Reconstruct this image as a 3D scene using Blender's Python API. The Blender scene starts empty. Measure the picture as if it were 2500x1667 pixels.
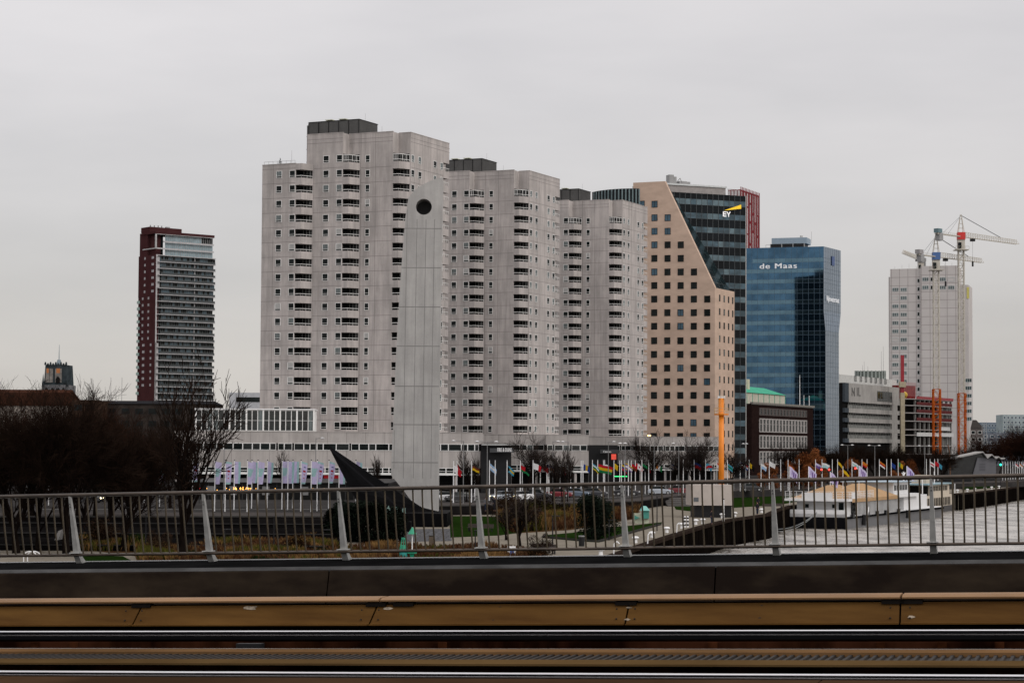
import bpy, bmesh, math, random
from mathutils import Vector, Matrix, noise
R_ = math.radians
# ------------------------------------------------------------------ camera, world, sun
scn = bpy.context.scene
COL = scn.collection
PW, PH, FPX, EYE = 2500.0, 1667.0, 5208.0, 9.3
PITCH, ROLL = R_(2.83), R_(0.3)
_R0 = Vector((1, 0, 0)); _U0 = Vector((0, -math.sin(PITCH), math.cos(PITCH))); FW = Vector((0, math.cos(PITCH), math.sin(PITCH)))
RT = _R0 * math.cos(ROLL) + _U0 * math.sin(ROLL); UP = -_R0 * math.sin(ROLL) + _U0 * math.cos(ROLL)
EP = Vector((0, 0, EYE))
cd = bpy.data.cameras.new('camera'); cam = bpy.data.objects.new('camera', cd); COL.objects.link(cam); scn.camera = cam
cd.sensor_width = 36; cd.lens = 36 * FPX / PW; cd.clip_start = 0.5; cd.clip_end = 12000
cam.matrix_world = Matrix(((RT.x, UP.x, -FW.x, 0), (RT.y, UP.y, -FW.y, 0), (RT.z, UP.z, -FW.z, EYE), (0, 0, 0, 1)))

SUN_EL, SUN_AZ = R_(36), R_(128)          # azimuth clockwise from +Y; light comes from the right, behind the camera
w = bpy.data.worlds.new('World'); scn.world = w; w.use_nodes = True
nt = w.node_tree; N = nt.nodes; L = nt.links
bg = N['Background']
sky = N.new('ShaderNodeTexSky'); sky.sky_type = 'NISHITA'; sky.sun_disc = False
sky.sun_elevation = SUN_EL; sky.sun_rotation = SUN_AZ
tc = N.new('ShaderNodeTexCoord'); mp = N.new('ShaderNodeMapping'); mp.inputs['Scale'].default_value = (1.3, 1.3, 5.0)
mp.inputs['Rotation'].default_value = (0.05, 0.10, 0.4)
nz = N.new('ShaderNodeTexNoise'); nz.inputs['Scale'].default_value = 2.2; nz.inputs['Detail'].default_value = 5; nz.inputs['Roughness'].default_value = 0.55
cr = N.new('ShaderNodeValToRGB')
cr.color_ramp.elements[0].position = 0.32; cr.color_ramp.elements[0].color = (5.30, 5.18, 5.22, 1)
cr.color_ramp.elements[1].position = 0.68; cr.color_ramp.elements[1].color = (6.50, 6.30, 6.28, 1)
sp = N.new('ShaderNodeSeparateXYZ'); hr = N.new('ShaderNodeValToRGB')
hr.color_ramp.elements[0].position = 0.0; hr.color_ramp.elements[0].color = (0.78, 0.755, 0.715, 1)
hr.color_ramp.elements[1].position = 1.0; hr.color_ramp.elements[1].color = (1.75, 1.72, 1.72, 1)  # zenith above the frame raised as well, for more ambient light
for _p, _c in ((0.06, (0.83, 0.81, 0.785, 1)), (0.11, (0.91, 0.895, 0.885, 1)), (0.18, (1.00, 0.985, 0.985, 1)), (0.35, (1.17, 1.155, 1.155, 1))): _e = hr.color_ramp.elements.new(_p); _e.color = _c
mu = N.new('ShaderNodeMix'); mu.data_type = 'RGBA'; mu.blend_type = 'MULTIPLY'; mu.inputs['Factor'].default_value = 1
mx = N.new('ShaderNodeMix'); mx.data_type = 'RGBA'; mx.inputs['Factor'].default_value = 0.90
L.new(tc.outputs['Generated'], mp.inputs['Vector']); L.new(mp.outputs[0], nz.inputs['Vector']); L.new(nz.outputs['Fac'], cr.inputs['Fac'])
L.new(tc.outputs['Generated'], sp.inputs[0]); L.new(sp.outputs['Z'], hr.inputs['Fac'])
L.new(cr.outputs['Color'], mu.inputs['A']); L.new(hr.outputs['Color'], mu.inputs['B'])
# unseen sky behind the camera brightened to add ambient light on the facades
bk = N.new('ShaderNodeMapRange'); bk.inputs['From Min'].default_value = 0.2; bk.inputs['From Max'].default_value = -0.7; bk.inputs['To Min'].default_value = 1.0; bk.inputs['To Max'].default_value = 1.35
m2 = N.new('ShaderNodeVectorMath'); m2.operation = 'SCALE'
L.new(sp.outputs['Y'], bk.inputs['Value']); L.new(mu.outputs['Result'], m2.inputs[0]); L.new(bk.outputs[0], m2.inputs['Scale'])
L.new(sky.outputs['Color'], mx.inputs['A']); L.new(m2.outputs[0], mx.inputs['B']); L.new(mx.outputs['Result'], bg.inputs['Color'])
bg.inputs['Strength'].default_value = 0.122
sl = bpy.data.lights.new('sun', 'SUN'); sl.energy = 0.95; sl.angle = R_(16); sl.color = (1, 0.955, 0.90)
sun = bpy.data.objects.new('sun', sl); COL.objects.link(sun)
sd = Vector((math.sin(SUN_AZ) * math.cos(SUN_EL), math.cos(SUN_AZ) * math.cos(SUN_EL), math.sin(SUN_EL)))
sun.rotation_euler = sd.to_track_quat('Z', 'Y').to_euler()
scn.view_settings.view_transform = 'Standard'; scn.view_settings.look = 'None'
scn.view_settings.exposure = 0.0; scn.view_settings.gamma = 1
scn.cycles.max_bounces = 5; scn.cycles.diffuse_bounces = 2; scn.cycles.glossy_bounces = 3

# ------------------------------------------------------------------ pixel helpers (photograph pixels -> rays)
def ray(px, py): return FW * FPX + RT * (px - 1250) + UP * (833.5 - py)
def at_y(px, py, Y): d = ray(px, py); return EP + d * (Y / d.y)
def at_z(px, py, z): d = ray(px, py); return EP + d * ((z - EYE) / d.z)
def gx(px, Y): return at_y(px, 1100, Y).x
def rnd(a, b): return random.uniform(a, b)
random.seed(7)

# ------------------------------------------------------------------ materials
MATS = {}
def mat(name, col, rough=0.8, metal=0.0, var=0.10, scale=1.0, st=(1, 1, 1), bump=0.0, col2=None, spec=0.5, emit=0.0, lo=0.35, hi=0.65, detail=5, world=True):
    if name in MATS: return MATS[name]
    if spec == 0.5 and rough >= 0.6: spec = 0.0
    m = bpy.data.materials.new(name); MATS[name] = m; m.use_nodes = True
    n = m.node_tree.nodes; l = m.node_tree.links; b = n['Principled BSDF']
    b.inputs['Roughness'].default_value = rough; b.inputs['Metallic'].default_value = metal; b.inputs['Specular IOR Level'].default_value = spec
    g = n.new('ShaderNodeNewGeometry') if world else n.new('ShaderNodeTexCoord')
    mpn = n.new('ShaderNodeMapping'); mpn.inputs['Scale'].default_value = st
    t = n.new('ShaderNodeTexNoise'); t.inputs['Scale'].default_value = scale; t.inputs['Detail'].default_value = detail; t.inputs['Roughness'].default_value = 0.6
    r = n.new('ShaderNodeValToRGB'); r.color_ramp.elements[0].position = lo; r.color_ramp.elements[1].position = hi
    c2 = col2 if col2 else tuple(min(1, c * (1 + var)) for c in col)
    c1 = col if col2 else tuple(c * (1 - var) for c in col)
    r.color_ramp.elements[0].color = (*c1, 1); r.color_ramp.elements[1].color = (*c2, 1)
    l.new(g.outputs['Position'] if world else g.outputs['Object'], mpn.inputs[0]); l.new(mpn.outputs[0], t.inputs['Vector']); l.new(t.outputs['Fac'], r.inputs['Fac']); l.new(r.outputs[0], b.inputs['Base Color'])
    if bump:
        bp = n.new('ShaderNodeBump'); bp.inputs['Strength'].default_value = bump; bp.inputs['Distance'].default_value = 0.1
        l.new(t.outputs['Fac'], bp.inputs['Height']); l.new(bp.outputs[0], b.inputs['Normal'])
    if emit:
        b.inputs['Emission Color'].default_value = (*col, 1); b.inputs['Emission Strength'].default_value = emit
    return m

def stained(name, col, stain, amt=0.5, rough=0.85, s1=0.35, s2=1.2):
    """concrete: broad patches plus vertical run-off streaks"""
    if name in MATS: return MATS[name]
    m = bpy.data.materials.new(name); MATS[name] = m; m.use_nodes = True
    n = m.node_tree.nodes; l = m.node_tree.links; b = n['Principled BSDF']; b.inputs['Roughness'].default_value = rough; b.inputs['Specular IOR Level'].default_value = 0.3
    g = n.new('ShaderNodeNewGeometry')
    def noi(st, sc, det):
        q = n.new('ShaderNodeMapping'); q.inputs['Scale'].default_value = st; t = n.new('ShaderNodeTexNoise')
        t.inputs['Scale'].default_value = sc; t.inputs['Detail'].default_value = det; t.inputs['Roughness'].default_value = 0.65
        l.new(g.outputs['Position'], q.inputs[0]); l.new(q.outputs[0], t.inputs['Vector']); return t.outputs['Fac']
    a = noi((1, 1, 0.09), s2, 4); c = noi((1, 1, 1), s1 * 0.5, 6); f = noi((1, 1, 1), 6.0, 3)
    mm = n.new('ShaderNodeMath'); mm.operation = 'MULTIPLY'; l.new(a, mm.inputs[0]); l.new(c, mm.inputs[1])
    r = n.new('ShaderNodeValToRGB'); r.color_ramp.elements[0].position = 0.16; r.color_ramp.elements[1].position = 0.36
    r.color_ramp.elements[0].color = (0, 0, 0, 1); r.color_ramp.elements[1].color = (1, 1, 1, 1); l.new(mm.outputs[0], r.inputs['Fac'])
    x = n.new('ShaderNodeMix'); x.data_type = 'RGBA'; l.new(r.outputs[0], x.inputs['Factor'])
    dk = tuple(col[i] * (1 - amt) + stain[i] * amt for i in range(3))
    x.inputs['A'].default_value = (*dk, 1); x.inputs['B'].default_value = (*col, 1)
    y = n.new('ShaderNodeMix'); y.data_type = 'RGBA'; y.blend_type = 'MULTIPLY'; y.inputs['Factor'].default_value = 0.18
    l.new(x.outputs['Result'], y.inputs['A']); l.new(f, y.inputs['B']); l.new(y.outputs['Result'], b.inputs['Base Color'])
    return m

CONC = stained('concrete', (0.515, 0.472, 0.450), (0.19, 0.18, 0.172), 0.52)
CONC_P = stained('podium_concrete', (0.50, 0.465, 0.44), (0.26, 0.24, 0.225), 0.5)
CONC_M = stained('monument_concrete', (0.445, 0.435, 0.42), (0.22, 0.215, 0.21), 0.5, s1=0.5, s2=0.9)
JOINT = mat('panel_joint', (0.19, 0.175, 0.17))
WHITE = mat('white_frame', (0.72, 0.72, 0.70), 0.5, var=.05)
GLASS = mat('window_glass', (0.009, 0.012, 0.012), 0.12, var=.5, scale=.3, spec=.10)
GLASS_B = mat('bluish_window_glass', (0.04, 0.085, 0.12), 0.1, var=.3, scale=.3, spec=.3)
BLIND = mat('blind_behind_glass', (0.34, 0.34, 0.33), 0.35, var=.12, scale=2)
CURT = mat('curtain_behind_glass', (0.10, 0.12, 0.12), 0.2, var=.5, scale=3, st=(3, 3, .2))
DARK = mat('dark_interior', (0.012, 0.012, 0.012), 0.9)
BLACK = mat('black_metal', (0.012, 0.012, 0.013), 0.45, spec=.2)
GREYM = mat('grey_metal', (0.25, 0.25, 0.25), 0.5, 0.3)
STEEL = mat('galvanised_steel', (0.42, 0.42, 0.41), 0.45, 0.4, scale=3)
WPAINT = mat('white_paint', (0.74, 0.74, 0.74), 0.4, var=.04)
PENTH = mat('dark_ribbed_cladding', (0.10, 0.10, 0.098), 0.6, scale=.5)

# ------------------------------------------------------------------ mesh builder
class MB:
    def __init__(s): s.v = []; s.f = []; s.m = []
    def add(s, vs, fs, m=0):
        o = len(s.v); s.v += [tuple(p) for p in vs]
        for f in fs: s.f.append(tuple(o + i for i in f)); s.m.append(m)
        return s
    def box(s, x0, x1, y0, y1, z0, z1, m=0):
        return s.add([(x0, y0, z0), (x1, y0, z0), (x1, y1, z0), (x0, y1, z0), (x0, y0, z1), (x1, y0, z1), (x1, y1, z1), (x0, y1, z1)],
              [(0, 3, 2, 1), (4, 5, 6, 7), (0, 1, 5, 4), (1, 2, 6, 5), (2, 3, 7, 6), (3, 0, 4, 7)], m)
    def loft(s, a, b, m=0, caps=True):
        n = len(a); fs = [(i, (i + 1) % n, n + (i + 1) % n, n + i) for i in range(n)]
        if caps: fs += [tuple(range(n - 1, -1, -1)), tuple(range(n, 2 * n))]
        return s.add(list(a) + list(b), fs, m)
    def prism(s, pts, z0, z1, m=0): return s.loft([(x, y, z0) for x, y in pts], [(x, y, z1) for x, y in pts], m)
    def xprism(s, pts, y0, y1, m=0): return s.loft([(x, y0, z) for x, z in pts], [(x, y1, z) for x, z in pts], m)
    def yprism(s, pts, x0, x1, m=0): return s.loft([(x0, y, z) for y, z in pts], [(x1, y, z) for y, z in pts], m)
    def poly(s, pts, m=0): return s.add(pts, [tuple(range(len(pts)))], m)
    def tube(s, p, q, r0, r1=None, n=6, m=0, caps=True):
        p = Vector(p); q = Vector(q); r1 = r0 if r1 is None else r1; d = (q - p)
        if d.length < 1e-6: return s
        d.normalize(); a = d.orthogonal().normalized(); b = d.cross(a)
        A = [p + (a * math.cos(6.2832 * i / n) + b * math.sin(6.2832 * i / n)) * r0 for i in range(n)]
        B = [q + (a * math.cos(6.2832 * i / n) + b * math.sin(6.2832 * i / n)) * r1 for i in range(n)]
        return s.loft(A, B, m, caps)
    def path(s, pts, r, n=6, m=0):
        for i in range(len(pts) - 1): s.tube(pts[i], pts[i + 1], r, r, n, m)
        return s
    def ball(s, c, r, m=0, nu=8, nv=5, sz=1.0):
        vs = [(c[0], c[1], c[2] + r * sz)]
        for j in range(1, nv):
            t = math.pi * j / nv
            for i in range(nu): a = 6.2832 * i / nu; vs.append((c[0] + r * math.sin(t) * math.cos(a), c[1] + r * math.sin(t) * math.sin(a), c[2] + r * sz * math.cos(t)))
        vs.append((c[0], c[1], c[2] - r * sz)); fs = [(0, 1 + i, 1 + (i + 1) % nu) for i in range(nu)]
        for j in range(nv - 2):
            for i in range(nu): a = 1 + j * nu + i; b = 1 + j * nu + (i + 1) % nu; fs.append((a, a + nu, b + nu, b))
        k = len(vs) - 1; o = 1 + (nv - 2) * nu; fs += [(k, o + (i + 1) % nu, o + i) for i in range(nu)]
        return s.add(vs, fs, m)
    def cyl(s, x, y, z0, z1, r, n=12, m=0, r1=None): return s.tube((x, y, z0), (x, y, z1), r, r1, n, m)
    def mesh(s, name, mats, smooth=False):
        me = bpy.data.meshes.new(name); me.from_pydata(s.v, [], s.f)
        for k in (mats if isinstance(mats, (list, tuple)) else [mats]): me.materials.append(k)
        me.polygons.foreach_set('material_index', s.m)
        if smooth: me.polygons.foreach_set('use_smooth', [True] * len(s.f))
        me.update(); return me

def tag(o, label=None, cat=None, group=None, kind=None):
    if label: o['label'] = label
    if cat: o['category'] = cat
    if group: o['group'] = group
    if kind: o['kind'] = kind
    return o
def inst(name, me, parent=None, loc=(0, 0, 0), rz=0, sc=1):
    o = bpy.data.objects.new(name, me); COL.objects.link(o); o.location = loc; o.rotation_euler = (0, 0, rz)
    if sc != 1: o.scale = (sc, sc, sc)
    if parent: o.parent = parent
    return o
def obj(name, mb, mats, parent=None, loc=(0, 0, 0), rz=0, smooth=False): return inst(name, mb.mesh(name, mats, smooth), parent, loc, rz)
def split(name, mb, mats, parent, limit=100):
    """every separate piece of the builder's mesh becomes a part of its own"""
    par = list(range(len(mb.v)))
    def find(i):
        while par[i] != i: par[i] = par[par[i]]; i = par[i]
        return i
    for f in mb.f:
        a = find(f[0])
        for i in f[1:]: par[find(i)] = a
    groups = {}
    for k, f in enumerate(mb.f): groups.setdefault(find(f[0]), []).append(k)
    out = []
    for g in list(groups.values())[:limit]:
        idx = {}; q = type(mb)()
        for k in g:
            ff = []
            for i in mb.f[k]:
                if i not in idx: idx[i] = len(q.v); q.v.append(mb.v[i])
                ff.append(idx[i])
            q.f.append(tuple(ff)); q.m.append(mb.m[k])
        out.append(obj(name, q, mats, parent))
    return out
def thing(name, label, cat, loc=(0, 0, 0), rz=0, group=None): return tag(inst(name, None, None, loc, rz), label, cat, group)
def dup(o, parent=None):
    c = o.copy(); COL.objects.link(c); c.parent = parent
    for ch in list(o.children): dup(ch, c)
    return c
def clone(o, loc, rz, label, group=None, sc=None):
    c = dup(o); c.location = loc; c.rotation_euler = (0, 0, rz); c['label'] = label
    if group: c['group'] = group
    if sc: c.scale = (sc, sc, sc) if not isinstance(sc, tuple) else sc
    return c
def struct(name, mb, m): return tag(obj(name, mb, m), kind='structure')

class Fr:
    """a building frame: origin where the pixel ray meets depth Y, x along the face (angle > 0 recedes to the right), y inward, z up from base"""
    def __init__(s, px, py, Y, deg, base=1.2):
        p = at_y(px, py, Y); s.P = Vector((p.x, p.y, base)); s.a = R_(deg); s.base = base; s.top = p.z - base
        s.u = Vector((math.cos(s.a), math.sin(s.a), 0)); s.n = Vector((-math.sin(s.a), math.cos(s.a), 0))
    def hit(s, px, py, y=0.0):
        """point on local plane y=const -> (x, z)"""
        d = ray(px, py); P0 = s.P + s.n * y; t = (P0 - EP).dot(s.n) / d.dot(s.n); q = EP + d * t - s.P; return q.dot(s.u), q.z
    def side(s, px, py, x=0.0):
        """point on local plane x=const -> (y, z)"""
        d = ray(px, py); P0 = s.P + s.u * x; t = (P0 - EP).dot(s.u) / d.dot(s.u); q = EP + d * t - s.P; return q.dot(s.n), q.z
    def thing(s, name, label, cat, group=None): return thing(name, label, cat, s.P, s.a, group)

def limited(root, name, items, mesh_of, limit=100):
    """items: (key, loc, rz); the first `limit` become parts of their own, the rest one merged part"""
    for key, loc, rz in items[:limit]: inst(name, mesh_of[key], root, loc, rz)
    if len(items) > limit:
        mb = MB(); mats = []
        for key, loc, rz in items[limit:]:
            me = mesh_of[key]; c, s = math.cos(rz), math.sin(rz); idx = []
            for k in me.materials:
                if k not in mats: mats.append(k)
                idx.append(mats.index(k))
            o = len(mb.v); mb.v += [(loc[0] + v.co.x * c - v.co.y * s, loc[1] + v.co.x * s + v.co.y * c, loc[2] + v.co.z) for v in me.vertices]
            for p in me.polygons: mb.f.append(tuple(o + i for i in p.vertices)); mb.m.append(idx[p.material_index])
        tag(obj(name, mb, mats, root), kind='stuff')

def win_mesh(wd, h, split=0.0, fw=0.075, glass=None, frame=None, vert=0, proud=0.07, upper=None, gproud=0.015):
    """window centred on x, bottom at z=0, outer face towards -y"""
    glass = glass or GLASS; frame = frame or WHITE; mb = MB(); x = wd / 2
    mb.box(-x, x, -proud, 0.02, 0, fw, 0); mb.box(-x, x, -proud, 0.02, h - fw, h, 0)
    mb.box(-x, -x + fw, -proud, 0.02, fw, h - fw, 0); mb.box(x - fw, x, -proud, 0.02, fw, h - fw, 0)
    z0 = fw
    if split:
        mb.box(-x + fw, x - fw, -proud + .01, 0.02, split - fw * .4, split + fw * .4, 0)
        mb.box(-x + fw, x - fw, -gproud, 0.015, fw, split - fw * .4, 1); z0 = split + fw * .4
    mb.box(-x + fw, x - fw, -gproud, 0.015, z0, h - fw, 2 if upper else 1)
    for i in range(vert):
        c = -x + wd * (i + 1) / (vert + 1); mb.box(c - fw * .35, c + fw * .35, -proud + .015, -gproud - .002, fw, h - fw, 0)
    return mb.mesh('window', [frame, glass] + ([upper] if upper else []))

def text_mesh(body, size, depth=0.05, bold=0.0, m=None, spacing=1.0):
    c = bpy.data.curves.new('t', 'FONT'); c.body = body; c.size = size; c.extrude = depth; c.space_character = spacing
    o = bpy.data.objects.new('t', c); COL.objects.link(o); bpy.context.view_layer.update()
    dg = bpy.context.evaluated_depsgraph_get(); me = bpy.data.meshes.new_from_object(o.evaluated_get(dg))
    bpy.data.objects.remove(o); bpy.data.curves.remove(c)
    vs = [Vector((v.co.x, -v.co.z, v.co.y)) for v in me.vertices]; fs = [tuple(p.vertices) for p in me.polygons]; bpy.data.meshes.remove(me)
    mb = MB(); n = 3 if bold else 1
    for k in range(n): o_ = (k - (n - 1) / 2) * bold; mb.add([v + Vector((o_, -.004 * k, abs(o_) * .0)) for v in vs], fs, 0)
    return mb.mesh('lettering', [m])

# ================================================================== GROUND, WATER, ROADS
WATER = bpy.data.materials.new('river_water'); WATER.use_nodes = True
def _water():
    n = WATER.node_tree.nodes; l = WATER.node_tree.links; b = n['Principled BSDF']
    b.inputs['Roughness'].default_value = 0.22; b.inputs['Specular IOR Level'].default_value = 0.6
    g = n.new('ShaderNodeNewGeometry'); prev = None
    r = n.new('ShaderNodeValToRGB'); r.color_ramp.elements[0].position = .35; r.color_ramp.elements[1].position = .62; r.color_ramp.elements[0].color = (0.13, 0.115, 0.095, 1); r.color_ramp.elements[1].color = (0.46, 0.43, 0.39, 1)
    for st, sc, det in (((0.5, 0.2, 1), 0.5, 6), ((1.0, 0.45, 1), 1.6, 4)):
        q = n.new('ShaderNodeMapping'); q.inputs['Scale'].default_value = st; t = n.new('ShaderNodeTexNoise'); t.inputs['Scale'].default_value = sc; t.inputs['Detail'].default_value = det
        l.new(g.outputs['Position'], q.inputs[0]); l.new(q.outputs[0], t.inputs['Vector'])
        bp = n.new('ShaderNodeBump'); bp.inputs['Strength'].default_value = 0.9; bp.inputs['Distance'].default_value = 0.5
        l.new(t.outputs['Fac'], bp.inputs['Height'])
        if prev: l.new(prev.outputs[0], bp.inputs['Normal'])
        else: l.new(t.outputs['Fac'], r.inputs['Fac'])
        prev = bp
    l.new(r.outputs[0], b.inputs['Base Color']); l.new(prev.outputs[0], b.inputs['Normal'])
_water()
struct('water', MB().box(-3000, 3000, -600, 8000, -12, -3.5), WATER)
PAVE = mat('promenade_paving', (0.185, 0.165, 0.135), 0.9, var=.14, scale=.5, detail=8)
ASPH = mat('asphalt', (0.038, 0.036, 0.035), 0.85, var=.2, scale=.3, detail=7)
SIDE = mat('pavement', (0.062, 0.056, 0.053), 0.9, var=.15, scale=.4)
LAWN = mat('lawn', (0.006, 0.016, 0.0025), 0.95, scale=1.2, detail=8, col2=(0.013, 0.028, 0.005), bump=.4)
BED = mat('planting_bed', (0.035, 0.02, 0.011), 0.95, scale=.35, detail=8, col2=(0.09, 0.052, 0.024), bump=.5)
WALLD = mat('dark_stone_wall', (0.010, 0.009, 0.009), 0.7, var=.3, scale=.6)
COPE = mat('stone_coping', (0.030, 0.029, 0.028), 0.8)
COBB = mat('grey_cobbles', (0.045, 0.045, 0.047), 0.8, scale=2.5, col2=(0.12, 0.12, 0.125), lo=.45, hi=.55, bump=.5)
PILE = mat('wet_timber', (0.0045, 0.0035, 0.003), 0.8, scale=1.5, st=(3, 3, .3), var=.5)

quay_px = [(1380, 1395), (1477, 1357), (1561, 1328), (1637, 1303.6), (1707, 1283), (1773, 1267), (1868, 1254)]
quay = [at_z(x, y, 0) for x, y in quay_px]
quay = [Vector((-40, 60, 0)), Vector((-6, 130, 0))] + quay + [Vector((40.5, 328, 0)), Vector((45.5, 350, 0)), Vector((70, 407, 0)), Vector((77.5, 433, 0)), Vector((90.5, 452, 0))] + [at_z(2338, 1204, 0), at_z(2406, 1197, 0), at_z(2500, 1185, 0), Vector((260, 760, 0)), Vector((700, 1500, 0)), Vector((3000, 4200, 0))]
far = [Vector((3000, 7800, 0)), Vector((-3000, 7800, 0)), Vector((-3000, 60, 0))]
gp = [(p.x, p.y) for p in quay + far]
struct('ground', MB().prism(gp, -10, 0, 0), PAVE)
# quay wall with piles and timber capping
qt = thing('quay_wall', 'dark timber piled quay wall along the pale promenade edge', 'quay wall', (0, 0, 0))
mbp = MB(); mbc = MB(); npl = 0
for a, b in zip(quay[1:-3], quay[2:-2]):
    d = b - a; ln = d.length; u = d / ln; nn = Vector((u.y, -u.x, 0))
    mbc.loft([a + nn * -.1 + Vector((0, 0, .02)), a + nn * .75 + Vector((0, 0, .02)), a + nn * .75 + Vector((0, 0, -.3)), a + nn * -.1 + Vector((0, 0, -.3))],
             [b + nn * -.1 + Vector((0, 0, .02)), b + nn * .75 + Vector((0, 0, .02)), b + nn * .75 + Vector((0, 0, -.3)), b + nn * -.1 + Vector((0, 0, -.3))])
    k = 0.0
    while k < ln:
        p = a + u * k + nn * .45; mbp.tube((p.x, p.y, -9), (p.x, p.y, -.25 + rnd(-.15, .05)), .28, .26, 6); k += 1.25
tag(obj('pile', mbp, PILE, qt), kind='stuff'); obj('capping', mbc, mat('quay_capping', (0.022, 0.016, 0.013), .85, var=.3, scale=1), qt)

def sheet(name, pxs, z, m, h=0.0, rnd_=None):
    pts = [at_z(x, y, z) for x, y in pxs]
    return struct(name, MB().prism([(p.x, p.y) for p in pts], z - max(h, .02), z), m)
RZ = 1.2     # level of the boulevard behind the park wall
# boulevard plateau: front edge (retaining wall) given by pixels at that level
edge_px = [(-60, 1262), (800, 1262), (830, 1240), (1075, 1236), (1300, 1233), (1560, 1224), (1640, 1213), (1800, 1199), (2060, 1191), (2300, 1182), (2500, 1176)]
edge = [at_z(x, y, RZ) for x, y in edge_px]
plate = [Vector((-400, edge[0].y, 0))] + edge + [Vector((360, 1000, 0)), Vector((900, 4000, 0)), Vector((-2500, 4000, 0)), Vector((-2500, edge[0].y, 0))]
struct('road', MB().prism([(p.x, p.y) for p in plate], 0.004, RZ), ASPH)
# light pavement strip on top of the wall
mb = MB(); mk = MB()
for (a, b) in zip(edge[:-1], edge[1:]):
    va = Vector((0, 1, 0)); mb.loft([a + Vector((0, .4, .02)), a + Vector((0, 13, .02)), a + Vector((0, 13, .14)), a + Vector((0, .4, .14))], [b + Vector((0, .4, .02)), b + Vector((0, 13, .02)), b + Vector((0, 13, .14)), b + Vector((0, .4, .14))])
    mk.loft([a + Vector((0, 30, .004)), a + Vector((0, 30.25, .004)), a + Vector((0, 30.25, .008)), a + Vector((0, 30, .008))], [b + Vector((0, 30, .004)), b + Vector((0, 30.25, .004)), b + Vector((0, 30.25, .008)), b + Vector((0, 30, .008))])
struct('pavement', mb, SIDE); struct('road_marking', mk, mat('road_paint', (.5, .5, .48), .7))
rw = thing('retaining_wall', 'long dark stone retaining wall between park and boulevard', 'wall')
mb = MB(); mc = MB()
for (a, b) in zip(edge[:-5], edge[1:-4]):
    f = Vector((0, -.25, 0)); mb.loft([a + f, a + Vector((0, .3, 0)), Vector((a.x, a.y + .3, .004)), Vector((a.x, a.y - .25, .004))], [b + f, b + Vector((0, .3, 0)), Vector((b.x, b.y + .3, .004)), Vector((b.x, b.y - .25, .004))])
    mc.loft([a + Vector((0, -.32, .01)), a + Vector((0, .36, .01)), a + Vector((0, .36, .16)), a + Vector((0, -.32, .16))], [b + Vector((0, -.32, .01)), b + Vector((0, .36, .01)), b + Vector((0, .36, .16)), b + Vector((0, -.32, .16))])
obj('wall_face', mb, WALLD, rw); obj('coping', mc, mat('dark_coping', (.05, .048, .046), .7), rw)
# dark terraces on the left in front of the boulevard
tr = thing('terrace_steps', 'broad dark stone terraces with pale copings below the banners', 'steps')
mb = MB(); mc = MB(); y0 = at_z(400, 1345, 0).y; y1 = edge[0].y - .3
for k in range(3):
    ya = y0 + (y1 - y0) * k / 3; z = .1 + .36 * (k + 1); xr = gx(800 + 10 * k, ya)
    mb.box(-75, xr, ya, y1, (0.006 if k == 0 else .1 + .36 * k), z - .002); mc.box(-75, xr, ya - .06, ya + .45, z + .0, z + .07)
obj('step', mb, mat('dark_terrace', (.0055, .005, .005), .75, var=.3, scale=.4), tr); obj('coping', mc, COPE, tr)

Z1, Z2 = 0.012, 0.03
sheet('lawn', [(1334, 1305), (1393, 1300), (1480, 1288), (1551, 1281), (1617, 1274), (1612, 1281), (1551, 1298), (1462, 1323), (1413, 1320), (1327, 1312)], Z2, LAWN)
sheet('lawn', [(1097, 1259), (1156, 1259), (1300, 1263), (1335, 1290), (1220, 1306), (1100, 1311)], Z2, LAWN)
sheet('lawn', [(1640, 1224), (1700, 1222), (1700, 1249), (1650, 1243)], Z2, LAWN)
sheet('lawn', [(1776, 1203), (1960, 1193), (2010, 1212), (1900, 1232), (1788, 1239)], Z2, LAWN)
sheet('lawn', [(195, 1372), (330, 1372), (300, 1357), (190, 1355)], Z2, LAWN)
sheet('lawn', [(2345, 1178), (2520, 1168), (2520, 1180), (2350, 1192)], .4, LAWN, .38)
sheet('planting_bed', [(200, 1340), (820, 1318), (830, 1380), (340, 1385), (330, 1357)], Z1, BED)
sheet('planting_bed', [(820, 1332), (1190, 1334), (1340, 1352), (1300, 1385), (820, 1392)], Z1, BED)
sheet('planting_bed', [(1210, 1262), (1560, 1250), (1550, 1266), (1395, 1293), (1250, 1302)], Z1, BED)
sheet('planting_bed', [(180, 1300), (260, 1296), (360, 1320), (330, 1345), (200, 1345)], Z1, BED)
sheet('cobbles', [(925, 1292), (1100, 1290), (1103, 1320), (925, 1322)], Z1, COBB)
# kerbs of the lawns
kb = thing('lawn_kerb', 'low dark kerb round the lawn beside the promenade', 'kerb')
mb = MB(); pts = [at_z(x, y, 0) for x, y in [(1612, 1281), (1551, 1298), (1462, 1323), (1413, 1320), (1327, 1312), (1334, 1305)]]
for a, b in zip(pts[:-1], pts[1:]):
    d = (b - a).normalized(); nn = Vector((d.y, -d.x, 0)) * .15
    mb.loft([a - nn, a + nn, a + nn + Vector((0, 0, .18)), a - nn + Vector((0, 0, .18))], [b - nn, b + nn, b + nn + Vector((0, 0, .18)), b - nn + Vector((0, 0, .18))])
obj('kerb_stone', mb, mat('kerb_dark', (.04, .038, .036), .8), kb)

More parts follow.
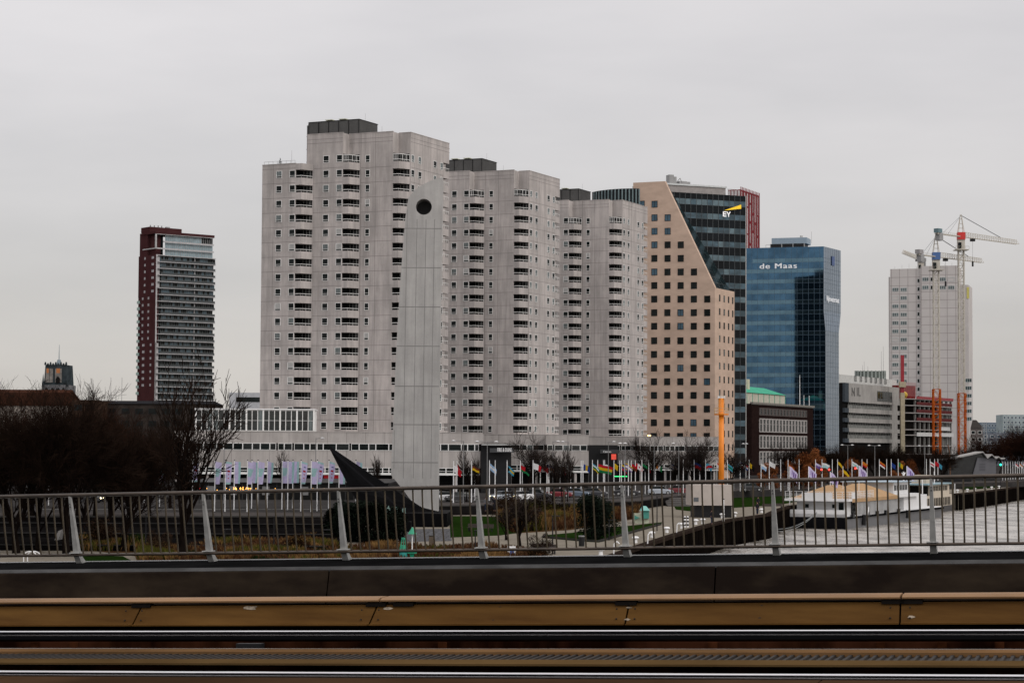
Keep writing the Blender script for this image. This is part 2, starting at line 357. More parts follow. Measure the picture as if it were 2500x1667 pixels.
# grasses: real tufts
def tufts(name, pxs, n, cols, hmin, hmax, seed, z=Z1):
    random.seed(seed); pts = [at_z(x, y, z) for x, y in pxs]; xs = [p.x for p in pts]; ys = [p.y for p in pts]
    def inside(x, y):
        c = False; j = len(pts) - 1
        for i in range(len(pts)):
            if (ys[i] > y) != (ys[j] > y) and x < (xs[j] - xs[i]) * (y - ys[i]) / (ys[j] - ys[i]) + xs[i]: c = not c
            j = i
        return c
    mb = MB(); k = 0
    while k < n:
        x = rnd(min(xs), max(xs)); y = rnd(min(ys), max(ys))
        if not inside(x, y): continue
        k += 1; nv = noise.noise(Vector((x * .22, y * .12, seed))); ci = min(len(cols) - 1, max(0, int((nv + .5 + rnd(-.18, .18)) * len(cols))))
        hh = rnd(hmin, hmax) * (1 + nv)
        for q in range(6):
            a = rnd(0, 6.28); r = rnd(.05, .35) * hh; dx, dy = math.cos(a), math.sin(a); wdt = rnd(.02, .05)
            mb.add([(x - dy * wdt, y + dx * wdt, z), (x + dy * wdt, y - dx * wdt, z), (x + dx * r * .5 + dy * wdt, y + dy * r * .5 - dx * wdt, z + hh * .7), (x + dx * r, y + dy * r, z + hh)], [(0, 1, 2, 3)], ci)
    return tag(obj(name, mb, cols), kind='stuff')
G1 = mat('dry_grass_brown', (.085, .045, .022), .95, var=.3); G2 = mat('dry_grass_ochre', (.15, .085, .032), .95, var=.3)
G3 = mat('dry_grass_rust', (.055, .023, .011), .95, var=.3); G4 = mat('yellow_green_herbs', (.06, .058, .012), .95, var=.3); G5 = mat('dark_green_herbs', (.012, .020, .006), .95, var=.3)
tufts('dry_grass', [(330, 1345), (820, 1318), (830, 1380), (340, 1385)], 5200, [G5, G1, G3, G2, G4], .35, .8, 3)
tufts('dry_grass', [(820, 1334), (1190, 1336), (1335, 1352), (1300, 1385), (820, 1392)], 4200, [G4, G1, G3, G1, G2], .3, .6, 5)
tufts('dry_grass', [(1210, 1266), (1560, 1252), (1550, 1266), (1395, 1291), (1250, 1300)], 4200, [G3, G1, G3, G2, G4], .8, 1.5, 9)
tufts('dry_grass', [(185, 1300), (260, 1296), (360, 1320), (330, 1345), (200, 1345)], 2200, [G5, G1, G4, G2, G5], .35, .8, 12)

# ================================================================== APARTMENT TOWERS
def build_tower():
    root = thing('apartment_tower', '', 'apartment tower', (0, 0, 0), 0)
    H = 67.2; HW = 61.5; B0 = 10.0      # local z: world minus 1.2
    X = [-28.1, -20.75, -19.75, -11.92, -2.54, 0.0]
    body = MB()
    body.prism([(-28.1, -7.3), (-20.75, -7.3), (-20.75, -4.85), (-20.75, 10), (-28.1, 10)], B0 - 4, HW)
    body.prism([(-20.75, -4.85), (-11.92, -4.85), (-11.92, 18), (-20.75, 18)], B0 - 4, 57)
    body.prism([(-19.75, -4.85), (-11.92, -4.85), (-11.92, 18), (-19.75, 18)], 57, H)
    body.prism([(-11.92, -2.4), (-2.54, -2.4), (-2.54, 18), (-11.92, 18)], B0 - 4, H)
    body.prism([(-2.54, 0), (0, 0), (0, 13.6), (-1.7, 13.6), (-1.7, 18), (-2.54, 18)], B0 - 4, H)
    body.prism([(-1.7, 13.6), (0, 13.6), (0, 16.2), (-1.7, 16.2)], 63.2, H)
    # roof copings (2-3 mm proud bands would vanish: real copings 5 cm proud)
    for x0, x1, y, h in ((-28.15, -20.7, -7.36, HW), (-19.8, -11.87, -4.91, H), (-11.92, -2.49, -2.46, H), (-2.54, 0.05, -.06, H)):
        body.box(x0, x1, y, y + .3, h + .0, h + .12)
    body.box(-.25, .06, 0.25, 16.2, H, H + .12)
    # panel joints
    j = .035
    for k in range(0, 20):
        z = 60.65 - 2.8 * k
        if z < B0 - 3: break
        if z < HW - .5: body.box(-28.1, -20.75, -7.3 - .004, -7.29, z - j, z + j, 1)
        body.box(-19.7, -11.92, -4.85 - .004, -4.84, z - j, z + j, 1)
        body.box(-9.4, -2.54, -2.4 - .004, -2.39, z - j, z + j, 1)
        body.box(-.01, .004, 0.1, 13.6, z - j, z + j, 1)
    for z in (63.45 + 2.0, 66.2):
        body.box(-19.7, -11.92, -4.854, -4.84, z - j, z + j, 1); body.box(-11.8, -2.54, -2.404, -2.39, z - j, z + j, 1); body.box(-.01, .004, 0.1, 16.4, z - j, z + j, 1)
    for x, y, h in ((-23.6 - 2.0, -7.3, HW), (-19.72, -4.85, H), (-6.2, -2.4, H), (-9.35, -2.4, H)):
        body.box(x - j, x + j, y - .004, y + .01, B0 - 3, h, 1)
    for y in (5.6, 8.2): body.box(-.01, .004, y - j, y + j, B0 - 3, H, 1)
    obj('wall', body, [CONC, JOINT], root)
    # windows
    wl = {'a': win_mesh(1.28, 1.38, .38), 'b': win_mesh(1.28, 1.38, .38, upper=BLIND), 'c': win_mesh(1.28, 1.38, .38, upper=CURT),
          's': win_mesh(.98, 1.38, .45), 'v': win_mesh(.98, 1.38, .45, upper=BLIND),
          'r': win_mesh(1.4, 1.38, .38), 'g': win_mesh(1.2, 1.38, .38, glass=CURT)}
    items = []; right = []
    random.seed(21)
    def pick(): return random.choice('aaaaaaaaaabcc')
    for k in range(0, 20):
        z = 61.66 - 2.8 * k
        if z < B0 - 1: break
        if k > 0: items += [(pick(), (-24.35, -7.3, z), 0), (pick(), (-21.42, -7.3, z), 0)]
        items += [(pick(), (-15.5, -4.85, z), 0), (pick(), (-12.6, -4.85, z), 0), (random.choice('sssssssv'), (-7.88, -2.4, z), 0)]
        right += [(random.choice('rg'), (0, yy, z), R_(90)) for yy in (.85, 3.7, 10.05, 12.85)]
    items.sort(key=lambda t: -t[1][2]); right.sort(key=lambda t: -t[1][2])
    limited(root, 'window', items[:88] + right[:12] + items[88:] + right[12:], wl)
    # balconies: one mesh for parapet and slab, one for the railing, one for the glazed back wall
    pz = 1.1; sh = .22
    pb = MB(); prof = [(0, 0), (1.3, 0), (2.45, 2.4), (0, 2.4)]
    pb.prism(prof, -.5, 0)
    t = .16
    pb.prism([(0, 0), (1.3, 0), (1.3 - .1, t), (0, t)], 0, pz - sh); pb.prism([(1.3, 0), (2.45, 2.4), (2.45 - .18, 2.4), (1.2, t)], 0, pz - sh)
    par = pb.mesh('balcony', [CONC])
    rb = MB()
    def rail_run(a, b):
        a = Vector(a); b = Vector(b); h0, h1 = pz - sh, pz - sh + .38
        rb.tube((a.x, a.y, h1), (b.x, b.y, h1), .055, .055, 5)
        n = max(1, int((b - a).length / 1.25))
        for i in range(n + 1): p = a.lerp(b, i / n); rb.tube((p.x, p.y, h0), (p.x, p.y, h1), .03, .03, 4)
    rail_run((0.05, .08), (1.25, .08)); rail_run((1.25, .08), (2.38, 2.35))
    rail = rb.mesh('railing', [WHITE])
    gb = MB()                                  # recessed glazing with posts
    gb.box(-.02 + .04, .06, .2, 2.38, 0, 2.5, 1)
    gb.box(.06, 2.3, 2.3, 2.36, 0, 2.5, 1)
    for x in (.5, 1.2, 1.9): gb.box(x - .035, x + .035, 2.2, 2.3, 0, 2.4, 0)
    pass
    glz = gb.mesh('glazing', [mat('balcony_frame_grey', (.22, .22, .21), .6), mat('balcony_dark_glass', (.008, .009, .009), .3, spec=.2)])
    tb = MB()                                  # light glazed top storey
    for (a, b) in (((0.05, .1), (1.25, .1)), ((1.25, .1), (2.38, 2.35))):
        a = Vector((*a, 0)); b = Vector((*b, 0)); n = 3
        tb.tube(a + Vector((0, 0, 2.25)), b + Vector((0, 0, 2.25)), .07, .07, 4)
        for i in range(n + 1): p = a.lerp(b, i / n); tb.tube((p.x, p.y, 1), (p.x, p.y, 2.25), .05, .05, 4)
    topf = tb.mesh('glazed_bay', [WHITE])
    sidep = MB(); sidep.box(-1.7, 0, 13.604, 16.2, -.5, 0); sidep.box(-.14, 0, 13.62, 16.2, 0, pz - sh)
    sidem = sidep.mesh('balcony', [CONC])
    sr = MB(); sr.tube((-.06, 13.62, 1.5), (-.06, 16.2, 1.5), .055, .055, 5)
    for y in (13.7, 14.5, 15.3, 16.1): sr.tube((-.06, y, .98), (-.06, y, 1.5), .03, .03, 4)
    sr.box(-1.68, -1.6, 13.7, 16, 0, 2.3, 1)
    srm = sr.mesh('railing', [WHITE, MATS['balcony_dark_glass']])
    for (cx, cy, k0) in ((-20.75, -7.3, 1), (-11.92, -4.85, 0), (-2.54, -2.4, 0)):
        for k in range(k0, 20):
            z = 60.72 - 2.8 * k       # slab top
            if z < B0 - 2: break
            b = inst('balcony', par, root, (cx, cy, z)); inst('railing', rail, b); inst('glazing', glz, b)
            if k == 0: inst('glazed_bay', topf, b)
    for k in range(0, 20):
        z = 60.72 - 2.8 * k
        if z < B0 - 2: break
        b = inst('balcony', sidem, root, (0, 0, z)); inst('railing', srm, b)
    cap = MB(); cap.prism([(-20.75, -7.3), (-19.45, -7.3), (-18.3, -4.9), (-20.75, -4.9)], 60.3, HW)
    obj('balcony_roof', cap, CONC, root)
    # roof plant room and slim dark stair shaft at the left edge
    pm = MB(); px0, px1, py0, py1 = -23.4, -12.3, 2.0, 9.4; pt = 70.7
    pm.box(px0, px1, py0, py1, HW - 1, pt)
    for i in range(42): x = px0 + (px1 - px0) * (i + .5) / 42; pm.box(x - .05, x + .05, py0 - .06, py0, HW, pt - .15)
    for i in range(6): x = px0 + (px1 - px0) * i / 5; pm.box(x - .09, x + .09, py0 - .1, py0, HW, pt - .1, 1)
    for i in range(26): y = py0 + (py1 - py0) * (i + .5) / 26; pm.box(px1, px1 + .06, y - .05, y + .05, H, pt - .15)
    pm.box(px0 - .1, px1 + .1, py0 - .1, py1 + .1, pt, pt + .12, 1)
    pm.box(-24.0, -23.4, 2.3, 6, HW - 1, 70.25)
    for z in (63, 65.5, 68): pm.box(-24.04, -23.38, 2.24, 3, z, z + .15, 1)
    obj('plant_room', pm, [PENTH, mat('plant_trim', (.03, .03, .03), .6)], root)
    vm = MB()
    for x, s in ((-19.6, .75), (-16.6, .75)): vm.box(x - s * .6, x + s * .6, 3.2, 4.2, pt + .12, pt + .42, 1); vm.box(x - s, x + s, 3, 4.4, pt + .42, pt + .56, 0)
    obj('roof_vent', vm, [mat('vent_cream', (.5, .5, .38), .6), DARK], root)
    am = MB()
    for x, y, z0, h in ((-12.6, 5, pt - 3, 4.6), (-6.3, 0.2, H, 1.6), (-24.2, -3, HW, 3.2)): am.tube((x, y, z0), (x, y, z0 + h), .03, .02, 5)
    am.tube((-27.8, -7.1, HW + .65), (-21, -7.1, HW + .65), .03, .03, 4)
    for i in range(8): am.tube((-27.8 + i * .97, -7.1, HW), (-27.8 + i * .97, -7.1, HW + .65), .025, .025, 4)
    obj('antenna', am, GREYM, root)
    return root
TW = build_tower()
TW.location = (-19.29, 400, 1.2); TW.rotation_euler = (0, 0, R_(-25))
TW['label'] = 'nearest and tallest-looking concrete apartment tower, its low wing on the left'; TW['group'] = 'three stepped concrete apartment towers'
T2 = clone(TW, (3.55, 455, 1.2), R_(-25), 'middle concrete apartment tower, just right of the curved concrete monument mast')
T3 = clone(TW, (26.2, 506, 0.9), R_(-25), 'farthest concrete apartment tower, beside the salmon office block')
# small fir in a tub on the wing roof
fl = MB(); random.seed(3)
for i in range(70):
    t = i / 70; r = .55 * (1 - t); a = rnd(0, 6.28); fl.add([(0, 0, .5 + 1.6 * t), (r * math.cos(a), r * math.sin(a), .35 + 1.6 * t), (r * math.cos(a + .5), r * math.sin(a + .5), .4 + 1.6 * t)], [(0, 1, 2)])
ft = thing('fir_tree', 'small dark fir in a pot on the low roof of the nearest tower', 'fir', (0, 0, 0))
_p = at_y(684, 398, 409); ft.location = (_p.x, _p.y, 62.75)
obj('crown', fl, mat('fir_green', (.012, .022, .012), .9), ft); obj('trunk', MB().cyl(0, 0, 0, 1.9, .05, 5), BLACK, ft); obj('pot', MB().cyl(0, 0, 0, .4, .28, 8), BLACK, ft)

# ================================================================== PODIUM BLOCKS
DGLASS = mat('podium_glass', (.015, .018, .018), .1, var=.5, scale=.4, spec=.5)
def podium(name, label, px0, px1, Y, deg, seed, ptop=1055, depth=40, colr=CONC_P, wpx=(1082, 1099), upper=True, bay=3.3, pym=1090):
    f = Fr(px0, pym, Y, deg); r = f.thing(name, label, 'building', 'concrete podium blocks under the towers'); W = f.hit(px1, pym)[0]
    zt = f.hit((px0 + px1) / 2, ptop)[1]; z1 = f.hit((px0 + px1) / 2, wpx[0])[1]; z0 = f.hit((px0 + px1) / 2, wpx[1])[1]
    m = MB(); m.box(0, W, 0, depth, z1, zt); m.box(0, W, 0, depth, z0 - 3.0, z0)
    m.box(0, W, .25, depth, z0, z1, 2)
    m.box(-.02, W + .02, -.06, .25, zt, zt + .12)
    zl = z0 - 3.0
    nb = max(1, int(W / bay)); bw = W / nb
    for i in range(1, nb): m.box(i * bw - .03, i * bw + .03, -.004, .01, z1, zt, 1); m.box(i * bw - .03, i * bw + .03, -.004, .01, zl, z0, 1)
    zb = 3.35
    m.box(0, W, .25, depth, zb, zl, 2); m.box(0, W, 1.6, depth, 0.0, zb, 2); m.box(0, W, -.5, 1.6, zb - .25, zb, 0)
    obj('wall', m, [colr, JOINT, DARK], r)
    random.seed(seed); wi = []; wm = {}
    def ribbon(za, zb_, key, split):
        x = .25; i = 0
        while x < W - .6:
            g = random.choice([1.25, 1.4, 1.7, 2.3, 1.1]); g = min(g, W - .3 - x); k = (key, round(g, 2), i % 3 if key == 'u' else 0)
            if k not in wm: wm[k] = win_mesh(g, zb_ - za, split, fw=.085, glass=[DGLASS, GLASS, CURT][random.choice((0, 1, 0, 1, 0, 2))], proud=.06)
            wi.append((k, (x + g / 2, .0, za), 0)); x += g + random.choice([0, .0, 0, .35]); i += 1
    ribbon(z0, z1, 'u', 0); ribbon(zb, zl, 'l', (zl - zb) * .42)
    # white-ish bands between
    limited(r, 'window', wi, wm)
    cme = MB().cyl(0, 0, 0, zb - .25, .28, 8).mesh('column', [colr])
    for i in range(int(W / 5.5) + 1): inst('column', cme, r, (min(W - .4, .4 + i * 5.5), -.1, 0))
    fas = MB(); fas.box(0, W, -.56, -.5, zb - .3, zb + .05); obj('white_fascia', fas, WHITE, r)
    return f, r, W
podium('podium_block', 'long pale concrete podium behind the banners, under the nearest tower', 425, 1173, 378, 0, 4)
podium('podium_block', 'grey recessed podium stretch right of the dark entrance portal', 1178, 1334, 440, -12, 5, ptop=1061, wpx=(1085, 1099))
podium('podium_block', 'pale protruding podium block under the middle tower', 1333, 1437, 428, 0, 6, ptop=1062, wpx=(1086, 1100))
podium('podium_block', 'grey recessed podium stretch under the farthest tower', 1437, 1562, 496, -12, 8, ptop=1066, wpx=(1087, 1099))
podium('podium_block', 'pale podium block below the salmon office facade', 1560, 1764, 480, 0, 9, ptop=1067, wpx=(1088, 1101))
# two-storey glazed box on the podium roof
f = Fr(478, 1030, 384, 2); r = f.thing('glazed_pavilion', 'two storey dark glazed box in white frames on the podium roof', 'building')
W = f.hit(766, 1030)[0]; za = f.hit(600, 1051)[1]; zb = f.hit(600, 1001)[1]
obj('wall', MB().box(0, W, .1, 9, za - .6, zb + .1), [WHITE], r); obj('roof', MB().box(-.2, W + .2, -.15, 9.2, zb + .1, zb + .3), WPAINT, r)
gw = W / 21; gm = win_mesh(gw, (zb - za), (zb - za) * .5, fw=.06, glass=DGLASS, proud=.1, gproud=.02); gm2 = win_mesh(gw, (zb - za), (zb - za) * .5, fw=.06, glass=CURT, proud=.1, gproud=.02)
random.seed(2)
for i in range(21): inst('window', gm2 if random.random() < .25 else gm, r, (gw * (i + .5), .1, za))
mb = MB()
for i in range(0, 22, 3): mb.box(i * gw - .14, i * gw + .14, -.08, .1, za, zb + .1)
split('mullion', mb, WHITE, r)
# dark portal with sign board
f = Fr(1174, 1150, 377, 0); r = f.thing('entrance_portal', 'black entrance portal with a dark sign board lettered in white', 'portal')
x1 = f.hit(1250, 1100)[0]; zt = f.hit(1200, 1082)[1]
SIGN = mat('sign_grey', (.045, .047, .05), .5)
obj('wall', MB().box(0, x1 * .98, .1, 12, 0, zt), BLACK, r)
xa, z_a = f.hit(1196, 1104); xb, z_b = f.hit(1255, 1094)
obj('sign_board', MB().box(xa, xb, -1.2, -.9, z_a, z_b), SIGN, r)
inst('lettering', text_mesh('FIRE & DUNE', .74, .03, .03, WPAINT), r, (f.hit(1214, 1104)[0], -1.24, z_a + .15)).scale = (.62, 1, 1.3)
obj('canopy', MB().box(.1, xb - .5, -1.3, .1, z_b + .5, z_b + .75), STEEL, r)
f = Fr(1436, 1150, 495, 0); r = f.thing('entrance_portal', 'black entrance portal with small pale lettering and a red sign to its right', 'portal')
xb = f.hit(1505, 1100)[0]; zt = f.hit(1440, 1086)[1]
obj('wall', MB().box(0, xb, -6, -.6, 0, zt), BLACK, r)
obj('sign_board', MB().box(xb * .38, xb * 1.05, -7.2, -6.9, f.hit(1460, 1106)[1], f.hit(1460, 1097)[1]), SIGN, r)
inst('lettering', text_mesh('Caruso', .62, .03, .03, WPAINT), r, (xb * .48, -7.24, f.hit(1460, 1104)[1]))
xr = f.hit(1500, 1115, -7.3)
obj('red_sign', MB().box(xr[0] - .7, xr[0] + .4, -7.6, -7.3, f.hit(1500, 1121)[1], f.hit(1500, 1108)[1]), mat('red_lit_sign', (.75, .08, .05), .5, emit=.5), r)

# ================================================================== SALMON OFFICE + GLASS SLAB
SALMON = mat('salmon_brick', (.50, .375, .295), .85, var=.10, scale=.25, detail=8, st=(1, 1, 2))
f = Fr(1745.3, 702.3, 570, -25)
r = f.thing('office_block', 'salmon brick office block with long diagonal edge and dark glass slab behind it', 'office block')
P = lambda x, y: f.hit(x, y)
a = P(1545.8, 446.4); b = P(1622.9, 442.6); c = (0, f.top); d = P(1793, 712.5)
ys = f.side(1793, 712.5)[0]
mb = MB(); xl = P(1500, 700)[0]
mb.xprism([(a[0], 0), (0, 0), (0, f.top), b, a], 0, 1.2); mb.box(a[0], 0, 1.2, ys, 0, f.top - .01)
obj('wall', mb, SALMON, r)
SFR = mat('dark_window_frame', (.016, .015, .014), .6)
wm = {'d': win_mesh(1.72, 1.82, 0, .1, GLASS, SFR, 1), 'b': win_mesh(1.72, 1.82, 0, .1, GLASS_B, SFR, 1), 'n': win_mesh(.95, 1.75, 0, .08, GLASS, SFR, 0), 'p': win_mesh(.95, 1.75, 0, .08, CURT, SFR, 0)}
zx = lambda v: 1480 + v * .25516; zy = lambda v: 400 + v * .25516
cols = [340, 463, 589, 715, 842, 970]; tops = [0, 0, 1, 3, 5, 7]; items = []; random.seed(5)
for ci, cx in enumerate(cols):
    for k in range(0, 19):
        if k < tops[ci] or (ci == 0 and k > 3): continue
        yy = 387 + 129.6 * k + (.9 * k if k > 9 else 0)
        x, z = f.hit(zx(cx - .42 * k), zy(yy))
        if z < 9.5: break
        items.append(('b' if k < 5 - ci and random.random() < .9 else random.choice('dddddb'), (x, 0, z - .9), 0))
for k in range(0, 14):
    for cx in (1085, 1128, 1170, 1209):
        yv, z = f.side(zx(cx), zy(1285 + 129.6 * k) + (cx - 1085) * .03)
        z = f.side(zx(1085), zy(1283 + 129.6 * k))[1]
        if z > 2: items.append(('p' if cx < 1150 and random.random() < .7 else 'n', (0, yv, z - .9), R_(90)))
limited(r, 'window', items, wm)
# slab behind
fs = Fr(1820, 479, 592, 23); q = Vector(fs.P) - Vector(f.P)
SLABG = mat('black_spandrel_glass', (.005, .007, .009), .2, var=.4, scale=.2, spec=.12)
VIS = mat('vision_band_glass', (.045, .085, .11), .15, var=.45, scale=.35, st=(1, 1, 2), spec=.4)
MUL = mat('mullion_grey', (.07, .08, .085), .5, .3)
sg = inst('glass_slab', None, r, (q.dot(f.u), q.dot(f.n), 0), fs.a - f.a)
xl2 = fs.hit(1568, 470)[0]; ht = fs.top
mb = MB(); mb.box(xl2, 0, 0, 16, 0, ht, 0)
# curved left end
cv = [(xl2, 0)]; 
for i in range(1, 9): t = i / 8 * math.pi / 2; cv.append((xl2 - 9 * math.sin(t), 13 - 13 * math.cos(t)))
mb.prism([(xl2, 13)] + cv[::-1], 0, ht + .4, 0)
zz = fs.hit(1820, zy(365))[1]; k = 0; pit = fs.hit(1820, zy(365))[1] - fs.hit(1820, zy(495))[1]
mbv = MB()
zb_ = zz
while zb_ > 3:
    kx = 0
    while kx < -xl2: mbv.box(-min(kx + 1.72, -xl2), -kx, -.02, 0, zb_ - 1.5, zb_, random.choice((0, 0, 4, 5))); kx += 1.72
    mbv.box(xl2, 0, -.03, -.02, zb_ - 1.56, zb_ - 1.5, 1); zb_ -= pit
nm = int(-xl2 / 1.72)
for i in range(nm + 1): x = -i * 1.72; mbv.box(x - .05, x + .05, -.09, -.02, 0, ht, 1)
for (p0, p1) in zip(cv[:-1], cv[1:]): 
    for t in (0, .5): mbv.tube((p0[0] + (p1[0] - p0[0]) * t - .05, p0[1] + (p1[1] - p0[1]) * t - .05, ht - 14), (p0[0] + (p1[0] - p0[0]) * t - .05, p0[1] + (p1[1] - p0[1]) * t - .05, ht + .3), .22, .22, 4, 2)
mbv.box(-.02, .18, -.14, .1, 0, ht + .1, 3)
obj('curtain_wall', mb, [SLABG], sg); obj('window_bands', mbv, [VIS, MUL, mat('fin_bluegrey', (.12, .17, .18), .4), STEEL, mat('vision_pane_light', (.085, .13, .15), .2, var=.3, scale=.5, spec=.4), mat('vision_pane_dark', (.028, .055, .07), .12, var=.3, scale=.5, spec=.4)], sg)
ra = fs.hit(1600, 446); rb2 = fs.hit(1778, 456); rc = fs.hit(1600, 468)
mb = MB(); mb.box(xl2 + 3, rb2[0], 1.5, 12, ht, rb2[1] - .25, 0); mb.box(xl2 + 3, rb2[0] + .2, 1.2, 12.2, rb2[1] - .25, rb2[1] + .2, 1)
obj('roof_storey', mb, [mat('warm_grey_panel', (.30, .28, .27), .7), mat('pale_roof_edge', (.5, .52, .52), .5)], sg)
mb = MB()
for x, w_, h_ in ((1652, 1.4, 2.6), (1661, .8, 2.1), (1680, 2.2, 1.0), (1693, 1.2, .9)):
    xx = fs.hit(x, 446)[0]; mb.box(xx - w_ / 2, xx + w_ / 2, 3, 5, rb2[1] + .2, rb2[1] + .2 + h_)
xx = fs.hit(1668, 446)[0]; mb.tube((xx - 1, 3, rb2[1] + .2), (xx + .6, 3, rb2[1] + 2), .1, .1, 5); mb.tube((xx + .6, 3, rb2[1] + 2), (xx + 1.4, 3, rb2[1] + .2), .1, .1, 5)
for x in (1782, 1790, 1797, 1804): xx = fs.hit(x, 470)[0]; mb.tube((xx, 1, ht), (xx, 1, ht + 1.8), .06, .06, 4)
mb.tube((fs.hit(1780, 470)[0], 1, ht + 1.8), (fs.hit(1806, 470)[0], 1, ht + 1.8), .06, .06, 4)
split('roof_equipment', mb, GREYM, sg)
# slanting glass between the diagonal edge and the slab
inv = Matrix.Rotation(-f.a, 4, 'Z'); 
def loc_s(px, py): x, z = fs.hit(px, py, -.15); p = fs.P + fs.u * x + fs.n * (-.15) - f.P; return (p.dot(f.u), p.dot(f.n), z)
s0 = loc_s(1641, 472); s1 = loc_s(1784, 711)
t0 = (b[0] + .0, .5, b[1]); t1 = (0, .5, f.top)
mb = MB(); mb.poly([t0, t1, s1, s0], 0); mb.poly([t1, (0, ys, f.top), s1], 0)
for i in range(0, 19):
    t = i / 18; p = Vector(t0).lerp(Vector(t1), t); q_ = Vector(s0).lerp(Vector(s1), t); mb.tube(p, q_, .06, .06, 4, 1)
for t in (.33, .66): mb.tube(Vector(t0).lerp(Vector(s0), t), Vector(t1).lerp(Vector(s1), t), .06, .06, 4, 1)
obj('sloping_glazing', mb, [mat('sloped_dark_glass', (.006, .016, .018), .12, scale=.5, var=.6, spec=.3), MUL], r)
# company sign: letters and beam
YEL = mat('yellow_beam', (.85, .55, .01), .5, emit=.25)
p = fs.hit(zx(1111), zy(506)); q = fs.hit(zx(1185), zy(461))
zL, zH = p[1], q[1]; wL = (q[0] - p[0]); hL = zH - zL; mb = MB(); e0 = p[0]; t_ = .19 * hL
mb.box(e0, e0 + t_, -.4, -.25, zL, zH)
for zz_ in (0, .41, .81): mb.box(e0 + t_, e0 + wL * .44, -.4, -.25, zL + hL * zz_, zL + hL * zz_ + t_)
yc, yw = e0 + wL * .73, wL * .27
mb.xprism([(yc - t_ * .55, zL), (yc + t_ * .55, zL), (yc + t_ * .55, zL + hL * .42), (yc + yw, zH), (yc + yw - t_ * 1.2, zH), (yc, zL + hL * .58), (yc - yw + t_ * 1.2, zH), (yc - yw, zH), (yc - t_ * .55, zL + hL * .42)], -.4, -.25)
obj('lettering', mb, mat('sign_white', (.85, .85, .85), .5, emit=.25), sg)
pts = [fs.hit(zx(x), zy(y)) for x, y in ((1122, 448), (1285, 432), (1285, 393))]
obj('sign_beam', MB().xprism(pts, -.4, -.2), YEL, sg)

# ================================================================== RED STRIPED TOWER BEHIND
f = Fr(1808, 460, 1040, -25); r = f.thing('residential_tower', 'red and white vertically striped tower peeking out behind the glass slab', 'tower')
yr = f.side(1853, 477)[0]; xl = f.hit(1777, 460)[0]
RED = mat('red_metal_cladding', (.20, .018, .025), .5, var=.15); PALE = mat('pale_strip', (.5, .47, .47), .5)
ztop = f.top
obj('wall', MB().box(xl, 0, 0, yr, 0, ztop - .5), RED, r)
mb = MB(); random.seed(9)
for i in range(7):
    y = yr * (i + .5) / 7; z = ztop - 1.5
    while z > 20: h_ = rnd(4, 14); mb.box(0, .1, y - yr * .022 - rnd(0, .3), y + yr * .022 + rnd(0, .4), z - h_, z); z -= h_ + rnd(.4, 1.6)
for i in range(4):
    x = xl * (i + .5) / 4; mb.box(x - .5, x + .5, -.1, 0, 20, ztop - 1)
obj('window_strip', mb, PALE, r)
mb = MB()
for i in range(14): y = yr * i / 13; mb.box(0, .35, y - .12, y + .12, 10, ztop + .8)
obj('fin', mb, RED, r)

# ================================================================== BLUE GLASS TOWER (de Maas)
f = Fr(1822, 605, 730, -18); r = f.thing('glass_office_tower', 'blue mirror glass office tower lettered de Maas with a pinched right side', 'office tower')
X5 = lambda v: 1780 + v * .2552; Y5 = lambda v: 550 + v * .2552
BLUE = mat('blue_mirror_glass', (.052, .112, .180), .03, metal=.96, var=.22, scale=.25, spec=.5, bump=.035)
BLUE2 = mat('blue_vision_band', (.098, .172, .225), .04, metal=.94, var=.12, scale=.3, spec=.5)
BLUER = mat('grey_blue_side_glass', (.20, .25, .31), .10, metal=.8, var=.10, scale=.3, spec=.9)
W = f.hit(X5(905), Y5(200))[0]; zt = f.hit(X5(905), Y5(202))[1]
prof = [(905, 202), (905, 820), (922, 1010), (924, 1600)]; fr = [f.hit(X5(x), Y5(y)) for x, y in prof]
u65 = R_(65) - f.a
def side_pt(x0, px, py):
    d = ray(px, py); du = Vector((math.cos(R_(62)), math.sin(R_(62)), 0)); nn = Vector((-du.y, du.x, 0)); P0 = f.P + f.u * x0
    t = (P0 - EP).dot(nn) / d.dot(nn); q = EP + d * t - f.P; return (q.dot(f.u), q.dot(f.n), q.z)
bk = [side_pt(fr[0][0], X5(1068), Y5(258)), side_pt(fr[1][0], X5(1068), Y5(930)), side_pt(fr[2][0], X5(1050), Y5(1085)), side_pt(fr[3][0], X5(1050), Y5(1600))]
lv = [(fr[0][0], zt, bk[0]), (fr[1][0], fr[1][1], bk[1]), (fr[2][0], fr[2][1], bk[2]), (fr[3][0], 0, bk[3])]
mb = MB(); rows = []
for x, z, b_ in lv: rows.append([(0, 0, z), (x, 0, z), (b_[0], b_[1], z), (b_[0] - W, b_[1], z)])
for a_, b_ in zip(rows[:-1], rows[1:]): 
    mb.add(a_ + b_, [(0, 4, 5, 1)], 0); mb.add(a_ + b_, [(1, 5, 6, 2)], 1); mb.add(a_ + b_, [(2, 6, 7, 3), (3, 7, 4, 0)], 0)
mb.poly(rows[0], 0)
obj('curtain_wall', mb, [BLUE, BLUER], r)
def xr(z):
    for (x0, z0, _), (x1, z1, _) in zip(lv[:-1], lv[1:]):
        if z <= z0 and z >= z1: return x0 + (x1 - x0) * (z0 - z) / (z0 - z1)
    return lv[0][0]
def br(z):
    for (_, z0, b0), (_, z1, b1) in zip(lv[:-1], lv[1:]):
        if z <= z0 and z >= z1: t = (z0 - z) / (z0 - z1); return (b0[0] + (b1[0] - b0[0]) * t, b0[1] + (b1[1] - b0[1]) * t)
    return lv[0][2][:2]
z_ = f.hit(X5(400), Y5(420))[1]; pit = z_ - f.hit(X5(400), Y5(519))[1]; mb = MB(); ml = MB(); zk = z_ + pit; k = 0
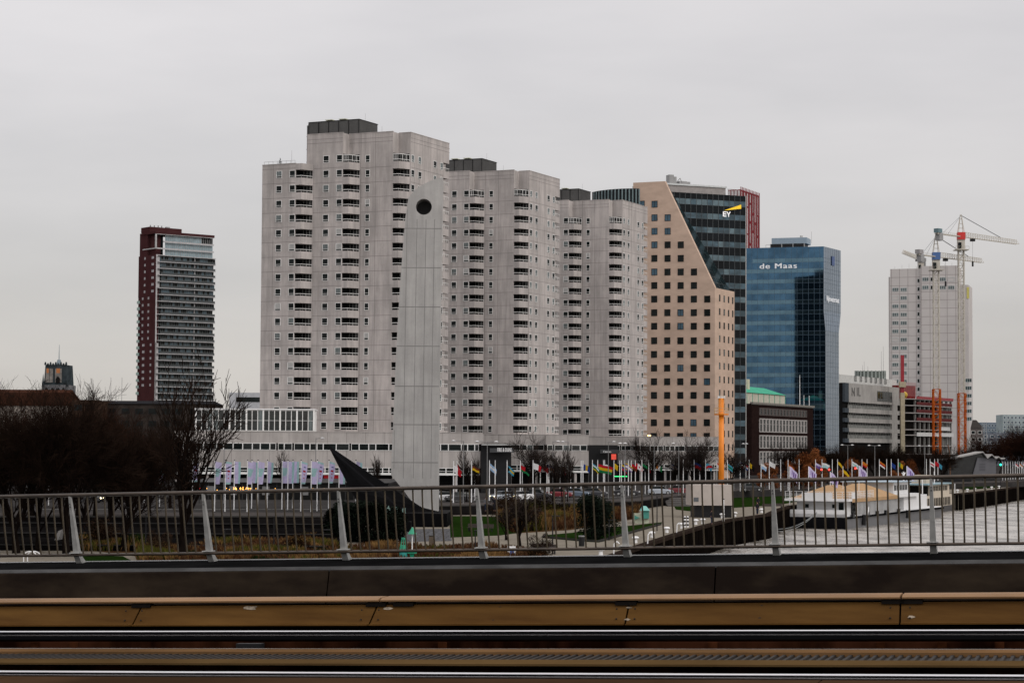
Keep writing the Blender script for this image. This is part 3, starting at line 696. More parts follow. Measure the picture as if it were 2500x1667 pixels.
while zk > 3:
    mb.box(.1 if k else 2.2, xr(zk) - .15, -.03, 0, zk - 1.35, zk, 0)
    for zz in (zk, zk - 1.35): ml.box(0, xr(zz), -.05, -.03, zz - .04, zz + .04, 0); q = br(zz); ml.tube((xr(zz), -.02, zz), (q[0], q[1], zz), .06, .06, 4, 0)
    zk -= pit; k += 1
x = 0
while x < W:
    ml.box(x - .045, x + .045, -.06, -.03, 0, zt, 0); x += 1.95
for i in range(1, 8):
    t = i / 8
    for (x0, z0, b0), (x1, z1, b1) in zip(lv[:-1], lv[1:]):
        ml.tube((x0 + (b0[0] - x0) * t, b0[1] * t, z0), (x1 + (b1[0] - x1) * t, b1[1] * t, z1), .05, .05, 4, 0)
obj('window_bands', mb, [BLUE2], r); obj('mullion', ml, mat('blue_mullion', (.07, .11, .15), .4, .4), r)
a = f.hit(X5(385), Y5(112)); b = f.hit(X5(722), Y5(105)); zl = f.hit(X5(500), Y5(168))[1]
obj('roof_box', MB().box(a[0], b[0], 4, 12, zl, b[1]), mat('pale_blue_panel', (.24, .31, .37), .5, var=.05), r)
mb = MB(); mb.box(a[0] - .4, b[0] - .8, 3.8, 11, zt, zl)
obj('louvre_band', mb, BLACK, r); mb = MB()
for t in (0, .34, .67, 1): x = a[0] - .4 + t * (b[0] - .8 - a[0] + .4); mb.box(x - .1, x + .1, 3.7, 3.8, zt, zl)
x = a[0] - 2; mb.path([(x, 4, zt), (x, 4, zl - .2), (x + 1.6, 4, zl - .2), (x + 1.6, 4, zt)], .08, 4); mb.box(b[0], b[0] + .05, 4, 4.1, zl, zl); mb.tube((b[0] - 2, 5, b[1]), (b[0] - 2, 5, b[1] + .7), .5, .5, 8); mb.tube((b[0] + 1.5, 5, b[1] - 2), (b[0] + 1.5, 5, b[1] + 2), .06, .06, 4)
split('roof_equipment', mb, STEEL, r)
p = f.hit(X5(292), Y5(417)); q = f.hit(X5(652), Y5(360))
SW = mat('sign_pale_grey', (.72, .74, .76), .5, emit=.12)
me = text_mesh('de Maas', (q[1] - p[1]) / .70, .06, .07, SW, 1.15); wd = max(v.co.x for v in me.vertices)
inst('lettering', me, r, (p[0], -.35, p[1])).scale = ((q[0] - p[0]) / wd, 1, 1)
# lettering on the right side
du = (Vector(bk[1]) - Vector((fr[1][0], 0, bk[1][2]))); du.z = 0; L_ = du.length; ang = math.atan2(du.y, du.x)
me = text_mesh('Rijkswaterstaat', 2.6, .05, .02, SW, .95); wd = max(v.co.x for v in me.vertices)
zt2 = side_pt(fr[0][0], X5(922), Y5(722))[2]
t = inst('lettering', me, r, (fr[0][0] + du.x * .12 + .25, du.y * .12 - .1, zt2), ang); t.scale = (L_ * .74 / wd, 1, 1)
obj('emblem', MB().box(0, 2.6, -.15, 0, 0, 3.2), mat('blue_emblem', (.03, .07, .2), .4), r, (fr[0][0] + du.x * .45 + .1, du.y * .45, side_pt(fr[0][0], X5(985), Y5(385))[2]), ang)

# ================================================================== BRICK BUILDING WITH GREEN ROOF
f = Fr(1835, 982, 640, 65); r = f.thing('brick_office', 'dark brown brick building with pale window bands and a green copper roof', 'building')
XB = lambda v: 1790 + v * .19135; YB = lambda v: 880 + v * .19135
BRK = mat('dark_brick', (.019, .011, .010), .85, var=.2, scale=1)
W = f.hit(XB(1020), YB(600))[0]; zt = f.hit(XB(235), YB(548))[1]
lx = f.side(1800, 982)
obj('wall', MB().box(0, W, 0, 16, 0, zt), BRK, r)
obj('side_wing', MB().box(0.6, 6, .6, 22, 0, zt - .4), BLACK, r)
mb = MB(); mb.box(-.4, W + .3, -.5, .4, zt, zt + .5)
for i in range(60): x = -.3 + (W + .5) * i / 60; mb.box(x, x + (W / 110), -.45, 0, zt - .25, zt)
obj('cornice', mb, mat('cornice_stone', (.20, .19, .17), .8), r)
PIER = mat('pale_pier', (.34, .32, .305), .7); b0 = f.hit(XB(330), YB(740))[0]; b1 = f.hit(XB(938), YB(765))[0]; bw = (b1 - b0) / 15
zr = [f.hit(XB(330), YB(v))[1] for v in (600, 697, 735, 912, 948, 1122, 1155, 1330)]
def bay_mesh(h, pale):
    m = MB(); m.box(0, bw, -.1, .02, 0, .28, 0); m.box(0, bw, -.1, .02, h - .35, h, 0)
    m.box(0, bw * .20, -.14, .02, 0, h, 0); m.box(bw * .80, bw, -.14, .02, 0, h, 0); m.box(bw * .2, bw * .8, -.03, .02, 0, h, 1); m.box(bw * .2, bw * .8, -.06, 0, h * .57, h * .60, 0)
    return m.mesh('window', [PIER if pale else mat('brick_pier_mid', (.10, .085, .08), .8), GLASS])
hs = [zr[0] - zr[1], zr[2] - zr[3], zr[4] - zr[5], zr[6] - zr[7]]
for k in range(4):
    me = bay_mesh(hs[k], k > 0)
    for i in range(15): inst('window', me, r, (b0 + i * bw, 0, zr[2 * k + 1]))
# attic with green hipped roof
za = f.hit(XB(170), YB(318), 6)[1]
g0 = f.hit(XB(100), YB(410), 6); g1 = f.hit(XB(665), YB(448), 6); ge = f.hit(XB(400), YB(424), 6)[1]
obj('attic', MB().box(g0[0], g1[0] - .3, 6, 14, zt, ge), mat('attic_cream', (.48, .46, .38), .7), r)
GRN = mat('green_copper', (.075, .33, .22), .6, var=.12, scale=.5, st=(1, 1, 1)); ri = f.hit(XB(430), YB(335), 9)
mb = MB(); x0, x1, y0, y1 = g0[0] - 1, g1[0], 5.6, 14.4; rz = za
mb.add([(x0, y0, ge), (x1, y0, ge), (x1, y1, ge), (x0, y1, ge), (x0, 10, rz), (ri[0], 10, rz)], [(0, 1, 5, 4), (1, 2, 5), (2, 3, 4, 5), (0, 4, 3), (0, 3, 2, 1)], 0)
obj('green_roof', mb, GRN, r)
mb = MB(); 
for i in range(9): x = g0[0] + (g1[0] - .3 - g0[0]) * i / 8; mb.box(x - .12, x + .12, 5.9, 6, zt, ge)
obj('green_mullion', mb, GRN, r)
p = f.hit(XB(198), YB(300), 8); obj('chimney', MB().box(p[0] - 1, p[0] + 1, 8, 9, ge, p[1] + 1.5), mat('chimney_cream', (.5, .48, .36), .7), r)
fpm = MB()
for x, y0_, y1_ in ((850, 185, 520),): p = f.hit(XB(x), YB(y1_), 3); q = f.hit(XB(x), YB(y0_), 3); fpm.tube((p[0], 3, zt), (p[0], 3, q[1]), .14, .07, 6)
for x in (903, 970): p = f.hit(XB(x), YB(560), 3); fpm.tube((p[0], 3, zt), (p[0], 3, zt + 4), .12, .08, 6)
split('flagstaff', fpm, WPAINT, r)

# ================================================================== GREY BANDED OFFICE
f = Fr(2072.3, 934.7, 790, 63); r = f.thing('banded_office', 'weathered grey concrete office with long ribbon windows and bare lettering near its roof', 'office')
XG = lambda v: 2040 + v * .1658; YG = lambda v: 880 + v * .1658
G = stained('grey_band_concrete', (.40, .385, .36), (.2, .19, .18), .6)
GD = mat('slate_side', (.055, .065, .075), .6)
W = f.hit(XG(968), YG(430))[0]; zt = f.top; xs = f.side(2048, 934)
Wc = f.hit(XG(830), YG(430))[0]; Wd = f.hit(XG(910), YG(430))[0]
mb = MB(); bands = [(330, 610), (700, 765), (845, 905), (990, 1050), (1145, 1205)]
zz = [(f.hit(XG(195), YG(a))[1], f.hit(XG(195), YG(b))[1]) for a, b in bands]
for a_, b_ in zz: mb.box(0, W, 0, 14, b_, a_, 0)
mb.box(0, Wc, 1.0, 14, 0, zt, 1); mb.box(Wc, Wd, .02, 14, 0, zz[0][1], 0); mb.box(Wd, W - .1, 1.6, 14, 0, zz[0][1], 1)
obj('wall', mb, [G, DARK], r)
sw = MB(); sl_ = 24 / 790 * 790 / 5208 * 800
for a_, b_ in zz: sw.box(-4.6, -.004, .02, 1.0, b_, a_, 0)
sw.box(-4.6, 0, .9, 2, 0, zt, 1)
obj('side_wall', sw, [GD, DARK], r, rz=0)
mb = MB(); ly = (zz[0][1] + zz[1][0]) / 2
for (a1, b1), (a2, b2) in zip(zz[:-1], zz[1:]):
    n = 26
    for i in range(n): x = Wc * (i + .5) / n; mb.box(x - .12, x + .12, .4, .7, a2, b1, 0)
    mb.box(0, Wc, .45, .5, a2, a2 + (b1 - a2) * .55, 1)
obj('window_ribbon', mb, [mat('ribbon_mullion', (.2, .2, .19), .6), mat('ribbon_blind', (.12, .125, .115), .4, var=.5, scale=.5)], r)
p = f.hit(XG(613), YG(560)); q = f.hit(XG(828), YG(470))
mb = MB(); mb.box(p[0], q[0], -.05, .0, p[1] - 1, f.hit(XG(613), YG(448))[1], 0)
for i in range(6): x = p[0] + (q[0] - p[0]) * i / 5; mb.box(x - .15, x + .15, -.1, -.05, p[1] - 1, f.hit(XG(613), YG(448))[1], 1)
obj('large_window', mb, [GLASS, mat('grey_frame', (.08, .09, .09), .5)], r)
for s, x0 in (('N', 232), ('I', 308), ('L', 330)):
    p = f.hit(XG(x0), YG(520)); me = text_mesh(s, 4.6, .05, .1, mat('faded_letter', (.15, .145, .14), .8)); inst('lettering', me, r, (p[0], -.08, p[1])).scale = (1.25, 1, 1)
zr_ = f.hit(XG(195), YG(215), 3)[1]
obj('roof_storey', MB().box(-3, f.hit(XG(900), YG(330), 3)[0], 3, 12, zt, zr_), mat('pale_grey_render', (.5, .5, .48), .7), r)
wme = win_mesh(2.6, 2.0, 0, .15, mat('grey_roof_glass', (.2, .2, .19), .4), mat('grey_frame', (.08, .09, .09), .5), 0, .1)
for v in (290, 370, 445, 520, 590, 662, 733): p = f.hit(XG(v), YG(300 + (v - 290) * .13), 3); inst('window', wme, r, (p[0], 3, zt + 1.2))
f2 = Fr(2093, 905, 840, 0, base=1.2); r2 = f2.thing('ribbed_plant_house', 'pale green ribbed plant house on a roof beyond the grey office', 'plant house'); W = f2.hit(2167, 905)[0]
cx, R1 = W / 2, W / 2
mb = MB(); pts = [(cx + R1 * math.cos(t), 5 + R1 * .6 * math.sin(t)) for t in [6.2832 * i / 24 for i in range(24)]]
mb.prism(pts, 14, f2.top); 
for x, y in pts: mb.cyl(x, y, 14, f2.top + .2, .28, 5, 1)
obj('wall', mb, [mat('rib_back', (.10, .115, .105), .7), mat('rib_grey_green', (.30, .33, .31), .7)], r2)
mb = MB()
for x, h in ((2115, 4), (2124, 2), (2162, 10), (2157, 8), (2111, 2.4)): xx = f2.hit(x, 905)[0]; mb.tube((xx, 5, f2.top), (xx, 5, f2.top + h), .08, .05, 4)
split('antenna', mb, GREYM, r2)

# ================================================================== PALE TOWER ON THE RIGHT
f = Fr(2173, 657, 1000, -17); r = f.thing('pale_panel_tower', 'tall pale panelled tower behind the cranes', 'tower')
XW = lambda v: 2040 + v * .29337; YW = lambda v: 500 + v * .29337
PAN = mat('pale_panel', (.50, .475, .46), .8, var=.06, scale=.08); PJ = mat('panel_line', (.24, .21, .205), .8)
zt = f.top; W1 = f.hit(XW(710), 657)[0]; c1 = f.hit(XW(1015), YW(505), -1); W2 = c1[0]
mb = MB(); mb.box(0, W1, 0, 20, 0, zt); mb.box(W1, W2, -1, 20, 0, c1[1]); mb.box(-.8, 0, .6, 20, 0, f.hit(XW(450), YW(600))[1])
e1 = f.hit(XW(1122), YW(680), 14); mb.box(W2, e1[0], 3, 24, 0, e1[1])
y_rows = [540 + 69.5 * k for k in range(0, 20)]
for yv in [605 + 69.3 * k for k in range(18)]:
    z = f.hit(XW(500), YW(yv))[1]
    if z > 2: mb.box(0, W1, -.006, 0, z - .09, z + .09, 1)
    z = f.hit(XW(850), YW(yv - 22), -1)[1]
    if z > 2: mb.box(W1, W2, -1.006, -1, z - .09, z + .09, 1)
for xv in (465, 532, 602, 670): x = f.hit(XW(xv), 700)[0]; mb.box(x - .09, x + .09, -.007, 0, 0, zt, 1)
for xv in (715, 785, 857, 928, 1000): x = f.hit(XW(xv), 700, -1)[0]; mb.box(x - .09, x + .09, -1.007, -1, 0, c1[1], 1)
obj('wall', mb, [PAN, PJ], r)
BG = mat('teal_window_glass', (.06, .09, .095), .1, var=.4, scale=.2, spec=.8); PF = mat('pale_frame', (.46, .48, .47), .6)
wm = {'w': win_mesh(3.1, 1.9, 0, .2, BG, PF, 2, .1), 'n': win_mesh(1.2, 1.9, 0, .15, GLASS, PF, 0, .1), 'p': win_mesh(3.1, 1.9, 0, .2, PAN, PF, 0, .1)}
items = []
for k in range(2):
    for xv in (748, 891, 963): p = f.hit(XW(xv), YW(620 + 68 * k), -1); items.append(('p' if (k == 0 and xv == 963) else 'w', (p[0], -1, p[1] - .95), 0))
    p = f.hit(XW(800), YW(620 + 68 * k), -1); items.append(('n', (p[0], -1, p[1] - .95), 0))
for k in range(15):
    for xv in (498, 567):
        p = f.hit(XW(xv), YW(706 + 69.3 * k))
        if p[1] > 3: items.append(('p' if (xv == 498 and k in (1, 6)) else 'w', (p[0], 0, p[1] - .95), 0))
for k in range(16):
    p = f.hit(XW(690), YW(632 + 69.3 * k))
    if p[1] > 3: items.append(('n', (p[0], 0, p[1] - .95), 0))
for k in range(6):
    p = f.hit(XW(1106), YW(1460 + 64 * k), 3); items.append(('w', (p[0], 3, p[1] - .95), 0))
limited(r, 'window', items, wm)
p = f.hit(XW(1092), YW(780), 3); q = f.hit(XW(1112), YW(685), 3)
obj('banner', MB().box(p[0], q[0], 2.8, 3, p[1], q[1]), mat('yellow_banner', (.55, .5, .16), .7), r)
mb = MB()
for i in range(9): x = 2 + i * 3.3; mb.tube((x, 2, zt - .2), (x, 2, zt + 1.4 + (i % 3) * .6), .07, .05, 4)
obj('roof_railing', mb, GREYM, r)

# ================================================================== BUILDING UNDER CONSTRUCTION
f = Fr(2236, 967, 850, 60); r = f.thing('building_site_shell', 'unfinished concrete building with open floors and red safety netting on top', 'construction site')
W = f.hit(2325, 985)[0]; LW = 7.0; SL = mat('raw_slab', (.30, .28, .27), .85); NET = mat('red_safety_net', (.10, .030, .030), .9, var=.35, scale=1.5); ZD = mat('shaded_floor', (.03, .026, .024), .9)
zs = [f.hit(2236, YG(v))[1] for v in (560, 655, 765, 885, 1010, 1090, 1250, 1370)]
mb = MB()
for z in zs: mb.box(-.3, W, -.3, 16, z - .35, z, 0); 
for z in zs: mb.prism([(-.3, -.3), (-.3, 16), (-6, 16), (-6, 3)], z - .35, z, 0)
obj('floor_slab', mb, SL, r); mb = MB()
mb.box(1.5, W - .5, 4, 15, 0, zs[0] - .4, 0); mb.prism([(1.5, 4), (1.5, 15), (-5.5, 15), (-5.5, 5)], 0, zs[0] - .4, 0)
for i in range(9):
    x = .3 + (W - 1) * i / 8; mb.box(x - .35, x + .35, .2, .9, 0, zs[0], 1)
mb.box(W * .78, W + 3, 1.5, 15, 0, zs[1] - .4, 1)
obj('core', mb, [ZD, mat('raw_concrete', (.2, .195, .185), .85)], r); mb = MB()
for i in (1, 2, 3): mb.box(0, W * .97, -.38, -.31, zs[i] + .1, zs[i] + 1.3, 0)
mb.box(-.3, W, -.45, -.31, zs[0] - .1, zs[0] + 1.0, 1)
obj('safety_net', mb, [NET, mat('bright_red_net', (.26, .07, .075), .9, var=.4, scale=2)], r); mb = MB()
mb.box(-.2, W, -.5, -.31, zs[5] - .6, zs[5] + .9, 0); mb.box(W * .62, W * .9, -.5, -.31, zs[4] - .3, zs[4] + 1.2, 0)
obj('white_panel', mb, mat('site_panel_white', (.5, .5, .49), .7), r); mb = MB()
mb.prism([(-6, 4), (8, 3), (8, 12), (-6, 12)], zs[0], zs[0] + 5.2, 0)
for i in range(15): x = -6 + i * .95; mb.box(x, x + .12, 2.6, 2.7, zs[0] + 1, zs[0] + 6.5, 1)
obj('formwork', mb, [mat('red_formwork', (.16, .02, .02), .8, var=.6, scale=1.5), mat('pale_red_props', (.4, .2, .2), .8)], r)
p = f.hit(XG(1015), YG(505), -1); mb = MB(); mb.ball((p[0], -1, p[1]), 1.3, 0); mb.box(p[0] - 1.4, p[0] + 1.2, -1.2, .4, p[1] - 1.4, p[1] - .8)
obj('yellow_machine', mb, mat('machine_yellow', (.6, .38, .03), .5), r)

def crane(label, pxb, pyj, Y, apex_py, tip, cpx, zsplit_py, orange, mw=1.0, with_mast=True, boxc='red_box'):
    base = at_y(pxb, pyj, Y); zj = base.z; zo = at_y(pxb, zsplit_py, Y).z
    r = thing('tower_crane', label, 'crane', (base.x, base.y, 1.2), 0, 'tower cranes over the building site')
    WH = mat('crane_white', (.47, .44, .38), .5, var=.08); OR = mat('crane_orange', (.40, .085, .014), .6, var=.1)
    def lattice(mb, z0, z1, w, m, t=.17):
        n = max(1, int((z1 - z0) / (w * 2))); h = (z1 - z0) / n
        for sx in (-1, 1):
            for sy in (-1, 1): mb.box(sx * w - t, sx * w + t, sy * w - t, sy * w + t, z0, z1, m)
        for i in range(n):
            a, b = z0 + i * h, z0 + (i + 1) * h
            for s in (-1, 1):
                x = w * (1 if i % 2 else -1)
                mb.tube((-x, s * w, a), (x, s * w, b), t * .6, t * .6, 4, m); mb.tube((s * w, -x, a), (s * w, x, b), t * .6, t * .6, 4, m)
                mb.tube((-w, s * w, b), (w, s * w, b), t * .6, t * .6, 4, m); mb.tube((s * w, -w, b), (s * w, w, b), t * .6, t * .6, 4, m)
    zj -= 1.2; zo -= 1.2
    if with_mast:
        mb = MB(); lattice(mb, zo, zj - 5, mw, 0); lattice(mb, 0, zo, mw * 1.3, 1, .2)
        obj('mast', mb, [WH, OR], r)
    else: obj('mast', MB().box(-1.2, 1.2, -1.2, 1.2, 20, zj - 3), WH, r)
    za = at_y(pxb, apex_py, Y).z - 1.2
    d = Vector((tip[0], tip[1], 0)) - Vector((base.x, base.y, 0)); Lj = d.length; d.normalize(); nn = Vector((-d.y, d.x, 0))
    if abs(cpx[0]): Lc = cpx[0]
    def pt(s, t, z): return d * s + nn * t + Vector((0, 0, z))
    mb = MB(); n = int(Lj / 1.7)
    for t in (-.7, .7): mb.tube(pt(1, t, zj), pt(Lj, t, zj), .16, .14, 4)
    mb.tube(pt(1, 0, zj + 1.9), pt(Lj - 1.5, 0, zj + 1.6), .14, .12, 4)
    for i in range(n):
        s0 = 1 + (Lj - 1) * i / n; s1 = 1 + (Lj - 1) * (i + 1) / n
        for t in (-.7, .7): mb.tube(pt(s0, t, zj), pt((s0 + s1) / 2, 0, zj + 1.8), .07, .07, 3); mb.tube(pt((s0 + s1) / 2, 0, zj + 1.8), pt(s1, t, zj), .07, .07, 3)
        mb.tube(pt(s0, -.7, zj), pt(s1, .7, zj), .06, .06, 3)
    obj('jib', mb, WH, r); mb = MB()
    for t in (-.6, .6): mb.tube(pt(0, t, zj), pt(-Lc, t, zj), .28, .28, 4)
    for i in range(int(Lc / 1.5)): mb.tube(pt(-i * 1.5, -.6, zj), pt(-i * 1.5, .6, zj), .12, .12, 4); mb.tube(pt(-i * 1.5, .7, zj), pt(-i * 1.5, .7, zj + 1.1), .05, .05, 3)
    mb.tube(pt(0, .7, zj + 1.1), pt(-Lc, .7, zj + 1.1), .06, .06, 3)
    obj('counter_jib', mb, WH, r); mb = MB()
    def bx(s0, s1, z0, z1, m): 
        A = [pt(s0, -1, z0), pt(s0, 1, z0), pt(s0, 1, z1), pt(s0, -1, z1)]; B = [pt(s1, -1, z0), pt(s1, 1, z0), pt(s1, 1, z1), pt(s1, -1, z1)]; mb.loft(A, B, m)
    bx(-Lc + .8, -Lc + 3.2, zj - 2.6, zj + .2, 0); obj('counterweight', mb, mat('counterweight_grey', (.28, .28, .28), .8), r); mb = MB()
    bx(-Lc - .2, -Lc + 2.6, zj + .35, zj + 1.9, 0); obj('winch', mb, orange, r); mb = MB()
    mb.box(-1.3, 1.3, -1.3, 1.3, zj - 5, zj - 1.2, 0); mb.box(-2.6, 2.6, -2.6, 2.6, zj - 5.3, zj - 5, 0)
    mb.box(-1.5, -.3, -2.4, -1.2, zj - 4.6, zj - 2.4, 1)
    for i in range(5): mb.tube((-2.6 + 1.3 * i, -2.6, zj - 5), (-2.6 + 1.3 * i, -2.6, zj - 3.9), .06, .06, 3)
    mb.tube((-2.6, -2.6, zj - 3.9), (2.6, -2.6, zj - 3.9), .06, .06, 3)
    obj('slewing_unit', mb, [WH, GLASS], r)
    obj('cabin', MB().box(-1.4, 1.4, -1.7, 1.2, zj - 1.2, zj + 1.6), mat(boxc, {'red_box': (.5, .02, .015), 'blue_box': (.05, .12, .3), 'grey_box': (.3, .3, .3)}[boxc], .5), r); mb = MB()
    if za > zj + 3:
        for sx in (-1, 1):
            for sy in (-1, 1): mb.tube((sx * 1.1, sy * 1.1, zj + 1.5), (sx * .2, sy * .2, za), .16, .12, 4)
        for i in range(4): q = i / 4; z = zj + 1.5 + (za - zj - 1.5) * q; s = 1.1 - .9 * q; mb.path([(-s, -s, z), (s, -s, z), (s, s, z), (-s, s, z), (-s, -s, z)], .06, 3)
        obj('apex', mb, WH, r); mb = MB()
        mb.tube((0, 0, za - .3), pt(Lj * .69, 0, zj + 1.8), .15, .15, 4); mb.tube((0, 0, za - .5), pt(-Lc * .75, .5, zj), .07, .07, 3); mb.tube((0, 0, za - .5), pt(-Lc * .6, -.5, zj), .07, .07, 3)
        obj('tie_bar', mb, mat('tie_grey', (.16, .17, .18), .5), r)
    mb = MB(); s = Lj * .2; q = pt(s, 0, zj - .3); mb.box(q.x - .9, q.x + .9, q.y - .8, q.y + .8, zj - 1.2, zj - .2); mb.tube(q, (q.x, q.y, zj - 9), .05, .05, 3); mb.box(q.x - .3, q.x + .3, q.y - .3, q.y + .3, zj - 11, zj - 9)
    obj('trolley', mb, BLACK, r)
    return r
def jib_tip(pxb, pyj, Y, px, py):
    z = at_y(pxb, pyj, Y).z; p = at_z(px, py, z); return (p.x, p.y)
TEAL = mat('teal_machine', (.10, .17, .19), .5)
crane('taller white tower crane with a red box under its apex and an orange mast foot', 2346, 578, 820, 524, jib_tip(2346, 578, 820, 2484, 596.5), (17,), 960, TEAL)
crane('lower white tower crane with a blue box, left of the crane with the red box', 2285, 627, 815, 574, jib_tip(2285, 627, 815, 2398, 641.5), (13,), 950, mat('grey_machine', (.3, .29, .29), .6), boxc='blue_box')
crane('distant crane with a short jib pointing left over the pale tower roof', 2248, 636, 1080, 634, (at_y(2196, 640, 1050).x, 1040), (9,), 700, GREYM, with_mast=False, boxc='grey_box')
# small red crane jib standing over the shell
p = at_y(2203, 930, 830); r = thing('mobile_crane', 'small crane with a steep dark red boom above the red netting', 'crane', (p.x, p.y, 1.2))
obj('boom', MB().box(-.6, .6, -.6, .6, 30, at_y(2203, 867, 830).z - 1.2), mat('boom_red', (.28, .01, .02), .5), r)
obj('turntable', MB().box(-1.2, 1.2, -1.2, 1.2, at_y(2203, 945, 830).z - 1.2, at_y(2203, 932, 830).z - 1.2), mat('turntable_sand', (.4, .35, .25), .7), r)
obj('mast', MB().box(-.8, .8, -.8, .8, 0, 30), mat('turntable_sand', (.4, .35, .25), .7), r)

# ================================================================== RED BRICK APARTMENT TOWER ON THE LEFT
f = Fr(381, 621, 960, 39); r = f.thing('balcony_tower', 'slim dark red tower with white balcony bands standing alone on the left', 'apartment tower')
X1 = lambda v: v * .31888; Y1 = lambda v: 500 + v * .31888
DR = mat('oxblood_brick', (.060, .024, .025), .85, var=.12, scale=.3); zt = f.top
W = f.hit(X1(1637), Y1(405))[0]; ly = f.side(X1(1062), Y1(395))[0]; zc = f.side(X1(1060), Y1(712))[1]; ly2 = f.side(X1(1076), Y1(720))[0]
mb = MB(); mb.box(.1, W, 1.6, ly, 0, zt); mb.box(0, 1.6, 0, ly, zc, zt); mb.box(0, 1.6, 0, ly2, 0, zc)
mb.box(W - 1.0, W, 0.2, 2, zc + 1, zt)
obj('wall', mb, DR, r)
WB = mat('white_band', (.42, .41, .41), .6); mb = MB(); pit = 16.32 / 5208 * 960 * .985; fl = []
mb.box(.05, 1.9, -.12, 0, zc + 4, zt, 0); mb.box(.05, .8, -.12, 0, 0, zc + 4, 0); mb.box(.05, 1.7, -.12, 0, 0, zt - 13.5 * pit, 0)
for k in range(24):
    z = zt - .2 - pit * k
    if z < 2: break
    mb.box(.8, W + .25, -1.4, 1.7, z - .30, z, 0)
mb.box(W * .655, W * .655 + .25, -.6, 0, 0, zt, 0)
obj('balcony_band', mb, WB, r); mb = MB(); random.seed(31)
for k in range(24):
    z = zt - .2 - pit * k
    if z < 5: break
    x = 1.9
    while x < W - .3:
        g = rnd(.8, 1.4); zone = x / W; c = 1 if random.random() < (.6 if (zone > .42 and zone < .65) or k < 6 else .3) else 0
        mb.box(x, x + g, .15, .3, z - pit, z - .36, c); mb.box(x - .04, x + .04, .1, .3, z - pit, z - .36, 2); x += g
obj('glazing', mb, [GLASS, mat('balcony_glass_blue', (.038, .075, .098), .15, var=.5, scale=.3, spec=.4), mat('grey_mullion_left', (.2, .22, .22), .5)], r); mb = MB()
for k in range(24):
    z = zt - pit * k
    if z < 5: break
    mb.box(1.9, W + .1, -1.35, -1.3, z - .2 + .02 - pit + .0, z - pit + .75, 0)
obj('railing', mb, mat('smoked_balustrade', (.035, .042, .045), .15, spec=.6), r)
wm = {'w': win_mesh(2.4, 1.4, 0, .12, mat('pale_pane', (.34, .32, .33), .25), DR, 1, .05), 'n': win_mesh(1.7, 1.4, 0, .12, mat('pale_pane', (.34, .32, .33), .25), DR, 1, .05)}
items = []
for k in range(20):
    z = f.side(X1(1160), Y1(405 + 51.2 * k) + 0)[1] - .7
    if k < 6: pr = [(1168, 'w'), (1108, 'n')]
    elif k < 13: pr = [(1139, 'n'), (1095, 'n')]
    else: pr = [(1160, 'n'), (1104, 'w')]
    for v, key in pr: y = f.side(X1(v), Y1(600))[0]; items.append((key, (-.0, y, z), R_(-90)))
for key, loc, rz in items: inst('window', wm[key], r, (loc[0] + (0), loc[1], loc[2]), rz)
z2 = f.hit(X1(1400), Y1(225))[1]; mb = MB()
mb.box(-.3, W + .4, .2, 13, zt + 9.5, zt + 10.6, 0); mb.box(0, 3, 8, 15, zt, zt + 10.4, 0); mb.box(1.5, 4, 3, 12, zt, zt + 9.5, 0)
mb.box(0, W * .55, 6, 14, zt + 10.6, zt + 13.0, 0)
obj('penthouse_roof', mb, DR, r); mb = MB()
mb.box(.2, W + .2, .3, 1.0, zt + 2.6, zt + 3.2, 0); mb.box(.2, W + .2, .3, .9, zt + 9.2, zt + 9.6, 0); mb.box(4, W + .2, .3, .9, zt + 5.8, zt + 6.4, 0); mb.box(-.2, .4, .3, 12, zt + 2.6, zt + 3.1, 0); mb.box(-.1, .5, .3, 1, zt + 3, zt + 9.5, 0)
obj('penthouse_frame', mb, WB, r); mb = MB(); x = 5.5
while x < W:
    for z0, z1 in ((zt + 3.2, zt + 5.8), (zt + 6.4, zt + 9.2), (zt + .1, zt + 2.6)): mb.box(x, x + .9, 1.6, 1.8, z0, z1, 0 if x < W * .78 or z0 < zt + 6 else 2); mb.box(x - .06, x + .06, 1.5, 1.6, z0, z1, 1)
    x += 1.0
mb.box(2, 5.5, 3.5, 3.7, zt + .1, zt + 9.2, 2)
obj('penthouse_glazing', mb, [mat('penthouse_pale_glass', (.22, .30, .33), .15, var=.2, scale=.5), WB, GLASS], r)
mb = MB()
for x in (1, 3, 5, 6.8): mb.box(x - .2, x + .2, 7, 7.4, zt + 13, zt + 13.9)
mb.box(9, 11, 7, 8, zt + 10.6, zt + 13.6); mb.tube((10, 7, zt + 13), (17, 7, zt + 12), .3, .15, 5); mb.box(14, 16, 6.8, 7.2, zt + 12.2, zt + 12.5)
split('roof_equipment', mb, GREYM, r)
mb = MB()
for k in range(15):
    z = zc - 2.6 - k * pit; mb.box(-.4, 1.2, ly2, ly2 + 2.6, z - .2, z, 0); mb.box(-.42, -.36, ly2, ly2 + 2.6, z, z + 1.1, 1)
for k in range(7):
    z = zc - 2.6 - k * pit; mb.box(W, W + .9, 2, 5, z - .2, z, 0); mb.box(W + .8, W + .88, 2, 5, z, z + 1.0, 1)
split('side_balcony', mb, [WB, mat('green_glass_rail', (.25, .36, .32), .2)], r)

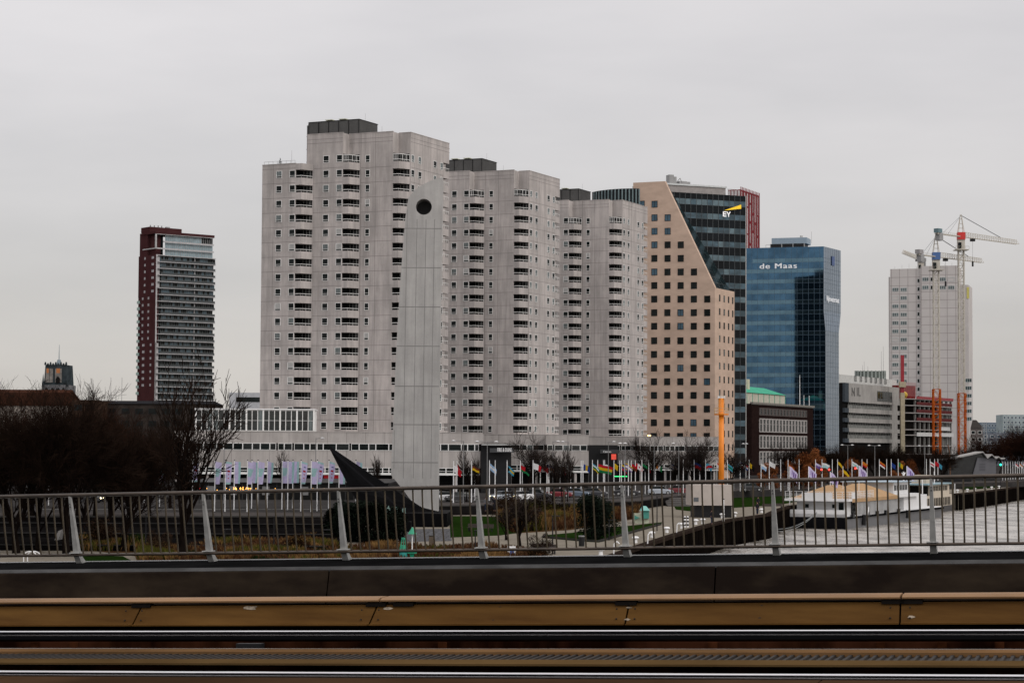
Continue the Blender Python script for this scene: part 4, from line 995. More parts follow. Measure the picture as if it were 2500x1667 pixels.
# ================================================================== CHURCH TOWER
f = Fr(102, 900, 1150, -6); r = f.thing('church_tower', 'blunt dark stone church tower with a thin spike, far left above the trees', 'church tower')
XC = lambda v: 60 + v * .15306; YC = lambda v: 820 + v * .15306
ST = mat('church_stone', (.15, .15, .155), .9, var=.35, scale=.25); SD = mat('church_dark_stone', (.04, .05, .055), .9, var=.3, scale=.3)
h = lambda x, y: f.hit(XC(x), YC(y))
mb = MB(); x0, x1 = h(275, 900)[0], h(685, 900)[0]; u0, u1 = h(318, 480)[0], h(650, 480)[0]; zm = h(300, 780)[1]; zu = h(300, 460)[1]
D = x1 - x0
mb.box(x0, x1, 0, D, 0, zm); 
mb.loft([(u0 - .6, 1, zm), (u1 + .6, 1, zm), (u1 + .6, D - 1, zm), (u0 - .6, D - 1, zm)], [(u0, 1.5, zu), (u1, 1.5, zu), (u1, D - 1.5, zu), (u0, D - 1.5, zu)], 1)
obj('wall', mb, [ST, SD], r); mb = MB()
for v0, v1 in ((330, 385), (480, 580), (395, 440)): a_, b_ = h(v0, 520), h(v1, 740); mb.box(a_[0], b_[0], .7, 1.4, b_[1], a_[1], 0)
split('pilaster', mb, mat('church_pale_stone', (.20, .185, .17), .9, var=.3, scale=.4), r); mb = MB()
for cxp, wv, t_, b_ in ((528, 60, 640, 740), (440, 40, 820, 890), (535, 60, 820, 900), (615, 40, 820, 890), (350, 50, 820, 890)):
    xa, xb_ = h(cxp - wv / 2, b_)[0], h(cxp + wv / 2, b_)[0]; zb_, zt_ = h(0, b_)[1], h(0, t_)[1]; mb.xprism([(xa, zb_), (xb_, zb_), (xb_, zb_ + (zt_ - zb_) * .6), ((xa + xb_) / 2, zt_), (xa, zb_ + (zt_ - zb_) * .6)], -.08, .75)
split('belfry_opening', mb, DARK, r); mb = MB()
for i in range(9): x = u0 + (u1 - u0) * i / 8; mb.tube((x, 1.5, zu), (x, 1.5, zu + (1.6 if i % 2 == 0 else 1)), .7, .35, 5)
for x in (x0 + .5, x1 - .5): mb.tube((x, .4, zm - 1), (x, .4, zm + 6), .8, .05, 5)
split('pinnacle', mb, SD, r); xm = h(485, 300)[0]
mb = MB(); mb.tube((xm, D / 2, zu), (xm, D / 2, zu + 3), 1.4, 1.0, 8); mb.tube((xm, D / 2, zu + 2), (xm, D / 2, h(0, 130)[1]), .28, .10, 5)
obj('spike', mb, mat('spike_blue_grey', (.2, .25, .28), .5), r)
CK = mat('gold_clock', (.42, .17, .07), .6); mb = MB()
for cxp, wv in ((530, 60), (362, 34)): a_ = h(cxp - wv / 2, 590); b_ = h(cxp + wv / 2, 515); mb.box(a_[0], b_[0], .6, .7, a_[1], b_[1])
split('clock_face', mb, CK, r)

# ================================================================== LOW CITY BEHIND
def block(name, label, px0, px1, ptop, Y, m, roof=None, rows=0, deg=0, depth=20, glass=None, cat='building', slope=0, wh=1.5, cols=None, dy=0):
    f = Fr(px0, ptop, Y, deg); r = f.thing(name, label, cat); W = f.hit(px1, ptop)[0]; z = f.top
    obj('wall', MB().box(0, W, 0, depth, 0, z), m, r)
    if roof:
        mb = MB(); hh = roof[1]; mb.add([(-.4, -.4, z), (W + .4, -.4, z), (W + .4, depth, z), (-.4, depth, z), (1, depth / 2, z + hh), (W - 1, depth / 2, z + hh)], [(0, 1, 5, 4), (1, 2, 5), (2, 3, 4, 5), (3, 0, 4)], 0); obj('roof', mb, roof[0], r)
    if rows:
        n = cols or max(2, int(W / 3.2)); me = win_mesh(W / n * .6, wh, 0, .12, glass or GLASS, WHITE if rows > 0 else BLACK, 0, .06); items = []
        for k in range(abs(rows)):
            for i in range(n): items.append(('w', (W * (i + .5) / n, 0, z - 1.2 - wh - 3.2 * k), 0))
        limited(r, 'window', items, {'w': me})
    return f, r, W
BROWN = mat('brown_roof', (.045, .020, .013), .85, var=.3, scale=.3); DBK = mat('dark_facade', (.03, .026, .024), .85, var=.3, scale=.3)
block('flat_building', 'pale building with a deep red brown roof band behind the leftmost trees', -60, 166, 985, 560, mat('pale_facade', (.28, .25, .22), .85), (BROWN, 4), 3)
_f = Fr(-60, 957, 548, 0); _r = _f.thing('roof_hall', 'wide red brown pitched roof below the church tower', 'building'); _W = _f.hit(166, 957)[0]
obj('wall', MB().box(0, _W, 0, 8, 0, _f.top - 3.4), mat('pale_facade', (.28, .25, .22), .85), _r); obj('roof', MB().box(-.3, _W + .3, -.3, 8, _f.top - 3.4, _f.top), BROWN, _r)
block('brick_house', 'dark brown block with a chimney-like raised part behind the left trees', 176, 236, 976, 545, mat('umber_facade', (.045, .028, .02), .85), None, -2)
block('long_building', 'long low dark building with a small flagpole left of the red tower', 225, 520, 985, 560, mat('umber_low_facade', (.04, .033, .029), .85, var=.4, scale=.3), (mat('slate_roof', (.022, .022, .024), .7), 1.0), -2)
block('rear_block', 'dark grey flat roofed block right of the red tower behind bare branches', 515, 640, 998, 520, mat('charcoal_facade', (.05, .048, .048), .8), None, -2, cols=14)
f, r, W = block('white_terrace_building', 'white stepped building with a sloping end seen between red tower and apartments', 560, 640, 958, 600, mat('white_render', (.45, .46, .48), .7), None, 0)
mb = MB()
for k in range(2): mb.box(2 + k, W, -.1, 0, f.top - 2.6 - k * 3.2, f.top - 1.3 - k * 3.2)
obj('window_ribbon', mb, GLASS, r)
mb = MB()
for x, h_ in ((270, 17), (297, 17)): p = at_y(x, 985, 580); mb.tube((p.x, 580, 10), (p.x, 580, p.z + h_ * .3 + 2), .1, .06, 4)
ant = thing('antenna_mast', 'pair of hair-thin masts rising left of the red tower', 'mast'); split('mast', mb, GREYM, ant)
p = at_y(283, 985, 575); dm = thing('cupola', 'tiny white cupola with a spike on the dark roofs left of the red tower', 'cupola', (p.x, 575, p.z - 1.5))
obj('dome', MB().ball((0, 0, 1.5), .9, 0, 8, 6), WPAINT, dm); obj('spike', MB().tube((0, 0, 2), (0, 0, 5.5), .12, .04, 5), GREYM, dm)
# far right
BT = mat('hazy_blue_facade', (.13, .17, .21), .8, var=.15, scale=.1); BGL = mat('hazy_blue_glass', (.05, .08, .11), .2)
block('flats_block', 'blue grey flat roofed block far off at the right, left of a taller one', 2380, 2450, 1031, 1500, BT, None, 4, glass=BGL, wh=1.8, cols=9)
block('flats_block', 'taller pale teal block of flats at the right edge', 2448, 2530, 1012, 1450, mat('pale_teal_facade', (.28, .33, .34), .8, var=.2, scale=.1), None, 6, glass=BGL, wh=1.6, cols=9)
block('low_block', 'low brown house with dark roof right of the pale tower', 2368, 2400, 1045, 1000, mat('brown_grey_facade', (.13, .115, .11), .85), (mat('brown_dark_roof', (.05, .045, .042), .8), 4), 3)
block('balcony_block', 'low blue grey apartment row with balconies at the far right', 2398, 2530, 1056, 1100, mat('blue_grey_facade', (.15, .17, .20), .85, var=.3, scale=.1), None, 4, glass=BGL, wh=1.5)
block('office_podium', 'dark low building behind the far bare trees at right', 1985, 2390, 1108, 620, DBK, None, -1, cols=30)
obj_m = MB()
rt = thing('mast_group', 'three tall slender white masts near the far right flats', 'masts')
for x in (2398, 2403, 2409): a_ = at_y(x, 1100, 700); b_ = at_y(x, 1030, 700); obj_m.tube((a_.x, 700, 1), (a_.x, 700, b_.z), .14, .1, 5)
split('mast', obj_m, mat('mast_grey', (.3, .31, .31), .6), rt)

# ================================================================== MONUMENT
f = Fr(1050, 1250, 256, 0, base=0); r = f.thing('bow_monument', 'tall curved concrete mast with a round hole and a dark steel prow', 'monument')
h = lambda x, y, yy=0: f.hit(x * 1.06292, y * 1.06292, yy)
left = [(893, 1170), (899, 1060), (904, 950), (909, 830), (913, 750), (919, 650), (926, 560), (931, 500), (938, 455)]
top = [(949, 440), (962, 430), (975, 422), (988, 416), (1001, 411), (1017, 407.5)]
right = [(1014, 560), (1011, 750), (1008, 950), (1007, 1060), (1006, 1179)]
# the mast narrows towards its foot, hidden behind the dark prow
out = [(968, 1179), (945, 1150), (930, 1130), (898, 1090)] + left[1:] + top + right
pts = [h(x, y) for x, y in out]
hc = f.hit(1034.7, 505); hr = (f.hit(1034.7 + 19.5, 505)[0] - hc[0]); 
# facade with a real round hole: fan between the outline and the hole's rim
def ring(c, r_, n=48): return [(c[0] + r_ * math.cos(6.28318 * i / n), c[1] + r_ * math.sin(6.28318 * i / n)) for i in range(n)]
TH = 3.2
def slab_hole(pts, c, r_, y0, y1):
    """extruded outline, split at the hole: upper strip of quads around the rim"""
    bm = bmesh.new()
    def loop(ps, y): return [bm.verts.new((p[0], y, p[1])) for p in ps]
    rg = ring(c, r_)
    for y in (y0, y1):
        A = loop(pts, y); B = loop(rg, y); ed = []
        for lp in (A, B):
            for i in range(len(lp)): ed.append(bm.edges.new((lp[i], lp[(i + 1) % len(lp)])))
        bmesh.ops.triangle_fill(bm, edges=ed, use_beauty=True, use_dissolve=False)
        if y == y0: A0, B0 = A, B
    for P, Q in ((A0, A), (B0, B)):
        for i in range(len(P)): j = (i + 1) % len(P); bm.faces.new((P[i], P[j], Q[j], Q[i]))
    bmesh.ops.recalc_face_normals(bm, faces=bm.faces); me = bpy.data.meshes.new('mast'); bm.to_mesh(me); bm.free(); return me
me = slab_hole(pts, hc, hr, 0, TH); me.materials.append(CONC_M); inst('mast', me, r)
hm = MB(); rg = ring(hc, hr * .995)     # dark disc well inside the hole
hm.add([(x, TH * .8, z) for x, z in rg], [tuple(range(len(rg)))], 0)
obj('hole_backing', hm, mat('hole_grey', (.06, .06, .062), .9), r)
jm = MB()
def edge_x(z, side):
    ps = [pts[i] for i in range(len(pts))]; xs = []
    for (xa, za), (xb, zb) in zip(ps, ps[1:] + ps[:1]):
        if (za - z) * (zb - z) <= 0 and abs(za - zb) > 1e-6: xs.append(xa + (xb - xa) * (z - za) / (zb - za))
    return (min(xs) if side < 0 else max(xs)) if xs else None
for y in (525, 615, 705, 795, 887, 975, 1062):
    z = h(970, y)[1]; a_, b_ = edge_x(z, -1), edge_x(z, 1); jm.box(a_ + .03, b_ - .03, -.006, 0, z - .05, z + .05)
for t in (.13, .32, .52, .70, .87):
    zs_ = [h(970, y)[1] for y in range(460, 1120, 22)]; prev = None
    for z in zs_:
        a_, b_ = edge_x(z, -1), edge_x(z, 1); b_ = h(1012, 800)[0] + (b_ - h(1012, 800)[0]); x = a_ + (b_ - a_) * t if False else b_ - (1 - t) * 6.0 - .1
        if x > a_ + .2 and prev and math.hypot(x - hc[0], z - hc[1]) > hr + 1.2: jm.box(x - .03, x + .03, -.007, 0, z, prev)
        prev = z
obj('panel_joint', jm, mat('monument_joint', (.20, .195, .19), .8), r)
HULL = mat('black_steel_prow', (.0035, .0035, .004), .55, var=.4, scale=.3, spec=.02)
tip = h(752, 1022, -6); 
mb = MB(); hp = lambda px, py, yy: (lambda q: (q[0], yy, q[1]))(f.hit(px, py, yy))
A = hp(800, 1086, -6); Bt = hp(956, 1190, -.3); Ct = hp(1030, 1238, -.3); D = hp(1096, 1254, -4); Eb = hp(1094, 1284, -7.5); Fb = hp(930, 1290, -8); Gb = hp(856, 1196, -6); Hb = hp(880, 1240, -5.5)
Bk = hp(956, 1190, 5); Ck = hp(1030, 1238, 5); 
mb.poly([A, Bt, Gb], 0); mb.poly([Gb, Bt, Ct, Hb], 0); mb.poly([Hb, Ct, D, Eb, Fb], 0)
mb.poly([A, Bk, Bt], 0); mb.poly([Bt, Bk, Ck, Ct], 0); mb.poly([A, Gb, Bk], 0); mb.poly([Gb, Hb, Ck, Bk], 0); mb.poly([Hb, Fb, Ck], 0)
mb.tube(hp(806, 1096, -6.05), hp(1000, 1262, -3.6), .12, .12, 4, 1)
obj('prow', mb, [HULL, mat('prow_seam', (.015, .015, .017), .7)], r)
p0 = f.hit(990, 1290)[0]; p1 = f.hit(1096, 1290)[0]
obj('plinth', MB().prism([(p0 - 2, -8.2), (p1, -8.2), (p1 + .3, 6), (p0 - 2, 6)], 0, f.hit(1040, 1253, -8.2)[1]), HULL, r)

# ================================================================== FIGURES (people and bronzes)
def figure(name, label, cat, loc, rz, m, scale=1.0, arm=0.0, walk=.12, tors=None, legs=None, hairm=None, parent=None, group=None):
    """one continuous skinned body with clothing and hair as children"""
    r = thing(name, label, cat, loc, rz, group) if not parent else inst(name, None, parent, loc, rz)
    me = bpy.data.meshes.new('body')
    V = [((0, 0, .95), .115), ((0, 0, 1.15), .125), ((0, 0, 1.38), .13), ((0, 0, 1.5), .05), ((0, -.01, 1.62), .085), ((0, -.015, 1.70), .075),
         ((-.17, 0, 1.42), .055), ((-.23, .02 - arm * .1, 1.16), .042), ((-.22, -.08 - arm * .2, .95), .032), ((-.215, -.11 - arm * .2, .87), .026),
         ((.17, 0, 1.42), .055), ((.23, .03, 1.16), .042), ((.22, -.02, .95), .032), ((.215, -.04, .87), .026),
         ((-.09, 0, .88), .085), ((-.10, -walk * .6, .48), .06), ((-.10, -walk * .7, .08), .042), ((-.10, -walk * .7 - .13, .03), .035),
         ((.09, 0, .88), .085), ((.10, walk * .3, .48), .06), ((.10, walk, .08), .042), ((.10, walk - .13, .03), .035)]
    E_ = [(0, 1), (1, 2), (2, 3), (3, 4), (4, 5), (2, 6), (6, 7), (7, 8), (8, 9), (2, 10), (10, 11), (11, 12), (12, 13), (0, 14), (14, 15), (15, 16), (16, 17), (0, 18), (18, 19), (19, 20), (20, 21)]
    me.from_pydata([v for v, _ in V], E_, []); o = inst('body', me, r); o.modifiers.new('s', 'SKIN')
    for i, (_, rr) in enumerate(V): me.skin_vertices[0].data[i].radius = (rr, rr)
    me.skin_vertices[0].data[0].use_root = True
    o.modifiers.new('d', 'SUBSURF').levels = 1; o.modifiers['d'].render_levels = 1
    me.materials.append(m); o.scale = (scale,) * 3
    if tors:
        mb = MB(); mb.loft([(.16 * math.cos(t), .13 * math.sin(t), .86) for t in [i * .7854 for i in range(8)]], [(.17 * math.cos(t), .14 * math.sin(t), 1.2) for t in [i * .7854 for i in range(8)]], 0, False)
        mb.loft([(.17 * math.cos(t), .14 * math.sin(t), 1.2) for t in [i * .7854 for i in range(8)]], [(.19 * math.cos(t), .12 * math.sin(t), 1.44) for t in [i * .7854 for i in range(8)]], 0, False)
        mb.loft([(.19 * math.cos(t), .12 * math.sin(t), 1.44) for t in [i * .7854 for i in range(8)]], [(.07 * math.cos(t), .07 * math.sin(t), 1.52) for t in [i * .7854 for i in range(8)]], 0, False)
        obj('coat', mb, tors, r)
        for s in (-1, 1): sg_ = V[7 if s < 0 else 11][0], V[8 if s < 0 else 12][0]; m2 = MB(); m2.tube((s * .17, 0, 1.42), sg_[0], .075, .062, 7); m2.tube(sg_[0], sg_[1], .062, .05, 7); obj('sleeve', m2, tors, r)
    if legs:
        for q in (14, 18): m2 = MB(); m2.tube(V[q][0], V[q + 1][0], .105, .08, 7); m2.tube(V[q + 1][0], V[q + 2][0], .08, .065, 7); obj('trouser_leg', m2, legs, r)
    if hairm: obj('hair', MB().ball((0, .02, 1.68), .098, 0, 8, 6), hairm, r)
    return r
SKIN = mat('skin', (.35, .2, .15), .6); COAT = mat('dark_coat', (.02, .02, .025), .9); HAIR = mat('dark_hair', (.02, .012, .01), .8); JEAN = mat('dark_trousers', (.02, .025, .04), .9); RCOAT = mat('red_coat', (.3, .03, .03), .9)
BRZ = mat('pale_green_bronze', (.16, .26, .23), .55, var=.3, scale=3)
gm_ = thing('bronze_group', 'pale green bronze figures standing against the dark prow', 'sculpture', tuple(at_z(968, 1297, 0)))
for i, (dx, dy, rz) in enumerate(((-.9, 0, .5), (0, -.4, -.3), (.8, .2, 1.0), (-.2, .6, 2))): figure('figure', '', '', (dx, dy, 1.1), rz, BRZ, 1.0, .6 if i % 2 else -.4, .25, parent=gm_)
obj('pedestal', MB().box(-1.6, 1.6, -1, 1, 0, 1.1), HULL, gm_)
pl = [(1849, 1256, 'person in dark clothes walking the promenade left of the white ship', COAT, JEAN), (1851, 1240, 'person in a dark coat farther along the promenade, beside the right lawn', COAT, COAT),
      (1738, 1272, 'person crouched dark beside the quay edge right of the striped posts', COAT, JEAN), (1208, 1247, 'person in black standing by the flagpoles on the boulevard', COAT, COAT),
      (1186, 1247, 'person in a grey jacket at the boulevard edge left of the person in black', mat('grey_jacket', (.12, .12, .13), .9), JEAN), (1888, 1243, 'person in red trousers and dark coat near the benches', COAT, RCOAT)]
for x, y, lb, c_, t_ in pl:
    z = 1.34 if y < 1250 and x < 1300 else 0.0
    if x == 1738: y = 1279
    p = at_z(x, y + 0, z); figure('person', lb, 'person', (p.x, p.y, z), rnd(-2, 2), SKIN, 1, .2, .18, c_, t_, HAIR)
    if x == 1738: COL.objects[-1]

# ================================================================== TREES
BARK = mat('dark_bark', (.009, .0065, .0055), .95, var=.3, scale=2); TWIG = mat('brown_twigs', (.015, .0095, .007), .95, var=.3, scale=.5)
TWIGR = mat('russet_twigs', (.024, .011, .007), .95, var=.3, scale=.5); TWIGG = mat('grey_twigs', (.030, .023, .020), .95, var=.25, scale=.5)
def bare_tree_meshes(seed, H, trunk_h, r0, nl, counts, spread=.55, tw=.02, up=.25, wig=.075, limb=3.2):
    rg = random.Random(seed); T = MB(); C = MB()
    def seg(p, d, Ln, rad, lev):
        mbx = T if lev <= 1 else C; ns = 4 if lev < 2 else (3 if lev < 4 else 2); pts = [p]; q = p; dd = d.copy()
        for i in range(ns):
            dd = (dd + Vector((rg.gauss(0, wig), rg.gauss(0, wig), rg.gauss(0, wig * .6) + up * (.22 if lev < 3 else .06)))).normalized(); q = q + dd * (Ln / ns); pts.append(q)
        rs = [max(tw * .5, rad * (1 - .62 * i / ns)) for i in range(ns + 1)]
        n = 7 if lev == 0 else 5 if lev == 1 else 4 if lev == 2 else 3
        for i in range(ns): mbx.tube(pts[i], pts[i + 1], rs[i], rs[i + 1], n, 0 if lev < 4 else 1, False)
        if lev + 1 >= nl: return
        k = counts[lev]
        for j in range(k):
            t = (.55 + .45 * j / max(1, k - 1)) if lev == 0 else rg.uniform(.22, 1.0); idx = min(ns - 1, int(t * ns)); fr = t * ns - idx; bp = pts[idx].lerp(pts[idx + 1], fr)
            base = (pts[idx + 1] - pts[idx]).normalized(); a = rg.uniform(0, 6.283) + j * 2.4; o = base.orthogonal().normalized(); o2 = base.cross(o)
            side = o * math.cos(a) + o2 * math.sin(a); sp_ = spread * rg.uniform(.6, 1.25) * (1.1 if lev else .85)
            nd = (base * 1.0 + side * sp_ + Vector((0, 0, up * .4))).normalized()
            seg(bp, nd, Ln * rg.uniform(.48, .72) * (limb if lev == 0 else 1), max(tw, rs[idx] * rg.uniform(.42, .62)), lev + 1)
    seg(Vector((0, 0, 0)), Vector((0, 0, 1)), trunk_h, r0, 0)
    hz = max(v[2] for v in C.v); s = H / hz
    for M in (T, C): M.v = [(x * s, y * s, z * s) for x, y, z in M.v]
    return T.mesh('trunk', [BARK, BARK]), C
def tree_proto(seed, H, trunk_h, r0, nl, counts, mats, **k):
    T, C = bare_tree_meshes(seed, H, trunk_h, r0, nl, counts, **k); return T, C.mesh('crown', mats)
BIG = [tree_proto(s, 16, 3.2, .42, 6, (8, 7, 6, 5, 4), [BARK, TWIG], spread=.62, tw=.02, up=.12) for s in (11, 12, 14)]
RUS = tree_proto(23, 14, 2.6, .34, 6, (8, 6, 5, 5, 3), [BARK, TWIGR], spread=.62, tw=.02, up=.12)
OPEN = tree_proto(33, 17, 2.6, .42, 6, (7, 5, 4, 3, 2), [BARK, TWIG], spread=.55, tw=.028, up=.3)
SML = [tree_proto(s, 9, 2.6, .12, 5, (7, 6, 5, 4), [BARK, TWIGG], spread=.34, tw=.018, up=.5, limb=1.8) for s in (41, 42)]
WID = tree_proto(51, 11, 2.4, .2, 5, (8, 7, 6, 5), [BARK, TWIGG], spread=.62, tw=.02, up=.15, limb=2.6)
THIN = tree_proto(15, 16, 3.4, .36, 6, (7, 5, 5, 4, 3), [BARK, TWIG], spread=.62, tw=.02, up=.14)
MUL_ = tree_proto(61, 5.2, .6, .12, 5, (9, 5, 4, 3), [BARK, TWIGG], spread=.8, tw=.014, limb=3.4)
def place_tree(pr, px, py, z, H, H0, label, group, rz=None, sx=1.0, name='bare_tree', Y=None):
    p = at_y(px, py, Y) if Y else at_z(px, py, z)
    r = thing(name, label, 'tree', (p.x, p.y, z), rnd(0, 6.28) if rz is None else rz, group); s = H / H0; r.scale = (s * sx, s * sx, s)
    inst('trunk', pr[0], r); inst('crown', pr[1], r); return r
random.seed(77)
GRP = 'bare park trees at the left'
ordn = ['first', 'second', 'third', 'fourth', 'fifth', 'sixth', 'seventh', 'eighth', 'ninth', 'tenth', 'eleventh', 'twelfth', 'thirteenth', 'fourteenth', 'fifteenth', 'sixteenth']
front = [(40, 1350, 15.0, 0), (92, 1345, 14.0, 1), (163, 1352, 15.5, 2), (-25, 1340, 14.5, 1)]
for i, (x, y, H, k) in enumerate(front): place_tree(THIN if i % 2 else BIG[k], x, y, 0, H, 16, ['bare tree at the left edge with forked trunk, closest to the paved corner', 'bare tree between the forked tree and the thickest trunk at left', 'dense bare tree with the thickest trunk, left of the first pale railing post', 'bare tree half cut off by the left frame edge'][i], GRP, sx=1.0, rz=i * 1.3)
back = [(15, 1262, 18.5, 0, 0), (78, 1262, 18.5, 2, 0), (190, 1262, 18.5, 1, 0), (232, 1262, 18, 0, 0), (272, 1262, 15.5, 3, 0), (318, 1262, 15, 3, 0), (365, 1262, 15, 2, 0), (165, 1240, 18, 0, 0), (50, 1240, 18, 3, 0), (415, 1240, 15, 0, 0)]
back.sort()
for i, (x, y, H, k, _) in enumerate(back):
    pr = RUS if k == 3 else THIN; place_tree(pr, x, y, RZ, H * .86, 14 if k == 3 else 16, ('russet' if k == 3 else 'dark') + ' bare boulevard tree, ' + ordn[i] + ' from the left behind the terraces', GRP, sx=.95)
place_tree(OPEN, 447, 1372, 0, 17.2, 17, 'large open bare tree with several rising limbs in front of the podium', GRP, rz=.8, sx=.85)
place_tree(BIG[1], 300, 1345, 0, 12.5, 16, 'smaller bare tree with reddish twigs on the planted slope', GRP)
GS = 'slim bare street trees before the podium'
sm = [(695, 1222, 8.0, 0, 'upright slim bare tree above the banners, left of the black prow'), (917, 1222, 7.6, 1, 'narrow bare tree between black prow and concrete mast'), (1139, 1222, 8.6, 0, 'slim bare tree right of the concrete mast, its trunk knotted'), (1162, 1222, 7.6, 1, 'thin bare tree just left of the dark portal'),
      (1350, 1219, 8.6, 1, 'upright bare tree before the pale podium block, left of two'), (1372, 1219, 8.8, 0, 'upright bare tree before the pale podium block, right of two'), (1386, 1219, 8.4, 1, 'slender bare tree next to the black portal with the red sign')]
for x, y, H, k, lb in sm: place_tree(SML[k], x, y, RZ, H, 9, lb, GS, Y=315)
wd_ = [(1290, 1219, 11.5, 'spreading bare tree before the grey recessed podium', 335), (1590, 1213, 12, 'broad bare tree below the salmon block, left of the orange pole', 372), (1640, 1213, 9.5, 'bare tree between the broad tree and the orange pole', 380), (1690, 1212, 12, 'round bare tree just left of the orange pole', 385), (1728, 1212, 11, 'bare tree touching the orange pole from the left', 392), (1786, 1212, 10, 'bare tree right of the orange pole under the narrow windows', 395)]
for x, y, H, lb, Y in wd_: place_tree(WID, x, y, RZ, H, 11, lb, 'bare boulevard trees', Y=Y)
place_tree(MUL_, 1268, 1333, 0, 5.4, 5.2, 'low multi stemmed bare tree in the brown planting bed', None)
place_tree(MUL_, 1236, 1318, 0, 3.8, 5.2, 'small bare shrub left of the low multi stemmed tree', None)
RUSB = mat('orange_brown_leaves', (.16, .055, .02), .9, var=.35, scale=.8)
def leafy(seed, H, Wd, m, n, fs, z0=.15, lumps=9, flat=1.0, cone=False):
    rg = random.Random(seed); mb = MB(); L_ = []
    for i in range(lumps):
        t = rg.uniform(z0, .85); a = rg.uniform(0, 6.28); rr = rg.uniform(.1, .33) * Wd * (1 - (t if cone else 0) * .8); L_.append((rr * math.cos(a), rr * math.sin(a), t * H, rg.uniform(.14, .26) * Wd * (1 - (t if cone else 0) * .6)))
    for i in range(n):
        cx, cy, cz, R2 = rg.choice(L_); v = Vector((rg.gauss(0, 1), rg.gauss(0, 1), rg.gauss(0, 1))).normalized() * R2 * rg.uniform(.55, 1.12); p = Vector((cx, cy, cz)) + Vector((v.x, v.y, v.z * flat))
        if p.z < 0.05: continue
        a = Vector((rg.gauss(0, 1), rg.gauss(0, 1), rg.gauss(0, .6))).normalized() * fs * rg.uniform(.6, 1.4); b = a.orthogonal().normalized() * fs * .45
        mb.add([p - a, p + b, p + a, p - b], [(0, 1, 2, 3)], 0)
    return mb.mesh('crown', [m])
DG = mat('black_green_needles', (.007, .010, .007), .95, var=.5, scale=1.5)
evm = [leafy(5, 6.5, 6.5, DG, 9000, .17, .12, 16), leafy(6, 5.5, 5, DG, 7000, .17, .1, 13)]
trk = MB()
for i in range(4): trk.tube((i * .5 - .75, .1 * i, 0), (i * .8 - 1.2, .1, 3), .12, .06, 5)
trm = trk.mesh('trunk', [BARK])
for x, y, H, k, sx, lb in ((862, 1322, .66, 0, 1.3, 'dark evergreen with ragged outline beneath the prow tip'), (905, 1325, .72, 1, 1.3, 'dark evergreen in the middle of the clump before the prow'), (950, 1322, .62, 1, 1.2, 'dark evergreen nearest the green river beacons'), (828, 1318, .66, 1, 1.1, 'dark evergreen at the left end of the clump before the prow'), (1450, 1316, .74, 0, 1.12, 'solitary broad dark evergreen on the promenade lawn')):
    p = at_z(x, y, 0); r = thing('evergreen_tree', lb, 'tree', (p.x, p.y, 0), rnd(0, 6), 'dark evergreens by the promenade'); r.scale = (H * sx, H * sx, H); inst('crown', evm[k], r); inst('trunk', trm, r)
SHR = [leafy(s_, 2.4, 4.2, mat('brown_shrub_leaves', (.022, .013, .008), .95, var=.5, scale=1.5), 2600, .09, .1, 10) for s_ in (81, 82)]
for i, (x, y, k, lb) in enumerate(((1225, 1262, 1.2, 'left end of the middle bed'), (1262, 1268, 1.4, 'behind the low multi stemmed tree'), (1318, 1266, 1.3, 'middle of the middle bed'), (1366, 1270, 1.1, 'between shrubs and the lone evergreen'), (1290, 1296, 1.0, 'front edge of the middle bed'), (1540, 1262, .9, 'left of the cream hut'), (250, 1330, 1.0, 'planted slope at left'), (395, 1352, .8, 'foot of the large open tree'), (720, 1352, .7, 'dry grass strip at centre left'), (1310, 1362, .8, 'beside the dark benches'))):
    p = at_z(x, y, 0); r = thing('brown_shrub', 'rounded brown winter shrub, ' + lb, 'shrub', (p.x, p.y, 0), rnd(0, 6), 'brown winter shrubs'); r.scale = (k, k, k); inst('foliage', SHR[i % 2], r)
beech = [leafy(s, 8, 5, RUSB, 3600, .16, .1, 12) for s in (71, 72)]
tr1 = MB().cyl(0, 0, 0, 6, .16, 6, 0, .06).mesh('trunk', [BARK])
for i, (x, Y, H) in enumerate(((1862, 430, .72), (1885, 425, .62), (1925, 430, .78), (1955, 428, 1.0), (1978, 440, 1.12), (2000, 445, .95), (2062, 450, .8), (2085, 455, .85), (2192, 470, .75), (2225, 475, .8))):
    q = at_y(x, 1205, Y); r = thing('russet_tree', 'orange brown leafy tree beyond the right lawn, ' + ordn[i] + ' from the left of its row', 'tree', (q.x, Y, RZ), rnd(0, 6), 'orange brown trees before the brick building'); r.scale = (H, H, H); inst('crown', beech[i % 2], r); inst('trunk', tr1, r)
for i, (x, Y, H) in enumerate(((1935, 470, 10.5), (1962, 480, 10), (2020, 500, 9.5), (2060, 500, 10), (2100, 505, 10), (2135, 510, 9.5), (2175, 510, 10), (2210, 520, 9.5), (2250, 520, 9.5), (2300, 530, 10), (2372, 620, 10))):
    place_tree(BIG[i % 3], x, 1180, RZ, H, 16, 'dark bare tree before the banded office and building site, ' + ordn[i] + ' from the left', 'far boulevard trees at the right', Y=Y)
for i, (x, Y, H) in enumerate(((2400, 660, 14), (2422, 665, 13), (2440, 650, 15), (2462, 640, 15), (2484, 640, 16), (2505, 630, 17))):
    place_tree(RUS, x, 1180, RZ, H, 14, 'purple brown bare tree under the far right flats, ' + ordn[i] + ' from the left', 'far right bare trees', Y=Y)

